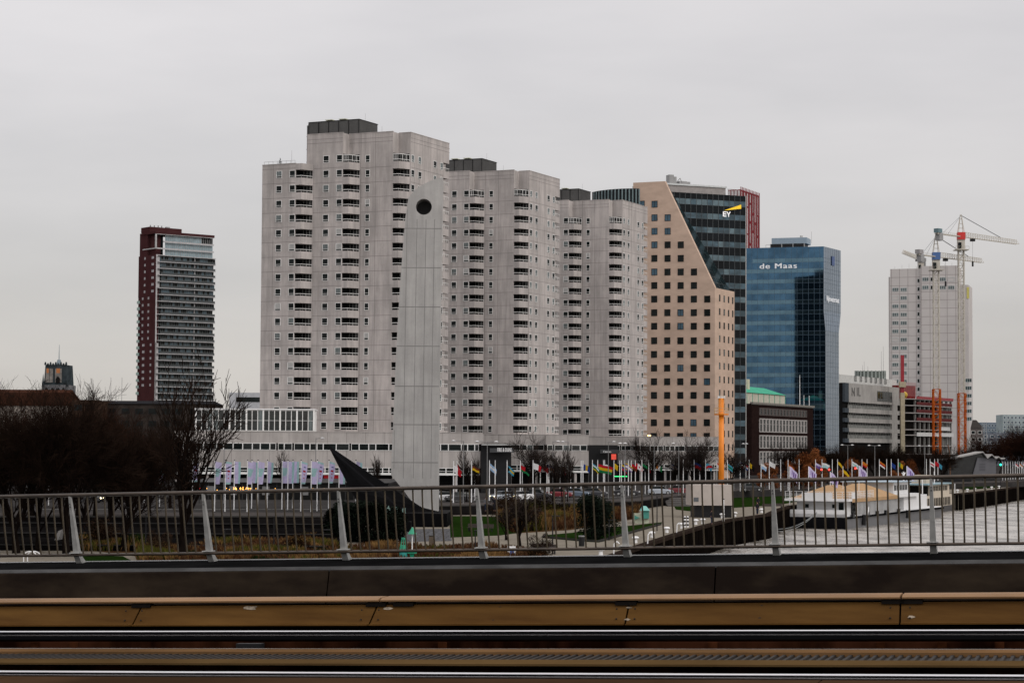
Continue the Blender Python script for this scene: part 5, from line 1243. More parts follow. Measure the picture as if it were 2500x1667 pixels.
# ================================================================== FLAGPOLES
FC = {'w': (.7, .7, .7), 'r': (.55, .02, .03), 'b': (.03, .07, .3), 'y': (.75, .48, .02), 'k': (.01, .01, .01), 'g': (.02, .2, .07), 'o': (.7, .22, .03), 'c': (.08, .38, .55), 'l': (.3, .45, .65), 'p': (.22, .12, .4), 'n': (.18, .05, .02), 'v': (.55, .5, .72), 't': (.35, .55, .56)}
FM = {k: mat('cloth_' + k, tuple(c * (.82 if k in 'wvtl' else .58) for c in v), .85, var=.08, scale=4) for k, v in FC.items()}
def flag_mesh(pat, wd, hh, fly, droop, seed):
    """pat: function (s,t)->key, s along the fly, t down the hoist"""
    rg = random.Random(seed); mb = MB(); nx, ny = 12, 9; ph = rg.uniform(0, 6); keys = []; vs = []
    for j in range(ny + 1):
        for i in range(nx + 1):
            s, t = i / nx, j / ny; yw = .16 * math.sin(s * 7 + ph + t * 1.5) * s
            vs.append((s * wd * fly * (1 - .12 * t), yw, -t * hh * (1 - .1 * s) - droop * s ** 1.3 * wd + .05 * math.sin(s * 9 + ph)))
    fs = []; ms = []
    for j in range(ny):
        for i in range(nx): fs.append((j * (nx + 1) + i, j * (nx + 1) + i + 1, (j + 1) * (nx + 1) + i + 1, (j + 1) * (nx + 1) + i)); k = pat((i + .5) / nx, (j + .5) / ny); keys.append(k)
    us = sorted(set(keys)); mb.add(vs, fs, 0); mb.m = [us.index(k) for k in keys]
    return mb.mesh('flag', [FM[k] for k in us], True)
def hs(*c): return lambda s, t: c[min(len(c) - 1, int(t * len(c)))]
def vs_(*c): return lambda s, t: c[min(len(c) - 1, int(s * len(c)))]
def tri(a, *c): return lambda s, t: a if s < .45 * (1 - abs(2 * t - 1)) else hs(*c)(s, t)
def cross(a, b, c=None): return lambda s, t: (c or b) if abs(s - .4) < .08 or abs(t - .5) < .1 else (b if abs(s - .4) < .16 or abs(t - .5) < .2 else a)
def canton(a, *c): return lambda s, t: a if s < .4 and t < .5 else hs(*c)(s, t)
poles = [
 (1107, None, 'red and white flag folded low', vs_('w', 'r')), (1115, None, 'dark red, black and white flag hanging steeply', tri('r', 'k', 'w', 'g')), (1151, None, 'dark red over black flag with a yellow touch', hs('n', 'y', 'k')), (1159, 0, '', None),
 (1194.6, None, 'pale blue and white flag hanging limp', hs('l', 'w', 'l')), (1208.5, 0, '', None), (1237.6, None, 'aqua flag with a yellow middle and black hoist', tri('k', 'c', 'y', 'c')), (1270, None, 'flag in black, red and green', lambda s, t: 'g' if t > .66 else ('r' if s < .5 else 'k')), (1275, 0, '', None),
 (1301, None, 'white flag with a drooping dark red end', vs_('w', 'w', 'r')), (1319, None, 'white flag with a broad bright red end', vs_('w', 'r', 'r')), (1335, None, 'small dark blue flag with orange corner', tri('b', 'b', 'o')), (1340, 0, '', None), (1367, None, 'black, yellow and dark red upright striped flag', vs_('k', 'y', 'r')),
 (1393, 0, '', None), (1418.5, 0, '', None), (1423, None, 'blue flag with a slanting yellow centre', vs_('b', 'y', 'b')), (1446, None, 'white, green and yellow flag', hs('c', 'w', 'g', 'y')), (1459, None, 'large red, yellow and green flag flying out wide', hs('r', 'y', 'g')), (1473, 0, '', None), (1476, None, 'narrow pale flag', hs('w', 'l')),
 (1498.7, None, 'yellow flag with a dark edge', vs_('y', 'k')), (1512.8, 0, '', None), (1517, None, 'yellow, blue and red flag', hs('y', 'b', 'r')), (1525, None, 'purple and white striped flag with yellow tip', hs('y', 'p', 'w', 'p')), (1534, 0, '', None), (1541, None, 'low dark red flag', hs('r', 'n')), (1551, None, 'red, white, red flag with a small red leaf', lambda s, t: 'r' if s < .25 or s > .75 or (abs(s - .5) < .12 and abs(t - .5) < .22) else 'w'),
 (1567, None, 'green and dark flag partly hidden', hs('g', 'k')), (1575, None, 'blue, yellow and red upright striped flag', vs_('b', 'y', 'r')), (1583.7, 0, '', None), (1600, None, 'orange, white and green upright striped flag', vs_('o', 'w', 'g')), (1637, None, 'blue, white and red striped flag', hs('b', 'w', 'r', 'w', 'b')), (1652, None, 'blue and white striped flag with a red triangle', tri('r', 'b', 'w', 'b', 'w', 'b')), (1668, 0, '', None),
 (1694.5, None, 'blue and red flag hanging in folds', hs('b', 'r')), (1708, 0, '', None), (1722.6, None, 'sky blue flag with a red diagonal', lambda s, t: 'r' if abs(s - 1 + t) < .25 else 'c'), (1750, None, 'red and white flag half hidden by the orange pole', hs('r', 'w')), (1776, None, 'blue green flag just right of the orange pole', hs('c', 'g', 'c')),
 (1807, None, 'blue and red quartered flag with a white cross', lambda s, t: 'w' if abs(s - .5) < .1 or abs(t - .5) < .14 else ('b' if (s < .5) == (t < .5) else 'r')), (1829, None, 'yellow and black flag before the brick building', vs_('y', 'k')), (1858, None, 'pale limp flag before the brick windows, left one', hs('w', 'l')), (1878, None, 'pale limp flag before the brick windows, right one', hs('w', 'w')), (1906, 0, '', None), (1924, None, 'brown and orange flag', hs('n', 'o', 'n')), (1951, 0, '', None),
 (1991, None, 'grey violet limp flag', hs('v', 'p')), (2007, None, 'grey white flag with torn folds', hs('w', 't')), (2032, 0, '', None), (2045, None, 'yellow flag before the dark trees', hs('y', 'y', 'k')), (2080, None, 'white and grey flag under the banded office', hs('w', 't', 'w')), (2104.6, None, 'orange flag left of the white ship flag', hs('o', 'o', 'r')), (2117, 0, '', None), (2136, 0, '', None), (2147, None, 'orange red flag with white foot', hs('o', 'r', 'w')), (2165, 0, '', None),
 (2176, None, 'dark blue flag on the far boulevard', hs('b')), (2193, None, 'yellow and green flag on the far boulevard', vs_('g', 'y')), (2262, 0, '', None), (2271, None, 'white and red flag before the pavilion', hs('w', 'r', 'w')), (2282, None, 'red flag left of the zigzag pavilion roof', hs('r')), (2290, None, 'aqua flag beside the zigzag pavilion', hs('c'))]
poles += [(x, None if k in 'rorwo' and i % 2 else 0, 'far pole at the right edge with a %s flag, counted %d' % (k, i), hs({'r': 'r', 'o': 'o', 'w': 'w', 'b': 'b', '-': 'w'}[k], 'w')) for i, (x, k) in enumerate(((2448, '-'), (2455, '-'), (2461, '-'), (2467, '-'), (2473, '-'), (2479, 'r'), (2484, '-'), (2489, 'o'), (2494, '-'), (2498, 'r')))]
# parts shared by all poles
pole_me = {}
for Hp in (7.4,): pole_me[Hp] = (MB().tube((0, 0, 0), (0, 0, Hp), .085, .055, 7).mesh('pole', [WPAINT]), MB().ball((0, 0, Hp + .05), .09, 0, 6, 4).mesh('finial', [GREYM]))
random.seed(100); bare_i = 0; GP = 'white flagpoles along the boulevard'
colw = {'r': 'red', 'o': 'orange', 'w': 'white', 'b': 'blue', '-': 'no'}
nb_ = 0
for i, (x, fl_, lb, pt) in enumerate(poles):
    t = (x - 1107) / (2290 - 1107); 
    Y = 312 + 150 * t + rnd(-6, 8) if x < 2300 else 560 + (x - 2440) * .6
    p = at_y(x, 1200, Y); ztop = at_y(x, 1124.5 - 4 * min(t, 1) + (6 if x > 2440 else 0), Y).z; Hp = 7.4; s = (ztop - RZ) / Hp
    if fl_ == 0:
        q = 'bare white flagpole without a flag on the boulevard' if x < 2300 else 'bare white pole in the dense far right row'
        lab, grp = q, ('bare white flagpoles' if x < 2300 else 'dense far right poles')
        # neighbours tell the bare poles apart
        nbx = [(abs(o[0] - x), o[0], o[2]) for o in poles if o[1] is None and o[2] and o[0] < 2300]
        if x < 2300:
            nbx.sort(); side = 'left' if x < nbx[0][1] else 'right'; w_ = nbx[0][2].split(' flag')[0]; lab = 'bare white flagpole just %s of the %s flag' % (side, ' '.join(w_.split()[:8]))
        if x < 2300: grp = GP
        else: lab = 'bare white pole in the dense far right row, ' + ordn[[q[0] for q in poles if q[0] > 2440 and q[1] == 0].index(x)] + ' bare one from left'
    else:
        lab = 'white flagpole with ' + ('an ' if lb[0] in 'aeio' else 'a ') + lb if x < 2300 else 'white pole with small %s flag in the dense far right row' % {2479: 'red', 2489: 'orange', 2498: 'red and white edge'}[x]; grp = GP if x < 2300 else 'dense far right poles'
    r = thing('flagpole', lab, 'flagpole', (p.x, Y, RZ), 0, grp); r.scale = (1, 1, s)
    inst('pole', pole_me[Hp][0], r); inst('finial', pole_me[Hp][1], r)
    if pt and fl_ is None:
        big = 1.3 if 'large' in lb else .9; me = flag_mesh(pt, 2.0 * big, 1.3 * big, rnd(.45, .8) if big < 1 else .95, rnd(.35, .7) if big < 1 else .25, i); inst('flag', me, r, (.09, 0, Hp - .45 - rnd(0, .5)))
# ship and quay flags, white with purple marks
def purple(s, t): return 'p' if (abs(t - .45) < .18 and .25 < s < .85 and (int(s * 12) % 3 != 1)) or (abs(t - .75) < .08 and .4 < s < .8) else 'v'
for i, (x, y0, y1, Y, lb) in enumerate(((1928, 1138, 1205, 352, 'left of the ship railing'), (1974, 1138, 1205, 349, 'over the ship front, second from left'), (2027, 1151, 1205, 350, 'greyer and lower, above the tan canopy'), (2097, 1136, 1200, 352, 'above the ridge of the tan canopy'), (2214, 1137, 1200, 386, 'beside the ship mast'), (2058, 1138, 1200, 352, 'small dark yellow'))):
    p = at_y(x, 1200, Y); zt = at_y(x, y0, Y).z; zb = -0.5; r = thing('ship_flag', ('white flag with purple lettering on a pole ' + lb) if i < 5 else 'small dark yellow pennant on a pole above the tan canopy', 'flag', (p.x, Y, zb), 0, 'white and purple flags at the ship' if i < 5 else None)
    obj('pole', MB().tube((0, 0, 0), (0, 0, zt - zb), .06, .045, 6), WPAINT, r)
    inst('flag', flag_mesh(purple if i < 5 else hs('k', 'y'), 2.1 if i < 5 else 1.7, 1.7 if i < 5 else 1.0, .62, .6, 200 + i), r, (.05, 0, zt - zb - .05))
xf = at_y(1017, 1036, 330); r = thing('ship_flag', 'pale blue and white flag streaming down beside the concrete mast', 'flag', (xf.x - .3, 330, RZ)); zt = at_y(1017, 1036, 330).z
obj('pole', MB().tube((0, 0, 0), (0, 0, zt - RZ + .1), .06, .05, 6), WPAINT, r); inst('flag', flag_mesh(hs('l', 'w', 'l'), 2.4, .9, .55, .9, 300), r, (.05, 0, zt - RZ - .1))

for i, (x, y, H, pk) in enumerate(((60, 1290, 8.5, 0), (205, 1296, 8.5, 2), (262, 1290, 9, 3), (318, 1288, 8.5, 3))):
    place_tree(RUS if pk == 3 else BIG[pk], x, y, .3, H * 1.25, 14 if pk == 3 else 16, 'low dense bare tree on the dark terraces, ' + ordn[sorted((60, 205, 262, 318)).index(x)] + ' from the left', 'low bare trees on the terraces', sx=1.15)
# low dark block added to stand in for the shade under the podium
f = Fr(425, 1190, 322, 0); r = f.thing('podium_shade_block', 'added low black block standing in for shade under the podium, behind the banners', 'building'); W = f.hit(948, 1190)[0]; z = f.hit(700, 1179)[1]
obj('wall', MB().box(0, W, 0, 40, 0, z), mat('podium_shade_black', (.008, .008, .008), .3, spec=.15), r); obj('roof', MB().box(-.2, W + .2, -.3, 40, z, z + .12), BLACK, r)
mb = MB()
for i in range(26): mb.box(W * i / 25 - .05, W * i / 25 + .05, -.06, -.01, 0, z)
split('mullion', mb, mat('shade_block_mullion', (.05, .05, .05), .6), r)
for i, x in enumerate((505, 560, 640, 735)): q = f.hit(x, 1200); obj('poster', MB().box(q[0], q[0] + 1.1, -.1, -.06, .7, 2.0), mat('grey_poster', (.18, .18, .18), .8), r)
# ------------------------------------------------------------------ banners
def ban(kind):
    def f_(s, t):
        if kind == 0: return 't' if (.28 < t < .68 and s < 1 - (t - .28) * 1.1) else 'v'
        if kind == 1:
            if .36 < t < .47 and .3 < s < .75: return 'r'
            if (.2 < t < .25 and .4 < s < .75) or (.55 < t < .58 and .35 < s < .6) or (.7 < t < .74 and .35 < s < .6): return 'b' if t < .3 else 'r'
            return 't' if t < .1 or t > .9 else 'v'
        return 'v' if s < .6 else 't'
    return f_
def banner_mesh(kind, wd, hh, curl, seed):
    rg = random.Random(seed); mb = MB(); nx, ny = 8, 24; ph = rg.uniform(0, 6); vs = []; fs = []; keys = []; P = ban(kind)
    for j in range(ny + 1):
        for i in range(nx + 1):
            s, t = i / nx, j / ny; ww = wd * (1 - curl * t ** 2 * .45); vs.append((s * ww, .09 * math.sin(s * 4 + t * 5 + ph), -t * hh - .25 * s * curl * (1 - t)))
    for j in range(ny):
        for i in range(nx): fs.append((j * (nx + 1) + i, j * (nx + 1) + i + 1, (j + 1) * (nx + 1) + i + 1, (j + 1) * (nx + 1) + i)); keys.append(P((i + .5) / nx, (j + .5) / ny))
    us = sorted(set(keys)); mb.add(vs, fs, 0); mb.m = [us.index(k) for k in keys]; return mb.mesh('banner_cloth', [FM[k] for k in us], True)
bl = [(64, 1, 'leftmost, seen through the left trees'), (118, 0, 'second from the left, seen between dark trunks'), (352, 1, 'behind twigs left of the large open tree, lilac'), (389, 0, 'behind the limbs of the large open tree, blue wedge'), (469, 1, 'crossed by twigs right of the large open tree'), (523.7, 0, 'curled, right of the large open tree'), (549, 1, 'with a red square, left of the narrow teal one'), (571, 2, 'narrow and twisted, teal edged'), (603, 0, 'broad, blue middled, above yellow bulbs'), (614, 2, 'mostly hidden behind the broad one'),
      (628.6, 0, 'straight with a pale blue middle'), (651.7, 2, 'folded thin, its teal corner hanging low'), (688, 0, 'with blue wedge, left of the paired plain ones'), (702, 2, 'plain lilac, left of a pair'), (714, 2, 'plain lilac, right of a pair'), (734, 1, 'with a red square before the black window bay'), (759, 0, 'with blue middle, left of the red window patch'), (773.7, 1, 'with red mark, right of the blue middled one'), (802, 1, 'with red mark touching the tip of the black prow'), (827, 2, 'lilac, partly behind the black prow'), (868, 2, 'plain lilac rising behind the black prow')]
for i, (x, k, lb) in enumerate(bl):
    Y = 262 + rnd(-5, 12) + (20 if x < 480 else 0); p = at_y(x, 1250, Y); zt = at_y(x, 1124, Y).z; z0 = 1.34
    if Y < edge[1].y + .5: z0 = at_z(x, 1258, 0).z; z0 = 1.18
    r = thing('banner_pole', 'white pole with a lilac banner ' + lb, 'banner', (p.x, Y, z0), 0, 'lilac and blue banners on white poles')
    obj('pole', MB().tube((0, 0, 0), (0, 0, zt - z0), .07, .05, 6), WPAINT, r); obj('finial', MB().ball((0, 0, zt - z0 + .05), .08, 0, 6, 4), BLACK, r)
    inst('banner_cloth', banner_mesh(k, .72, 2.75, rnd(.1, 1), i), r, (.07, 0, zt - z0 - .1))

# ================================================================== STREET LAMPS, LIGHTS
LAMPH = mat('lamp_head_white', (.6, .6, .6), .4); POST = mat('lamp_post_grey', (.16, .16, .16), .5)
def lamp(px, ptop, Y, arms, label, z0=RZ, rad=.07, lit=False):
    p = at_y(px, 1200, Y); zt = at_y(px, ptop, Y).z - z0; r = thing('street_lamp', label, 'street lamp', (p.x, Y, z0), 0, 'street lamps')
    obj('pole', MB().tube((0, 0, 0), (0, 0, zt), rad, rad * .7, 7), POST, r)
    for a in arms:
        obj('arm', MB().tube((0, 0, zt - .1), (a, 0, zt + .05), .04, .04, 5), POST, r)
        mb = MB(); mb.tube((a - .12, 0, zt + .12), (a - .12, 0, zt), .06, .35, 8); mb.ball((a - .12, 0, zt - .02), .3, 0, 8, 4, .35)
        obj('lamp_head', mb, mat('lit_lamp', (1, .6, .2), .5, emit=6) if lit else LAMPH, r)
for a in [(770, 1069, 325, (1.1,), 'slim street lamp between the banners and the prow tip, one arm right'), (546, 1096, 300, (), 'thin dark lamp post among the left banners'), (1131, 1076, 300, (-1.3,), 'street lamp with one arm left beside the concrete mast'), (1189, 1078, 280, (-1.2, 1.3), 'street lamp with two saucer heads before the black portal'),
          (1349.5, 1077, 320, (.9,), 'street lamp with one arm right before the pale podium block'), (1387, 1078, 322, (-.7,), 'street lamp with one arm left, right of the pale podium block'), (1485, 1078, 340, (1.0,), 'street lamp with one arm right before the second portal'), (1526, 1082, 300, (-.6, .1), 'tall street lamp between portal and broad bare tree'), (1657, 1082, 360, (-.8,), 'street lamp under the salmon block with arm left'),
          (1820, 1083, 400, (-.3, .3), 'slim tall pole with a double head beside the brick building'), (2070, 1086, 420, (-1, 1), 'lamp with twin heads before the banded office'), (2136, 1087, 425, (-1, 1), 'lamp with twin heads before the site shell, left'), (2258, 1088, 440, (-1, 1), 'lamp with twin heads right of the white site tower')]: lamp(*a)
lamp(1597, 1063, 372, (-.75,), 'street lamp with a glowing orange head below the salmon block', lit=True)
# park lamps nearer (thin black posts standing just beyond the bridge)
for x, y0, y1, Y, lb in ((170, 1222, 1367, 190, 'left of the thickest trunk'), (300, 1240, 1366, 188, 'on the planted slope'), (355, 1255, 1368, 186, 'left of the large open tree'), (548, 1330, 1367, 186, 'before the dry grass, left of centre'), (668, 1262, 1368, 186, 'at the terraces'), (789, 1330, 1365, 186, 'left of the evergreens'), (1160, 1296, 1365, 186, 'before the brown bed'), (1349, 1260, 1358, 187, 'left of the lone evergreen'), (1487, 1270, 1323, 215, 'right of the lone evergreen'), (1604, 1212, 1290, 240, 'on the promenade')):
    p = at_y(x, y1, Y); z1 = at_y(x, y0, Y).z; r = thing('park_lamp', 'thin black park lamp post ' + lb, 'lamp post', (p.x, Y, 0), 0, 'thin black park lamp posts'); obj('pole', MB().tube((0, 0, 0), (0, 0, max(z1, 2)), .065, .05, 6), BLACK, r); obj('lamp_head', MB().box(-.1, .65, -.12, .12, max(z1, 2), max(z1, 2) + .07), BLACK, r)
# traffic lights
TLR = mat('red_signal', (1, .03, .02), .5, emit=5); TLG = mat('green_signal', (.02, .9, .5), .5, emit=3)
for x, y, Y, m_, lb in ((2005, 1146, 380, TLR, 'red traffic light above the ship railing, left of two'), (2024, 1146, 382, TLR, 'red traffic light above the ship railing, right of two'), (2088, 1143, 372, TLR, 'larger red traffic light above the tan canopy'), (2443, 1134, 440, TLG, 'green traffic light right of the zigzag pavilion')):
    p = at_y(x, y, Y); r = thing('traffic_light', lb, 'traffic light', (p.x, Y, RZ), 0, 'traffic lights'); zz = p.z - RZ
    obj('pole', MB().tube((0, .2, 0), (0, .2, zz + .2), .06, .06, 6), BLACK, r); obj('signal_head', MB().box(-.16, .16, -.05, .15, zz - .75, zz + .35), BLACK, r); obj('lit_signal', MB().ball((0, -.06, zz), .17 if m_ == TLR else .22, 0, 8, 5), m_, r)
# warm bulbs under the podium
WB_ = mat('warm_bulb', (1, .45, .08), .5, emit=3.5)
for i, (x, y) in enumerate(((573, 1193), (591, 1192), (606, 1192))):
    p = at_y(x, y, 318); r = thing('light_cluster', 'cluster of warm yellow bulbs under the podium, ' + ('left', 'middle', 'right')[i] + ' of three', 'lights', (p.x, 318, RZ), 0, 'warm light clusters'); mb = MB(); random.seed(i)
    for k in range(10): mb.ball((rnd(-.35, .35), rnd(-.2, .2), p.z - RZ + rnd(-.2, .2)), .065, 0, 6, 4)
    split('bulb', mb, WB_, r); obj('stand', MB().tube((0, 0, 0), (0, 0, p.z - RZ), .05, .04, 5), BLACK, r)
mb = MB(); random.seed(8)
r = thing('string_lights', 'scattered small warm lights in the shade under the podium', 'lights', (0, 0, 0))
for x in (505, 530, 553, 560, 575, 625, 634, 672, 681, 710, 728, 752, 764, 780, 791, 800): p = at_y(x, 1193 + rnd(-2, 3), 319); mb.ball((p.x, 319, p.z), .06, 0, 5, 3)
tag(obj('bulb', mb, WB_, r), kind='stuff'); obj('wire', MB().tube((at_y(505, 1192, 319).x, 319.1, at_y(505, 1190, 319).z + .1), (at_y(800, 1192, 319).x, 319.1, at_y(800, 1189, 319).z + .1), .02, .02, 3), BLACK, r)
p = at_y(486, 1192, 300); r = thing('traffic_light', 'red signal seen between limbs of the large open tree', 'traffic light', (p.x, 300, RZ), 0, 'traffic lights'); obj('pole', MB().tube((0, .2, 0), (0, .2, p.z - RZ), .06, .06, 6), BLACK, r); obj('lit_signal', MB().ball((0, 0, p.z - RZ), .12, 0, 8, 5), TLR, r)
sh = Fr(790, 1150, 374, 0); r = sh.thing('red_shop_panel', 'dark red panel in the podium glazing right of the banners', 'panel'); q0 = sh.hit(786, 1168); q1 = sh.hit(828, 1155); obj('panel', MB().box(q0[0], q1[0], 3.6, 3.75, q0[1], q1[1]), mat('deep_red_panel', (.28, .015, .02), .6), r)
q = at_y(1508, 1161, 480); r = thing('green_light_strip', 'thin glowing green light strip under the second portal', 'light strip', (q.x, 470, RZ)); obj('strip', MB().box(-1.2, 1.6, 0, .2, q.z - RZ - .08, q.z - RZ + .08), mat('green_led', (.05, 1, .25), .5, emit=1.6), r)

# ================================================================== CARS
def car(label, px, py, Y, rz, body, lights=True, suv=0.0, name='parked_car'):
    p = at_y(px, py, Y); r = thing(name, label, 'car', (p.x, Y, RZ), rz, 'cars on the boulevard')
    m = mat(*body) if isinstance(body, tuple) else body
    sec = [(-2.15, .38, .62, .78), (-2.05, .28, .80, .84), (-1.0, .22, .95 + suv * .1, .88), (0.2, .22, 1.0 + suv * .1, .89), (1.4, .24, .98 + suv * .1, .87), (2.0, .30, .92, .84), (2.12, .42, .78, .78)]
    mb = MB()
    for (x0, a0, b0, w0), (x1, a1, b1, w1) in zip(sec[:-1], sec[1:]):
        A = [(x0, -w0, a0), (x0, w0, a0), (x0, w0 * .98, b0 * .8), (x0, w0 * .86, b0), (x0, -w0 * .86, b0), (x0, -w0 * .98, b0 * .8)]; B = [(x1, -w1, a1), (x1, w1, a1), (x1, w1 * .98, b1 * .8), (x1, w1 * .86, b1), (x1, -w1 * .86, b1), (x1, -w1 * .98, b1 * .8)]
        mb.loft(A, B, 0, x0 == sec[0][0] or x1 == sec[-1][0])
    mb.loft([(-.55, -.6, 1.46 + suv), (-.55, .6, 1.46 + suv), (-.62, .58, 1.42 + suv), (-.62, -.58, 1.42 + suv)], [(1.1, -.58, 1.42 + suv), (1.1, .58, 1.42 + suv), (1.15, .56, 1.38 + suv), (1.15, -.56, 1.38 + suv)], 0)
    obj('body', mb, m, r, smooth=False); mb = MB()
    mb.loft([(-1.15, -.76, .93), (-1.15, .76, .93), (1.75, .74, .95), (1.75, -.74, .95)], [(-.5, -.6, 1.43 + suv), (-.5, .6, 1.43 + suv), (1.15, .58, 1.39 + suv), (1.15, -.58, 1.39 + suv)], 0)
    obj('cabin_glass', mb, GLASS, r)
    for x in (-1.35, 1.3):
        for s in (-1, 1):
            wl_ = obj('wheel', MB().tube((x, s * .88, .32), (x, s * .66, .32), .32, .32, 12), BLACK, r); obj('rim', MB().tube((x, s * .89, .32), (x, s * .86, .32), .2, .2, 8), STEEL, wl_)
    for s in (-1, 1): obj('headlight', MB().ball((-2.12, s * .6, .66), .13 if lights else .1, 0, 8, 5, .8), mat('lit_headlight', (1, .85, .5), .3, emit=6) if lights else WPAINT, r)
    obj('grille', MB().box(-2.2, -2.1, -.4, .4, .42, .62), BLACK, r)
    return r
car('white hatchback right of the concrete mast', 1080, 1224, 318, R_(35), ('car_white', (.65, .65, .65), .3), False)
car('black car between the white hatchback and the leaning railing post', 1122, 1225, 316, R_(20), ('car_black', (.02, .02, .022), .25), False)
car('silver blue car with both headlights on', 1228, 1222, 324, R_(40), ('car_silver', (.35, .38, .42), .3), True)
car('white car with orange glow and lit headlights', 1272, 1221, 326, R_(45), ('car_white', (.65, .65, .65), .3), True)
car('dark grey car behind the flagpoles, third from the lit cars', 1312, 1217, 338, R_(160), ('car_dark_grey', (.035, .035, .04), .3), False)
car('red car on the boulevard', 1367, 1212, 345, R_(165), ('car_red', (.16, .015, .02), .3), False)
car('grey blue car right of the red one', 1408, 1211, 350, R_(165), ('car_grey_blue', (.10, .13, .17), .3), False)
for i, (x, Y) in enumerate(((2089, 425), (2127, 430), (2160, 432), (2188, 440), (2248, 450), (2290, 455))): car('distant car with lit headlights beyond the ship, ' + ordn[i] + ' from the left', x, 1165, Y, R_(75), ('car_dark_grey', (.035, .035, .04), .3), True)
for i, (x, Y, b_) in enumerate(((1452, 352, ('car_dark_grey', (.035, .035, .04), .3)), (1530, 362, ('car_black', (.02, .02, .022), .25)), (1612, 372, ('car_silver', (.35, .38, .42), .3)), (1660, 380, ('car_red', (.16, .015, .02), .3)), (1835, 405, ('car_black', (.02, .02, .022), .25)))):
    car(['dark grey car behind the poles near the black portal with red sign', 'black car behind the flags left of the broad bare tree', 'silver car left of the orange column', 'dark red car just left of the beige kiosk', 'black car beyond the right lawn'][i], x, 1205, Y, R_(168 + 3 * i), b_, False)
car('dark car on the left road behind the trunks', 214, 1225, 300, R_(170), ('car_black', (.02, .02, .022), .25), True)
car('second dark car on the left road nearer the large tree', 270, 1225, 305, R_(175), ('car_dark_grey', (.035, .035, .04), .3), False)

# ================================================================== QUAY FURNITURE
p = at_z(1745, 1263, 0); f = Fr(1695, 1263, p.y, 4, base=0); r = f.thing('quay_kiosk', 'beige panelled box on a narrower black base by the quay', 'kiosk')
a0 = f.hit(1686, 1233)[0]; a1 = f.hit(1788, 1233)[0]; zb = f.hit(1700, 1233)[1]; zt = f.hit(1700, 1183)[1]; b0_ = f.hit(1697, 1250)[0]; b1_ = f.hit(1786, 1250)[0]; n = 4; pw = (a1 - a0) / n
mb = MB()
for i in range(n): mb.box(a0 + i * pw + .03, a0 + (i + 1) * pw - .03, -.6, 4.5, zb, zt)
obj('panel', mb, mat('beige_panel', (.42, .375, .34), .7, var=.05), r); mb = MB(); mb.box(a0 + .05, a1 - .05, -.5, 4.4, zb + .02, zt - .02)
mb.box(b0_, b1_, 0, 4, 0, zb)
for k in range(5): mb.box(b0_ - .03, b1_ + .03, -.03, 4.03, .2 + k * zb / 5, .26 + k * zb / 5, 0)
obj('base', mb, BLACK, r); q = f.hit(1700, 1222, -.6); obj('window', MB().box(q[0] - .35, q[0] + .3, -.64, -.6, q[1] - .1, q[1] + .45), mat('kiosk_grey_window', (.08, .09, .1), .3), r)
# orange pole
OY = 300.0; f = Fr(1761, 1240, OY, 0, base=0); r = f.thing('orange_beacon_tower', 'tall bright orange column with a railed platform near its top', 'beacon tower')
ORG = mat('bright_orange', (.72, .21, .004), .5, var=.12, scale=.4)
w0 = (f.hit(1768, 1160)[0] - f.hit(1754, 1160)[0]) / 2; zt = f.hit(1761, 972)[1]; zp = f.hit(1761, 1011)[1]
obj('column', MB().tube((0, 0, 0), (0, 0, zt), w0, w0 * .92, 16), ORG, r, smooth=True)
obj('platform', MB().tube((0, 0, zp - .12), (0, 0, zp + .06), 1.0, 1.05, 12), ORG, r); mb = MB()
for i in range(9): a = 6.2832 * i / 9; mb.tube((math.cos(a), math.sin(a), zp), (math.cos(a), math.sin(a), zp + .85), .03, .03, 4)
for zz_ in (.45, .85): mb.path([(math.cos(6.2832 * i / 12), math.sin(6.2832 * i / 12), zp + zz_) for i in range(13)], .03, 4)
for i in range(6): a = 6.2832 * i / 6 + .3; mb.tube((.48 * math.cos(a), .48 * math.sin(a), zp), (.48 * math.cos(a), .48 * math.sin(a), zt + .3), .025, .025, 4)
mb.path([(.48 * math.cos(6.2832 * i / 12), .48 * math.sin(6.2832 * i / 12), zt + .3) for i in range(13)], .03, 4)
obj('railing', mb, mat('ladder_sand', (.5, .36, .2), .6), r); obj('beacon_lamp', MB().box(-.5, .5, -.3, .3, zt, zt + .35), WPAINT, r)
# thin white posts at the quay
for x, y0, y1, lb in ((1766, 1219, 1272, 'thick white post in front of the beige kiosk'), (2379, 1160, 1202, 'white post on the far quay right of the steamer')):
    p = at_z(x, y1, 0); zt = at_y(x, y0, p.y).z; r = thing('white_post', lb, 'post', tuple(p)); obj('post', MB().tube((0, 0, 0), (0, 0, zt), .13, .11, 8), WPAINT, r); obj('cap', MB().tube((0, 0, zt), (0, 0, zt + .1), .16, .16, 8), BLACK, r)
# bollards, ladders hoops along the quay
bolm = (MB().tube((0, 0, 0), (0, 0, .42), .2, .16, 10).mesh('shaft', [WPAINT]), MB().ball((0, 0, .5), .36, 0, 10, 6, .45).mesh('cap', [WPAINT]))
bp = [(1562, 1326), (1602, 1313), (1638, 1301), (1674, 1290.5), (1708, 1281), (1725, 1279), (1772, 1265.5), (1803, 1262), (1868, 1252.5), (1478, 1356), (2345, 1203), (2369, 1201), (2387, 1199), (2412, 1197), (2428, 1195), (2446, 1193), (2474, 1188)]
for i, (x, y) in enumerate(bp):
    p = at_z(x - 4, y - 1, 0); r = thing('bollard', 'white mushroom bollard, ' + (ordn + ['seventeenth'])[sorted(v[0] for v in bp).index(x)] + ' along the quay edge from the near end', 'bollard', (p.x - .25, p.y + .2, 0), 0, 'white mooring bollards on the quay edge'); inst('shaft', bolm[0], r); inst('cap', bolm[1], r)
stm = MB()
for k in range(6): stm.cyl(0, 0, k * .2, (k + 1) * .2, .13, 8, k % 2)
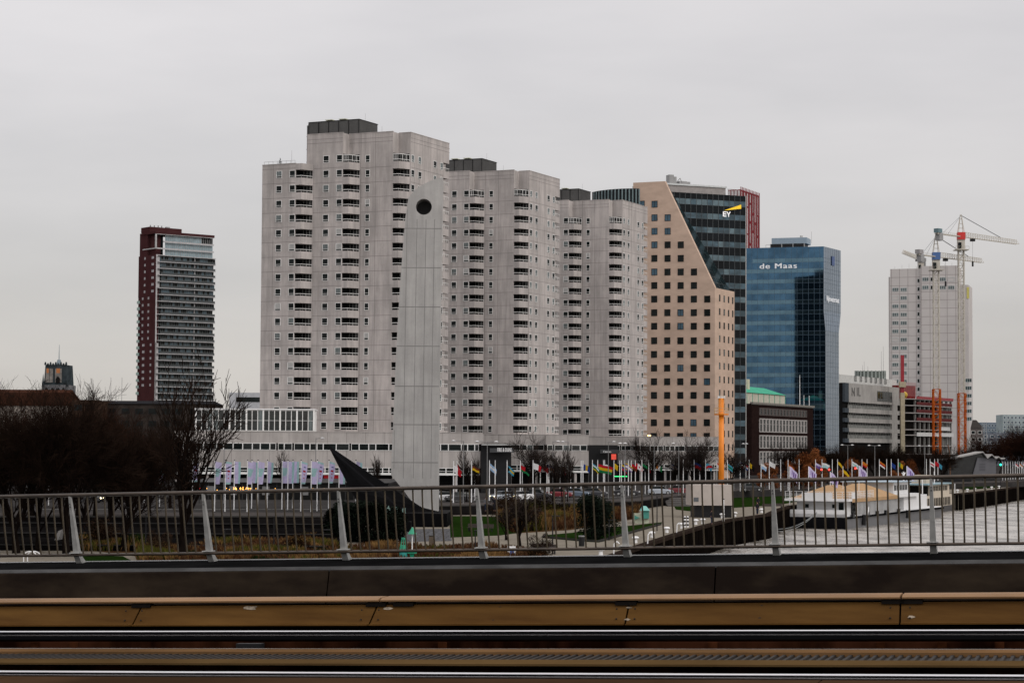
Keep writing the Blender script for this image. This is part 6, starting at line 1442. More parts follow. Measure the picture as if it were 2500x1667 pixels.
stm.ball((0, 0, 1.2), .13, 0, 8, 4)
sme = stm.mesh('post', [WPAINT, BLACK])
for x, lb in ((1672, 'left'), (1679, 'right')): p = at_z(x, 1287, 0); r = thing('striped_bollard', 'black and white banded post, the %s one of the pair' % lb, 'bollard', tuple(p), 0, 'banded posts'); inst('post', sme, r)
hoop = MB().path([(0, 0, 0), (.05, 0, .9), (.3, 0, 1.1), (.5, 0, .9)], .06, 6).mesh('hoop', [WPAINT])
for x, y, lb in ((1581, 1327, 'second'), (1652, 1300, 'third'), (1498, 1352, 'first')): p = at_z(x, y, 0); r = thing('ladder_hoop', 'white curved ladder handrail, %s from the near end' % lb, 'handrail', tuple(p), 0, 'ladder handrails'); inst('hoop', hoop, r)
# pale kiosk with green roof sculpture
p = at_z(1567, 1277, 0); f = Fr(1550, 1277, p.y, 0, base=0); r = f.thing('cream_kiosk', 'small cream hut carrying a sea green shuttered cabin', 'kiosk'); zz_ = f.hit(1567, 1254)[1]; W = f.hit(1584, 1265)[0]
obj('base', MB().box(0, W, 0, 2.5, 0, zz_), mat('hut_cream', (.42, .44, .34), .8), r); mb = MB(); SG = mat('sea_green', (.07, .24, .20), .6)
g0 = f.hit(1568, 1265); g1 = f.hit(1584, 1250); gt = f.hit(1568, 1240)[1]
mb.box(g0[0], g1[0], -.4, 1.5, g0[1], gt - .3, 0); mb.loft([(g0[0] - .2, -.6, gt - .3), (g1[0] + .15, -.6, gt - .3), (g1[0] + .15, 1.7, gt - .3), (g0[0] - .2, 1.7, gt - .3)], [(g0[0], .2, gt + .25), (g0[0] + .5, .2, gt + .25), (g0[0] + .5, .8, gt + .25), (g0[0], .8, gt + .25)], 1)
obj('cabin', mb, [SG, mat('pale_green_roof', (.2, .42, .38), .6)], r); g = f.hit(1549, 1263); obj('awning', MB().loft([(g[0], -.3, g[1] + .3), (g[0], -.3, g[1] - .25), (g[0] + .6, -.3, g[1])], [(g[0], 0, g[1] + .3), (g[0], 0, g[1] - .25), (g[0] + .6, 0, g[1])]), SG, r)
# river beacons (green buoys) on the lawn side, bottom centre
GB = mat('beacon_green', (.01, .27, .15), .45); TL = mat('beacon_teal', (.02, .25, .22), .45)
for (x, kind, lb) in ((985, 0, 'green navigation buoy with a barred cage top'), (1006, 1, 'green navigation buoy with a cone on a white pole')):
    p = at_z(x, 1366, 0); f = Fr(x, 1366, p.y, 0, base=0); r = f.thing('navigation_buoy', lb, 'buoy'); z = lambda y: f.hit(x, y)[1]
    if kind == 0:
        obj('float', MB().cyl(0, 0, 0, z(1347), .34, 14), TL, r, smooth=False); obj('white_ring', MB().cyl(0, 0, z(1347), z(1341), .3, 12), WPAINT, r); mb = MB()
        for i in range(8): a = 6.2832 * i / 8; mb.tube((.32 * math.cos(a), .32 * math.sin(a), z(1341)), (.16 * math.cos(a), .16 * math.sin(a), z(1315)), .035, .03, 4)
        mb.cyl(0, 0, z(1339), z(1330), .3, 8, 0, .26); mb.cyl(0, 0, z(1316), z(1312), .2, 8)
        obj('cage', mb, GB, r)
    else:
        mb = MB(); mb.tube((0, 0, 0), (0, 0, z(1346)), .12, .34, 4); mb.box(-.38, .38, -.3, .3, z(1350), z(1346)); obj('float', mb, GB, r); obj('pole', MB().cyl(0, 0, z(1350), z(1300), .05, 8), WPAINT, r); obj('cone', MB().cyl(0, 0, z(1303), z(1286), .38, 12, 0, .02), GB, r)
# white hoops at the far left, blue box, bench, sloping handrail
p = at_z(66, 1372, 0); r = thing('bicycle_stand', 'white tubular hoops at the bottom left pavement', 'bicycle stand', (p.x, p.y + 1, 0)); 
for k in range(2): obj('hoop', MB().path([(k * .25 + .5 * math.cos(t), .25 * k, .45 + .35 * math.sin(t)) for t in [math.pi * i / 10 for i in range(11)]] + [(k * .25 - .5, .25 * k, 0)], .05, 6), WPAINT, r)
p = at_z(1249, 1362, 0); r = thing('info_board', 'white board with a blue letter mark beside the low shrubs', 'sign', tuple(p), R_(20)); obj('panel', MB().box(-.35, .35, -.04, .04, .2, 1.0), WPAINT, r); obj('mark', MB().box(-.15, .15, -.06, -.04, .3, .75), mat('sign_blue', (.05, .15, .5), .5), r)
BWd = mat('bench_wood', (.06, .05, .045), .8); bi = 0
for x, y, lb in ((1160, 1297, 'dark bench at the left lawn, left one'), (1185, 1298, 'dark bench at the left lawn, right one'), (1875, 1243, 'bench on the promenade near the lawn, left one'), (1897, 1242, 'bench on the promenade near the lawn, right one'), (1322, 1350, 'dark bench beside the low bare shrubs'), (1335, 1352, 'dark bench right of another beside the low shrubs')):
    p = at_z(x, y, 0); r = thing('park_bench', lb, 'bench', tuple(p), rnd(-.3, .3), 'park benches'); obj('seat', MB().box(-.9, .9, -.25, .2, .42, .48), BWd, r); obj('backrest', MB().box(-.9, .9, .2, .25, .5, .85), BWd, r)
    for s in (-.7, .7): obj('leg', MB().box(s - .04, s + .04, -.2, .2, 0, .42), BLACK, r)
p0_, p1_ = at_z(128, 1322, .3), at_z(153, 1283, .8); r = thing('ramp_wall', 'pale slanting ramp wall among the left tree trunks', 'ramp', (p0_.x, p0_.y, 0)); obj('slab', MB().xprism([(0, 0), (.3, 0), ((152 - 128) / 27, 1.45), ((150 - 128) / 27 - .3, 1.3)], 0, 3), mat('pale_ramp', (.28, .27, .26), .8), r)
p = at_z(1318, 1370, 0); r = thing('utility_box', 'dark round litter bin on the paving left of the railing post', 'bin', tuple(at_z(1420, 1333, 0))); obj('body', MB().cyl(0, 0, 0, .9, .28, 10), BLACK, r); obj('lid', MB().cyl(0, 0, .9, 1.0, .32, 10), GREYM, r)
r = thing('utility_box', 'small brown post box on the path near the green beacons', 'box', tuple(at_z(1053, 1334, 0))); obj('body', MB().box(-.22, .22, -.2, .2, 0, 1.0), mat('brown_box', (.1, .08, .06), .8), r); obj('lid', MB().box(-.26, .26, -.24, .24, 1.0, 1.05), BLACK, r)
# seating steps right of centre
r = thing('seating_steps', 'low wide pale stone seating steps left of the beige kiosk', 'steps', (0, 0, 0)); mb = MB(); a_ = at_z(1630, 1236, 0); b_ = at_z(1690, 1236, 0)
for k in range(4): mb.box(a_.x, b_.x, a_.y + k * 3.2, a_.y + 14, .004 + .27 * k, .27 * (k + 1))
obj('step', mb, mat('seat_step', (.10, .095, .09), .8), r)

# ================================================================== PAVILION with zigzag roof
f = Fr(2300, 1125, 560, 0, base=0.9); r = f.thing('zigzag_pavilion', 'dark pavilion with a thin pale roof edge rising and then zigzagging down', 'pavilion')
XZ = lambda v: 2280 + v * .12754; YZ = lambda v: 980 + v * .12754
line = [(160, 1100), (240, 1105), (920, 955), (1005, 1070), (1090, 1005), (1165, 1078), (1220, 1048), (1265, 1085), (1340, 1075)]
P_ = [f.hit(XZ(x), YZ(y)) for x, y in line]; mb = MB()
for a_, b_ in zip(P_[:-1], P_[1:]): mb.loft([(a_[0], -1.5, a_[1]), (a_[0], 8, a_[1]), (a_[0], 8, a_[1] - .28), (a_[0], -1.5, a_[1] - .28)], [(b_[0], -1.5, b_[1]), (b_[0], 8, b_[1]), (b_[0], 8, b_[1] - .28), (b_[0], -1.5, b_[1] - .28)], 0)
obj('roof', mb, mat('pale_roof_edge2', (.33, .32, .31), .6), r); x0 = f.hit(XZ(270), 1150)[0]; x1 = f.hit(XZ(1190), 1150)[0]
g = [(x0, 0), (x1, 0), (x1, P_[5][1] - .3), (P_[3][0], P_[3][1] - .3), (P_[2][0], P_[2][1] - .4), (x0, P_[1][1])]
obj('glazing', MB().xprism(g, .2, 7), mat('pavilion_black_glass', (.012, .013, .014), .2, var=.3), r)
w_ = [f.hit(XZ(x), YZ(y), -.6) for x, y in ((750, 1395), (1185, 1395), (1195, 1085), (835, 1075))]
obj('grey_wall', MB().xprism(w_, -.6, .1), mat('pavilion_grey', (.14, .14, .15), .7, var=.05), r)
mb = MB(); q = f.hit(XZ(870), YZ(1320), -.6); q2 = f.hit(XZ(985), YZ(1200), -.6)
for k in range(5): z = q[1] + (q2[1] - q[1]) * k / 4; mb.box(q[0], q2[0], -.63, -.6, z, z + .14)
obj('faded_lettering', mb, mat('faded_grey_letters', (.08, .08, .09), .8), r)
r = thing('rust_pole', 'slender rust brown curved pole left of the pavilion', 'pole', (at_y(2320, 1150, 545).x, 545, .9)); obj('pole', MB().path([(0, 0, 0), (-.05, 0, 4), (-.1, 0, 7.5), (-.6, 0, 9.6)], .12, 6), mat('rust', (.14, .07, .04), .8), r)
f = Fr(2305, 1165, 525, 0, base=0); r = f.thing('low_shelter', 'low dark shelter with a white flat roof beyond the steamer', 'shelter'); W = f.hit(2375, 1165)[0]; zt = f.top + .9
obj('wall', MB().box(.3, W - .3, .3, 5, 0, zt - .8), BLACK, r); obj('roof', MB().box(0, W, 0, 5.5, zt - .8, zt - .5), WPAINT, r)
f = Fr(1770, 1150, 345, 0, base=0); r = f.thing('tram_stop_canopy', 'long thin grey canopy line behind the flagpoles at centre right', 'canopy'); xa, xb = f.hit(1655, 1163)[0], f.hit(1880, 1160)[0]; z = f.hit(1750, 1158)[1]
obj('roof', MB().box(xa, xb, 55, 58, z + .2, z + .5), GREYM, r)
for i in range(8): obj('post', MB().box(xa + (xb - xa) * i / 7 - .08, xa + (xb - xa) * i / 7 + .08, 56, 56.2, 1.2, z + .2), GREYM, r)

# ================================================================== SHIPS
def ship_frame(px, py, deg, z=-3.5): p = at_z(px, py, z); f = Fr.__new__(Fr); f.P = Vector((p.x, p.y, z)); f.a = R_(deg); f.base = z; f.top = 0; f.u = Vector((math.cos(f.a), math.sin(f.a), 0)); f.n = Vector((-math.sin(f.a), math.cos(f.a), 0)); return f
SW_ = mat('ship_white', (.66, .66, .66), .4, var=.05, scale=.5); HB = mat('ship_hull_black', (.006, .006, .007), .6); HG = mat('ship_hull_grey', (.085, .085, .09), .5, var=.15, scale=.4, bump=.1)
f = ship_frame(2068, 1291.6, 66); r = f.thing('passenger_ship', 'long white moored ship with dark hull and a tan canopy over its middle', 'ship')
S = lambda v: (1900 + v * .19558); Q = lambda v: (1140 + v * .19558)
W = 10.2; Ln = 70
# side plane is y=0 (x along ship); stern face runs to +y (left)
zh = f.hit(S(860), Q(630))[1]; zs_ = f.hit(S(860), Q(540))[1]
mb = MB(); mb.loft([(0, 0, -.6), (0, W, -.6), (0, W - .2, zh), (0, .2, zh)], [(Ln, .6, -.6), (Ln, W - .6, -.6), (Ln, W - .6, zh), (Ln, .6, zh)], 0)
mb.box(-.02, 0, .1, W - .1, -.6, zh, 1); mb.box(0, Ln, .04, .2, zh - .25, zh + .1, 1)
obj('hull', mb, [HG, HB], r)
mb = MB(); mb.loft([(-.0, .1, zh), (-.0, W - .1, zh), (-.0, W - .5, zh + .02), (-.0, .5, zh + .02)], [(-.0, .35, zs_), (-.0, W - .4, zs_), (1.2, W - .6, zs_), (1.2, .6, zs_)], 0)
mb.box(0, 5, .2, W - .2, zh, zh + .5); mb.box(5, Ln, .2, W - .2, zh, zh + .18)
obj('bulwark', mb, SW_, r)
zd = f.hit(S(1080), Q(400))[1]; zd0 = f.hit(S(870), Q(430), 0)[1]; zdk = zd0
mb = MB(); mb.box(3.2, 16, 1.2, W - 1.0, zh + .3, zdk, 0); mb.box(42, 60, 1, W - 1, zh + .2, zdk + .1, 0)
split('deckhouse', mb, SW_, r)
obj('upper_deck', MB().box(.6, 17, -.1, W + .3, zdk, zdk + .38), SW_, r)
mb = MB(); 
for yy in (3.0, 7.5): mb.box(3.14, 3.2, yy - .3, yy + .3, zh + 1.4, zh + 2.0, 0)
mb.box(3.12, 3.2, 1.4, 2.2, zh + .4, zh + 2.3, 0); mb.box(7, 7.8, 1.14, 1.2, zh + .4, zh + 2.3, 0); mb.box(10.5, 12, 1.14, 1.2, zh + 1.2, zh + 2.1, 0)
split('window', mb, GLASS, r)
mb = MB(); zr = zdk + .38; hgt = 1.15
def railp(pts, n, mesh=True):
    for a_, b_ in zip(pts[:-1], pts[1:]):
        a_ = Vector(a_); b_ = Vector(b_)
        for hh in (.25, .5, .75, hgt): mb.tube(a_ + Vector((0, 0, hh)), b_ + Vector((0, 0, hh)), .04, .04, 4)
        k = max(1, int((b_ - a_).length / .9))
        for i in range(k + 1): q = a_.lerp(b_, i / k); mb.tube(q, q + Vector((0, 0, hgt)), .045, .045, 4)
railp([(.7, W + .2, zr), (.7, 0, zr), (16.8, 0, zr)], 10); mb.box(.66, .7, W * .25, W * .75, zr, zr + 1.0); mb.box(3, 5, -.04, 0, zr, zr + 1.0)
obj('railing', mb, SW_, r)
# tan canopy
TAN = mat('tan_canvas', (.37, .245, .14), .9, var=.06, scale=.4)
ze = f.hit(S(1080), Q(385))[1]; zrd = ze + 2.1; xe0 = f.hit(S(1075), Q(390))[0]; xe1 = f.hit(S(1490), Q(345))[0]; xr0, xr1 = xe0 - 6 + 3, xe1 - 6; x00 = xe0 - 8
mb = MB(); 
def can(x0, x1):
    xm0, xm1 = x0 + 4, x1 - 4; yc = W / 2
    mb.add([(x0, -.1, ze), (x1, -.1, ze), (x1, W + .1, ze), (x0, W + .1, ze), (xm0, yc, zrd), (xm1, yc, zrd)], [(0, 1, 5, 4), (1, 2, 5), (2, 3, 4, 5), (3, 0, 4)], 0); mb.box(x0, x1, -.12, -.08, ze - .55, ze, 0)
can(x00, (x00 + xe1) / 2); can((x00 + xe1) / 2, xe1)
obj('canopy', mb, TAN, r); mb = MB(); k = xe0 - 4
while k < xe1: mb.tube((k, 0.1, zh), (k, 0.1, ze - .3), .07, .07, 5); mb.box(k + .1, k + .5, .2, .25, zh, ze - .6, 1); k += .8
mb.box(xe0 - 4, xe1, 1.2, 1.3, zh, ze, 2)
obj('side_glazing', mb, [SW_, mat('pale_curtain', (.33, .34, .34), .7), DARK], r)
zw = ze + .25; mb = MB(); mb.box(xe1 + .3, xe1 + 18, .2, W - .2, zdk + .0, zdk + .5); mb.box(xe1 + 1, xe1 + 12, 1, W - 1, zdk + .5, zdk + 2.6); mb.box(xe1 - 1, xe1 + 16, .3, W - .3, zdk + 2.6, zdk + 2.75, 1)
for k in range(5): mb.box(xe1 + 1.6 + k * 2, xe1 + 3 + k * 2, .93, 1, zdk + 1.2, zdk + 2.1, 2)
obj('wheelhouse', mb, [SW_, mat('pale_blue_roof', (.30, .38, .44), .5), GLASS], r); mb = MB()
q = f.hit(S(1565), Q(240), 5); mb.tube((q[0], 5, q[1] - 2), (q[0], 5, f.hit(S(1570), Q(55), 5)[1]), .22, .12, 6)
zt_ = f.hit(S(1570), Q(70), 5)[1]; mb.path([(q[0] - 1.2, 5, zt_), (q[0], 5, zt_ - .6), (q[0] + 1.2, 5, zt_)], .09, 5); mb.tube((q[0] - 2, 5, zt_ - 3), (q[0] + 2, 5, zt_ - 3), .09, .09, 5); mb.ball((q[0], 5, zt_ - 3.6), .45, 0, 8, 5)
obj('ship_mast', mb, SW_, r)
for i, xx in enumerate((2.5, 12, 18, 24, 33)): obj('tyre_fender', MB().box(xx, xx + 1.0, -.35, 0, zh - .1, zh + .6), BLACK, r)
mb = MB(); mb.tube((10, -.1, zh - 1.5), (10, -.25, zh + .2), .35, .35, 6); mb.tube((40, -.1, zh - 1.2), (40, -.2, zh + .2), .3, .3, 6)
split('anchor', mb, BLACK, r); mb = MB(); mb.tube((11, -.3, zh - 1), (12.4, -.3, zh + 1.4), .12, .1, 5); obj('davit', mb, SW_, r)
# mooring ropes
def w2(px, py, Y): p = at_y(px, py, Y); return p
a_ = at_y(1815, 1264, 291); b_ = at_y(2000, 1245, 345); mb = MB()
for off in (0, 1.2):
    pts = []
    for i in range(17): t = i / 16; q = a_.lerp(b_, t); sag = 4 * t * (1 - t) * (2.2 + off * .3); pts.append(Vector((q.x, q.y, q.z - sag)))
    mb.path(pts, .05, 4)
tag(obj('mooring_rope', mb, mat('rope_grey', (.22, .23, .23), .8)), 'pair of slack mooring ropes from the quay to the white ship', 'rope')
# steamer behind
f = ship_frame(2297, 1250, 67); r = f.thing('old_steamer', 'cream old passenger steamer with rows of small windows astern of the white ship', 'ship'); CRM = mat('steamer_cream', (.50, .44, .36), .6, var=.06); f.hit(2310, 1240)
d = lambda px, py, y=0: f.hit(px, py, y)
xb = d(2336, 1235)[0]; zh2 = d(2300, 1237)[1]
mb = MB(); mb.loft([(-14, .4, -.5), (-14, 7, -.5), (-14, 7, zh2), (-14, .2, zh2)], [(xb - 3, .3, -.5), (xb - 3, 6.6, -.5), (xb - 3, 6.8, zh2 + .2), (xb - 3, .0, zh2 + .2)]); mb.loft([(xb - 3, .3, -.5), (xb - 3, 6.6, -.5), (xb - 3, 6.8, zh2 + .2), (xb - 3, .0, zh2 + .2)], [(xb + 1, 2.8, .2), (xb + 1, 4, .2), (xb + 3, 4.2, zh2 + 1.2), (xb + 3, 2.6, zh2 + 1.2)])
obj('hull', mb, mat('steamer_hull', (.02, .018, .02), .5), r)
z3 = d(2300, 1182)[1]; z2 = d(2300, 1208)[1]; z1 = d(2300, 1222)[1]; x0 = d(2278, 1200)[0]; x1_ = d(2328, 1200)[0]
mb = MB(); mb.box(x0 - 8, x1_ + 1, .5, 6.5, zh2, z2, 0); mb.box(x0, x1_ - 1.5, .6, 6.4, z2, z3, 0)
obj('superstructure', mb, CRM, r); mb = MB(); n = 12
for zz_, xx0, xx1 in ((z2 + .9, x0 + 1, x1_ - 2), (z1 - .3, x0 - 7, x1_ + .5), (zh2 + .3, x0 - 7, x1_ + .5)):
    n = int((xx1 - xx0) / 1.5)
    for i in range(n): x = xx0 + 1.5 * i; mb.box(x, x + .7, .42 if zz_ < z2 else .52, .5 if zz_ < z2 else .6, zz_, zz_ + .95)
split('window', mb, DARK, r); mb = MB(); mb.box(x0 - 1.0, x0, 1, 6, z2, z3 - .3)
obj('wheelhouse_front', mb, DARK, r); obj('roof', MB().box(x0 - 5, x1_ - 1, 0, 7, z3, z3 + .25), mat('steamer_blue_roof', (.17, .27, .31), .5), r)
obj('funnel_house', MB().box(x0 + 3, x0 + 9, 2, 5, z3 + .25, z3 + 1.9), CRM, r); mb = MB()
for x, y0, y1 in ((2281, 1150, 1180), (2252, 1160, 1205), (2331, 1180, 1225)): a_ = d(x, y1, 1); b_ = d(x, y0, 1); mb.tube((a_[0], 1, a_[1]), (b_[0], 1, b_[1]), .12, .09, 5)
split('post', mb, WPAINT, r)
# small boat left of the ship
f = ship_frame(1880, 1290, 60); r = f.thing('small_boat', 'dark low boat with a cream cabin left of the white ship', 'boat')
obj('hull', MB().loft([(6, 0.2, -.4), (6, 3.4, -.4), (6, 3.8, 1.5), (6, 0, 1.5)], [(18, .2, -.4), (18, 3.4, -.4), (18, 3.8, 1.6), (18, 0, 1.6)]), HB, r); obj('cabin', MB().box(9, 16, .6, 3, 1.5, 3.2), mat('boat_cream', (.42, .36, .32), .6), r); obj('trim', MB().box(5.9, 18, -.05, 0.02, 1.3, 1.6), mat('boat_red', (.2, .03, .03), .6), r)

# ================================================================== BRIDGE IN THE FOREGROUND
TB = R_(16); GR = .030
bu = Vector((math.cos(TB), -math.sin(TB), GR)); bn = Vector((math.sin(TB), math.cos(TB), 0)); bz = Vector((-GR * math.cos(TB), GR * math.sin(TB), 1)).normalized()
BO = Vector((0, 0, EYE))       # z measured from eye level
def bat(px, py, t):
    """ray meets the vertical plane t=const -> (s, z) in bridge coordinates"""
    d = ray(px, py); k = t / d.dot(bn); q = d * k; s = q.x * math.cos(TB) - q.y * math.sin(TB); return s, q.z - GR * s
def bp3(s, t, z): return (s, t, z)
BM = Matrix(((math.cos(TB), math.sin(TB), 0, 0), (-math.sin(TB), math.cos(TB), 0, 0), (GR, 0, 1, EYE), (0, 0, 0, 1)))
def bthing(name, label, cat, group=None): return thing(name, label, cat, (0, 0, 0), 0, group)
class BB(MB):
    """mesh builder in bridge coordinates, converted to world on output"""
    def mesh(s, name, mats, smooth=False):
        s.v = [tuple(BM @ Vector(p)) for p in s.v]; return MB.mesh(s, name, mats, smooth)
S0, S1 = -34, 30
TUBE = mat('weathered_brown_steel', (.075, .058, .045), .38, .5, var=.3, scale=3)
BAL = mat('baluster_bronze', (.070, .054, .034), .5, .2, var=.3, scale=2)
PST = mat('railing_post_grey', (.36, .36, .345), .5, .2, var=.15, scale=6)
DKB = mat('deck_dark_steel', (.006, .006, .006), .9, .0, var=.3, scale=1.5)
tR = 34.6
sT, zT = bat(1250, 1186, tR - .22); zB = bat(1250, 1341, tR)[1]; zC = bat(1250, 1361, tR + .35)[1]
r = bthing('bridge_railing', 'long bronze bridge railing of leaning balusters between two tubes', 'railing')
mb = BB(); mb.tube((S0, tR - .22, zT), (S1, tR - .22, zT), .034, .034, 12); obj('top_rail', mb, TUBE, r, smooth=True)
mb = BB(); mb.tube((S0, tR, zB), (S1, tR, zB), .026, .026, 10); obj('bottom_rail', mb, TUBE, r, smooth=True)
# balusters: positions follow the photograph's spacing
sA = bat(0, 1341, tR)[0]; sB = bat(2500, 1329, tR)[0]; pitch_b = .163
pxs = [168 * 1.063, 473 * 1.063, 783 * 1.063, 1100 * 1.063, 1432 * 1.063, 1777 * 1.063, 2140 * 1.063]
posts = [bat(x, 1262 - (x - 1250) * .019, tR - .08)[0] for x in pxs]
step = (posts[-1] - posts[0]) / 6; posts = [posts[0] - k_ * step for k_ in range(6, 0, -1)] + posts + [posts[-1] + k_ * step for k_ in range(1, 7)]
bmesh_b = MB(); prof = [(-.21, zT - zB - .03), (-.175, (zT - zB) * .72), (-.10, (zT - zB) * .38), (-.025, (zT - zB) * .12), (0, .02)]
bl_ = []
k = 0
nper = 14; bay_w = step
for i in range(len(posts) - 1):
    for j in range(1, nper + 1):
        s = posts[i] + bay_w * j / (nper + 1) + 0.0; bl_.append(s)
vis = sorted([s for s in bl_ if sA - .3 < s < sB + .3], key=lambda s: abs(s - (sA + sB) / 2)); rest = [s for s in bl_ if s not in vis] + vis[100:]
def bal(mb, s):
    for (t0_, z0_), (t1_, z1_) in zip(prof[:-1], prof[1:]): mb.tube((s, tR + t0_, zB + z0_), (s, tR + t1_, zB + z1_), .0155, .0155, 6)
for s in vis[:100]: mb = BB(); bal(mb, s); obj('baluster', mb, BAL, r)
mb = BB()
for s in rest: bal(mb, s)
tag(obj('baluster', mb, BAL, r), kind='stuff')
for s in posts:
    mb = BB(); zb0 = zC - .02
    A = [(s - .016, tR - .25, zT - .02), (s + .022, tR - .25, zT - .02), (s + .022, tR - .19, zT - .02), (s - .016, tR - .19, zT - .02)]
    B = [(s - .045, tR + .03, zB), (s + .055, tR + .03, zB), (s + .055, tR + .14, zB), (s - .045, tR + .14, zB)]
    C_ = [(s - .05, tR + .16, zb0), (s + .065, tR + .16, zb0), (s + .065, tR + .36, zb0), (s - .05, tR + .36, zb0)]
    mb.loft(A, B, 0); mb.loft(B, C_, 0); mb.box(s - .09, s + .09, tR - .04, tR + .16, zB + .028, zB + .045, 0)
    mb.ball((s + .003, tR - .225, zT - .16), .011, 1, 6, 4); mb.ball((s + .004, tR - .21, zT - .21), .011, 1, 6, 4)
    obj('post', mb, [PST, BLACK], r)
# edge strip and dark kerb beam
e_in = tR - .95; z_e1 = bat(1250, 1384, e_in)[1]
r = bthing('edge_beam', 'dark brown steel edge beam of the bridge with narrow vertical joints', 'edge beam')
mb = BB(); mb.loft([(S0, tR + .42, zC), (S0, tR + .36, zC + .012), (S0, e_in + .16, z_e1 + .035), (S0, e_in + .16, z_e1 + .0), (S0, e_in, z_e1 - 1.2), (S0, tR + .42, zC - 1.2)], [(S1, tR + .42, zC), (S1, tR + .36, zC + .012), (S1, e_in + .16, z_e1 + .035), (S1, e_in + .16, z_e1 + .0), (S1, e_in, z_e1 - 1.2), (S1, tR + .42, zC - 1.2)])
obj('top_plate', mb, mat('edge_plate', (.0065, .0065, .0068), .6, .0, spec=.0, var=.35, scale=2, st=(.4, .4, 2)), r)
mb = BB(); mb.loft([(S0, e_in + .16, z_e1 + .036), (S0, e_in, z_e1 - .012), (S0, e_in, z_e1 - .04), (S0, e_in + .15, z_e1 - .04)], [(S1, e_in + .16, z_e1 + .036), (S1, e_in, z_e1 - .012), (S1, e_in, z_e1 - .04), (S1, e_in + .15, z_e1 - .04)]); obj('bevel', mb, mat('bevel_grey', (.058, .058, .058), .7, .0, var=.3, scale=3, st=(.4, .4, 1)), r)
mb = BB(); mb.box(S0, S1, tR + .37, tR + .42, zC + .004, zC + .024); obj('bright_lip', mb, mat('worn_bright_edge', (.45, .46, .47), .4, .3), r)
FB = mat('brown_edge_panel', (.012, .0085, .0068), .75, .0, spec=.0, scale=1.3, st=(.5, .5, 1.3), col2=(.038, .028, .019), lo=.42, hi=.8, detail=8)
tf = e_in - .03; zf1 = bat(1250, 1390, tf)[1]; js = [S0] + [bat(x, 1420, tf)[0] for x in (-141, 803, 1747, 2691)] + [S1]
for a_, b_ in zip(js[:-1], js[1:]):
    mb = BB(); mb.loft([(a_ + .012, tf + .02, zf1 - .9), (b_ - .012, tf + .02, zf1 - .9), (b_ - .012, tf + .02, zf1 + .02), (a_ + .012, tf + .02, zf1 + .02)], [(a_ + .012, tf - .25, zf1 - .9), (b_ - .012, tf - .25, zf1 - .9), (b_ - .012, tf, zf1), (a_ + .012, tf, zf1)]); obj('panel', mb, FB, r)
# decking
struct('bridge_deck', BB().box(S0, S1, 10.5, tR + .4, -3.6, -2.62), DKB)
# tan steel barrier
tb = 26.9; TANB = mat('ochre_painted_steel', (.068, .031, .007), .55, .0, spec=.06, col2=(.128, .064, .016), scale=2.2, st=(.25, .25, 2.2), lo=.3, hi=.7, detail=8); TANC = mat('ochre_cap', (.21, .120, .058), .55, .0, spec=.10, var=.25, scale=1.2, st=(.3, .3, 1.5), detail=8)
zc0 = bat(1250, 1452, tb + .35)[1]; zc1 = bat(1250, 1462, tb - .02)[1]; zcap = max(zc0, zc1); zf0 = bat(1250, 1474, tb)[1]; zf2 = bat(1250, 1523, tb - .12)[1]
r = bthing('track_barrier', 'ochre steel barrier beam beside the tram track with a rounded cap', 'barrier')
cj = [S0] + [bat(x, 1452, tb)[0] for x in (928, 2200)] + [S1]
for a_, b_ in zip(cj[:-1], cj[1:]):
    mb = BB(); P1 = [(tb + .45, zcap - .03), (tb + .32, zcap), (tb + .05, zcap - .005), (tb - .05, zcap - .03), (tb - .045, zcap - .05), (tb + .03, zf0 + .035), (tb + .45, zf0 + .035)]
    mb.loft([(a_ + .015, t, z) for t, z in P1], [(b_ - .015, t, z) for t, z in P1]); obj('cap', mb, TANC, r)
fj = [(S0, S0)] + [(bat(xa, 1520, tb - .1)[0], bat(xb_, 1476, tb)[0]) for xa, xb_ in ((323, 345), (901, 921), (1526, 1535), (2197, 2198))] + [(S1, S1)]
for (a0_, a1_), (b0_, b1_) in zip(fj[:-1], fj[1:]):
    mb = BB(); g_ = .012
    mb.loft([(a1_ + g_, tb + .02, zf0), (b1_ - g_, tb + .02, zf0), (b0_ - g_, tb - .10, zf2), (a0_ + g_, tb - .10, zf2)], [(a1_ + g_, tb + .09, zf0), (b1_ - g_, tb + .09, zf0), (b0_ - g_, tb - .03, zf2), (a0_ + g_, tb - .03, zf2)])
    mb.box(a0_ + g_, b0_ - g_, tb - .15, tb - .03, zf2 - .012, zf2 + .006)
    for s_ in (a0_ + .12, b0_ - .12):
        for zz_ in (.25, .75): mb.ball((s_, tb - .04 - .06 * (1 - zz_), zf2 + (zf0 - zf2) * zz_), .012, 1, 6, 4)
    obj('side_panel', mb, [TANB, BLACK], r)
random.seed(55)
for x, y, sz in ((608, 1484, .075), (943, 1485, .05), (1534, 1483, .03), (1532, 1511, .035), (2226, 1505, .045), (70, 1489, .012), (1218, 1481, .012), (1205, 1512, .012), (1858, 1478, .014), (1855, 1507, .014)):
    s_, z_s = bat(x, y, tb - .06); fz = (z_s - zf2) / (zf0 - zf2); tt_ = tb - .103 + .12 * fz; q = []
    for k in range(9): a = 6.283 * k / 9; rr = sz * rnd(.5, 1.1); q.append((s_ + rr * math.cos(a) * 1.5, tt_ - .004 + .12 / (zf0 - zf2) * rr * .45 * math.sin(a), z_s + rr * .45 * math.sin(a)))
    obj('scuff_mark', BB().poly(q), mat('pale_scuff', (.30, .25, .19), .8, var=.4, scale=20) if sz > .02 else BLACK, r)
mb = BB(); mb.box(S0, S1, tb + .1, tb + .4, zf2 - .5, zcap - .1)
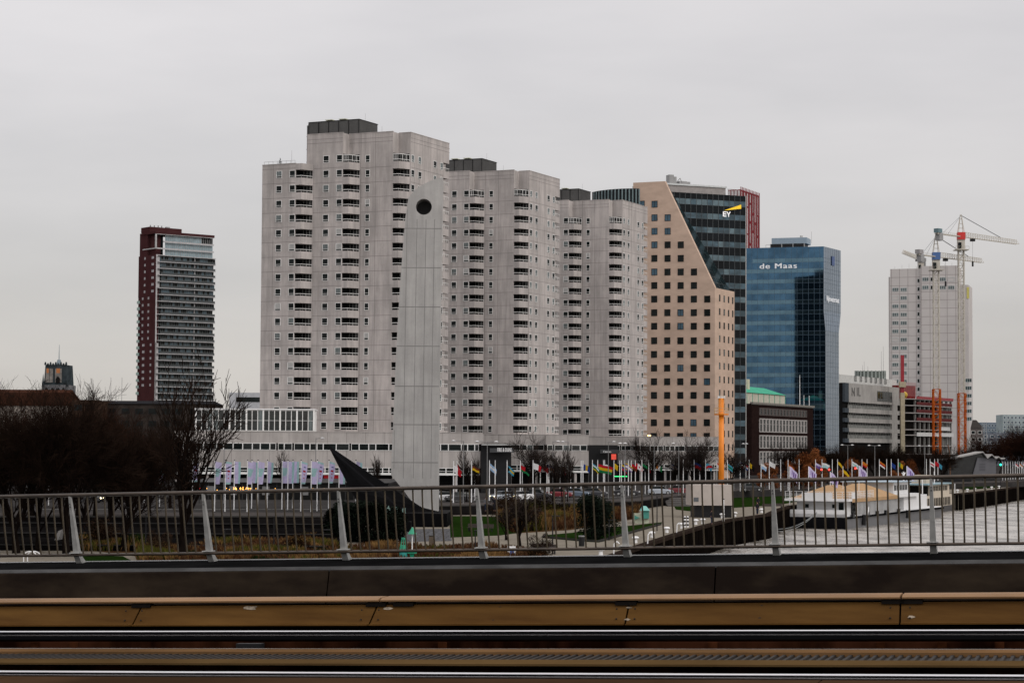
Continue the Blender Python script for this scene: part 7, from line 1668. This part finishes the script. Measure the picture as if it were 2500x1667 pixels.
for x in (345, 918, 985, 1528, 2180, 2225): s_ = bat(x, 1468, tb)[0]; mb.box(s_ - .14, s_ + .14, tb - .02, tb + .1, zf0 - .02, zf0 + .03)
obj('frame', mb, mat('barrier_shadow_steel', (.012, .010, .009), .7), r)  # near-black colour makes the shadow line in the gap under the cap
# rails and grooves
RAILM = mat('polished_rail', (.62, .62, .64), .16, .95, var=.05, scale=3, st=(.2, .2, 1)); RUST = mat('rusty_rail_web', (.022, .008, .004), .9, var=.7, scale=2.0, st=(.6, .6, .3), lo=.4, hi=.6)
def rail(label, t, py, py2, w_, web=True):
    z = bat(1250, py, t)[1]; r = bthing('tram_rail', label, 'rail', 'polished tram rails'); z2 = bat(1250, py2, t - .12)[1]
    mb = BB(); mb.loft([(S0, t - .03, z - .010), (S0, t - .02, z), (S0, t + .02, z), (S0, t + .03, z - .010), (S0, t + .03, z - .016), (S0, t - .03, z - .016)], [(S1, t - .03, z - .010), (S1, t - .02, z), (S1, t + .02, z), (S1, t + .03, z - .010), (S1, t + .03, z - .016), (S1, t - .03, z - .016)])
    obj('rail_head', mb, RAILM, r)
    mb = BB(); mb.box(S0, S1, t - .135, t - .115, z2 - .012, z2); obj('guard_edge', mb, RAILM, r)
    mb = BB(); mb.box(S0, S1, t - .028, t + .028, z - .06, z - .017); mb.box(S0, S1, t - .134, t - .03, z2 - .06, z2 - .013); obj('rail_body', mb, mat('rail_dark', (.006, .006, .007), .8), r)
    if web: mb = BB(); mb.box(S0, S1, t + .0, t + .02, z - .35, z - .045); obj('rail_web', mb, RUST, r)
t1_ = 24.2; rail('upper polished rail just below the ochre barrier', t1_, 1537.5, 1547.5, .07)
t2_ = 19.4; rail('lower polished rail along the bottom of the picture', t2_, 1641, 1650.5, .07)
zr1 = bat(1250, 1540, t1_)[1]
# rusty trough between, with patches
r = bthing('rail_trough', 'dark rusty trough between upper rail and ribbed strip', 'trough')
tt = 22.4; zt1 = bat(1250, 1583, tt)[1]
mb = BB(); mb.box(S0, S1, tt + .04, tt + .06, zt1 - .55, zt1 - .02); obj('near_wall', mb, RUST, r); mb = BB(); mb.box(S0, S1, tt + .1, t1_ - .3, zt1 - .5, zt1 - .42); obj('trough_floor', mb, RUST, r)
mb = BB(); mb.box(S0, S1, t1_ - .3, t1_ - .26, zt1 - .5, zr1 - .10); obj('far_wall', mb, RUST, r)
s_ = bat(610, 1565, t1_ - .35)[0]; mb = BB(); mb.box(s_ - .15, s_ + .17, t1_ - .42, t1_ - .30, zr1 - .36, zr1 - .11); obj('junction_box', mb, BLACK, r)
mb = BB()
for x in (85, 180, 1080, 1740, 2150, 2300, 2440): s_ = bat(x, 1565, t1_ - .32)[0]; mb.box(s_ - .05, s_ + .05, t1_ - .33, t1_ - .30, zr1 - .4, zr1 - .1)
split('bracket', mb, mat('orange_rust', (.035, .012, .005), .9, var=.6, scale=3), r)
# ribbed strip with ochre borders
r = bthing('ribbed_walkway', 'dark ribbed steel strip with ochre borders between the two rails', 'walkway strip')
zw1 = zt1; tn = 21.0
def tz(py): # t of a level surface at z=zw1
    t = tt
    d = ray(1250, py); k = (zw1) / (d.z) if True else 1; q = d * k; s = q.x * math.cos(TB) - q.y * math.sin(TB); k2 = zw1 / (d.z - GR * (d.x * math.cos(TB) - d.y * math.sin(TB))); q = d * k2; return q.dot(bn)
tA, tB_, tC_, tD = tz(1584), tz(1591), tz(1609), tz(1620)
mb = BB(); mb.box(S0, S1, tA - .02, tA, zw1 - .02, zw1 + .008); obj('bright_edge', mb, RAILM, r)
mb = BB(); mb.box(S0, S1, tB_, tA - .02, zw1 - .05, zw1); obj('far_border', mb, mat('ochre_border', (.125, .07, .032), .6, .0, var=.3, scale=1.5, st=(.3, .3, 1), detail=8), r)
mb = BB(); mb.box(S0, S1, tD, tC_ - .0, zw1 - .02, zw1); obj('near_border', mb, mat('ochre_border_dull', (.085, .052, .022), .6, .0, spec=.0, var=.25, scale=1.5, st=(.3, .3, 1)), r)
mb = BB(); mb.box(S0, S1, tC_, tB_, zw1 - .08, zw1 - .045, 0); k = S0; L0, L1 = tC_, tB_
while k < S1: mb.loft([(k, L0, zw1 - .045), (k + .05, L0, zw1 - .045), (k + .04, L0, zw1 - .022), (k + .01, L0, zw1 - .022)], [(k, L1, zw1 - .045), (k + .05, L1, zw1 - .045), (k + .04, L1, zw1 - .022), (k + .01, L1, zw1 - .022)], 0); mb.tube((k + .025, L0, zw1 - .03), (k + .025, L0 - .06, zw1 - .05), .03, .02, 6, 1); k += .085
obj('ribbed_plate', mb, [mat('ribbed_dark_steel', (.012, .0085, .006), .6, .0, spec=.12, var=.3, scale=2), BLACK], r)
# ochre edge at the very bottom
r = bthing('near_barrier', 'worn ochre steel edge along the bottom of the picture', 'barrier'); tq = 18.6; zq = bat(1250, 1655.5, tq)[1]
for a_, b_ in ((S0, bat(25, 1660, tq)[0]), (bat(25, 1660, tq)[0], bat(2006, 1660, tq)[0]), (bat(2006, 1660, tq)[0], S1)): mb = BB(); mb.box(a_ + .008, b_ - .008, tq - 1.2, tq, zq - .3, zq); obj('plate', mb, mat('ochre_worn_dark', (.052, .030, .017), .7, .0, spec=.0, var=.35, scale=1.2, st=(.3, .3, 1), detail=8), r)
struct('track_bed', BB().box(S0, S1, 17, t1_ + 1.8, -3.5, zt1 - .55), mat('track_bed_black', (.008, .008, .008), .9))
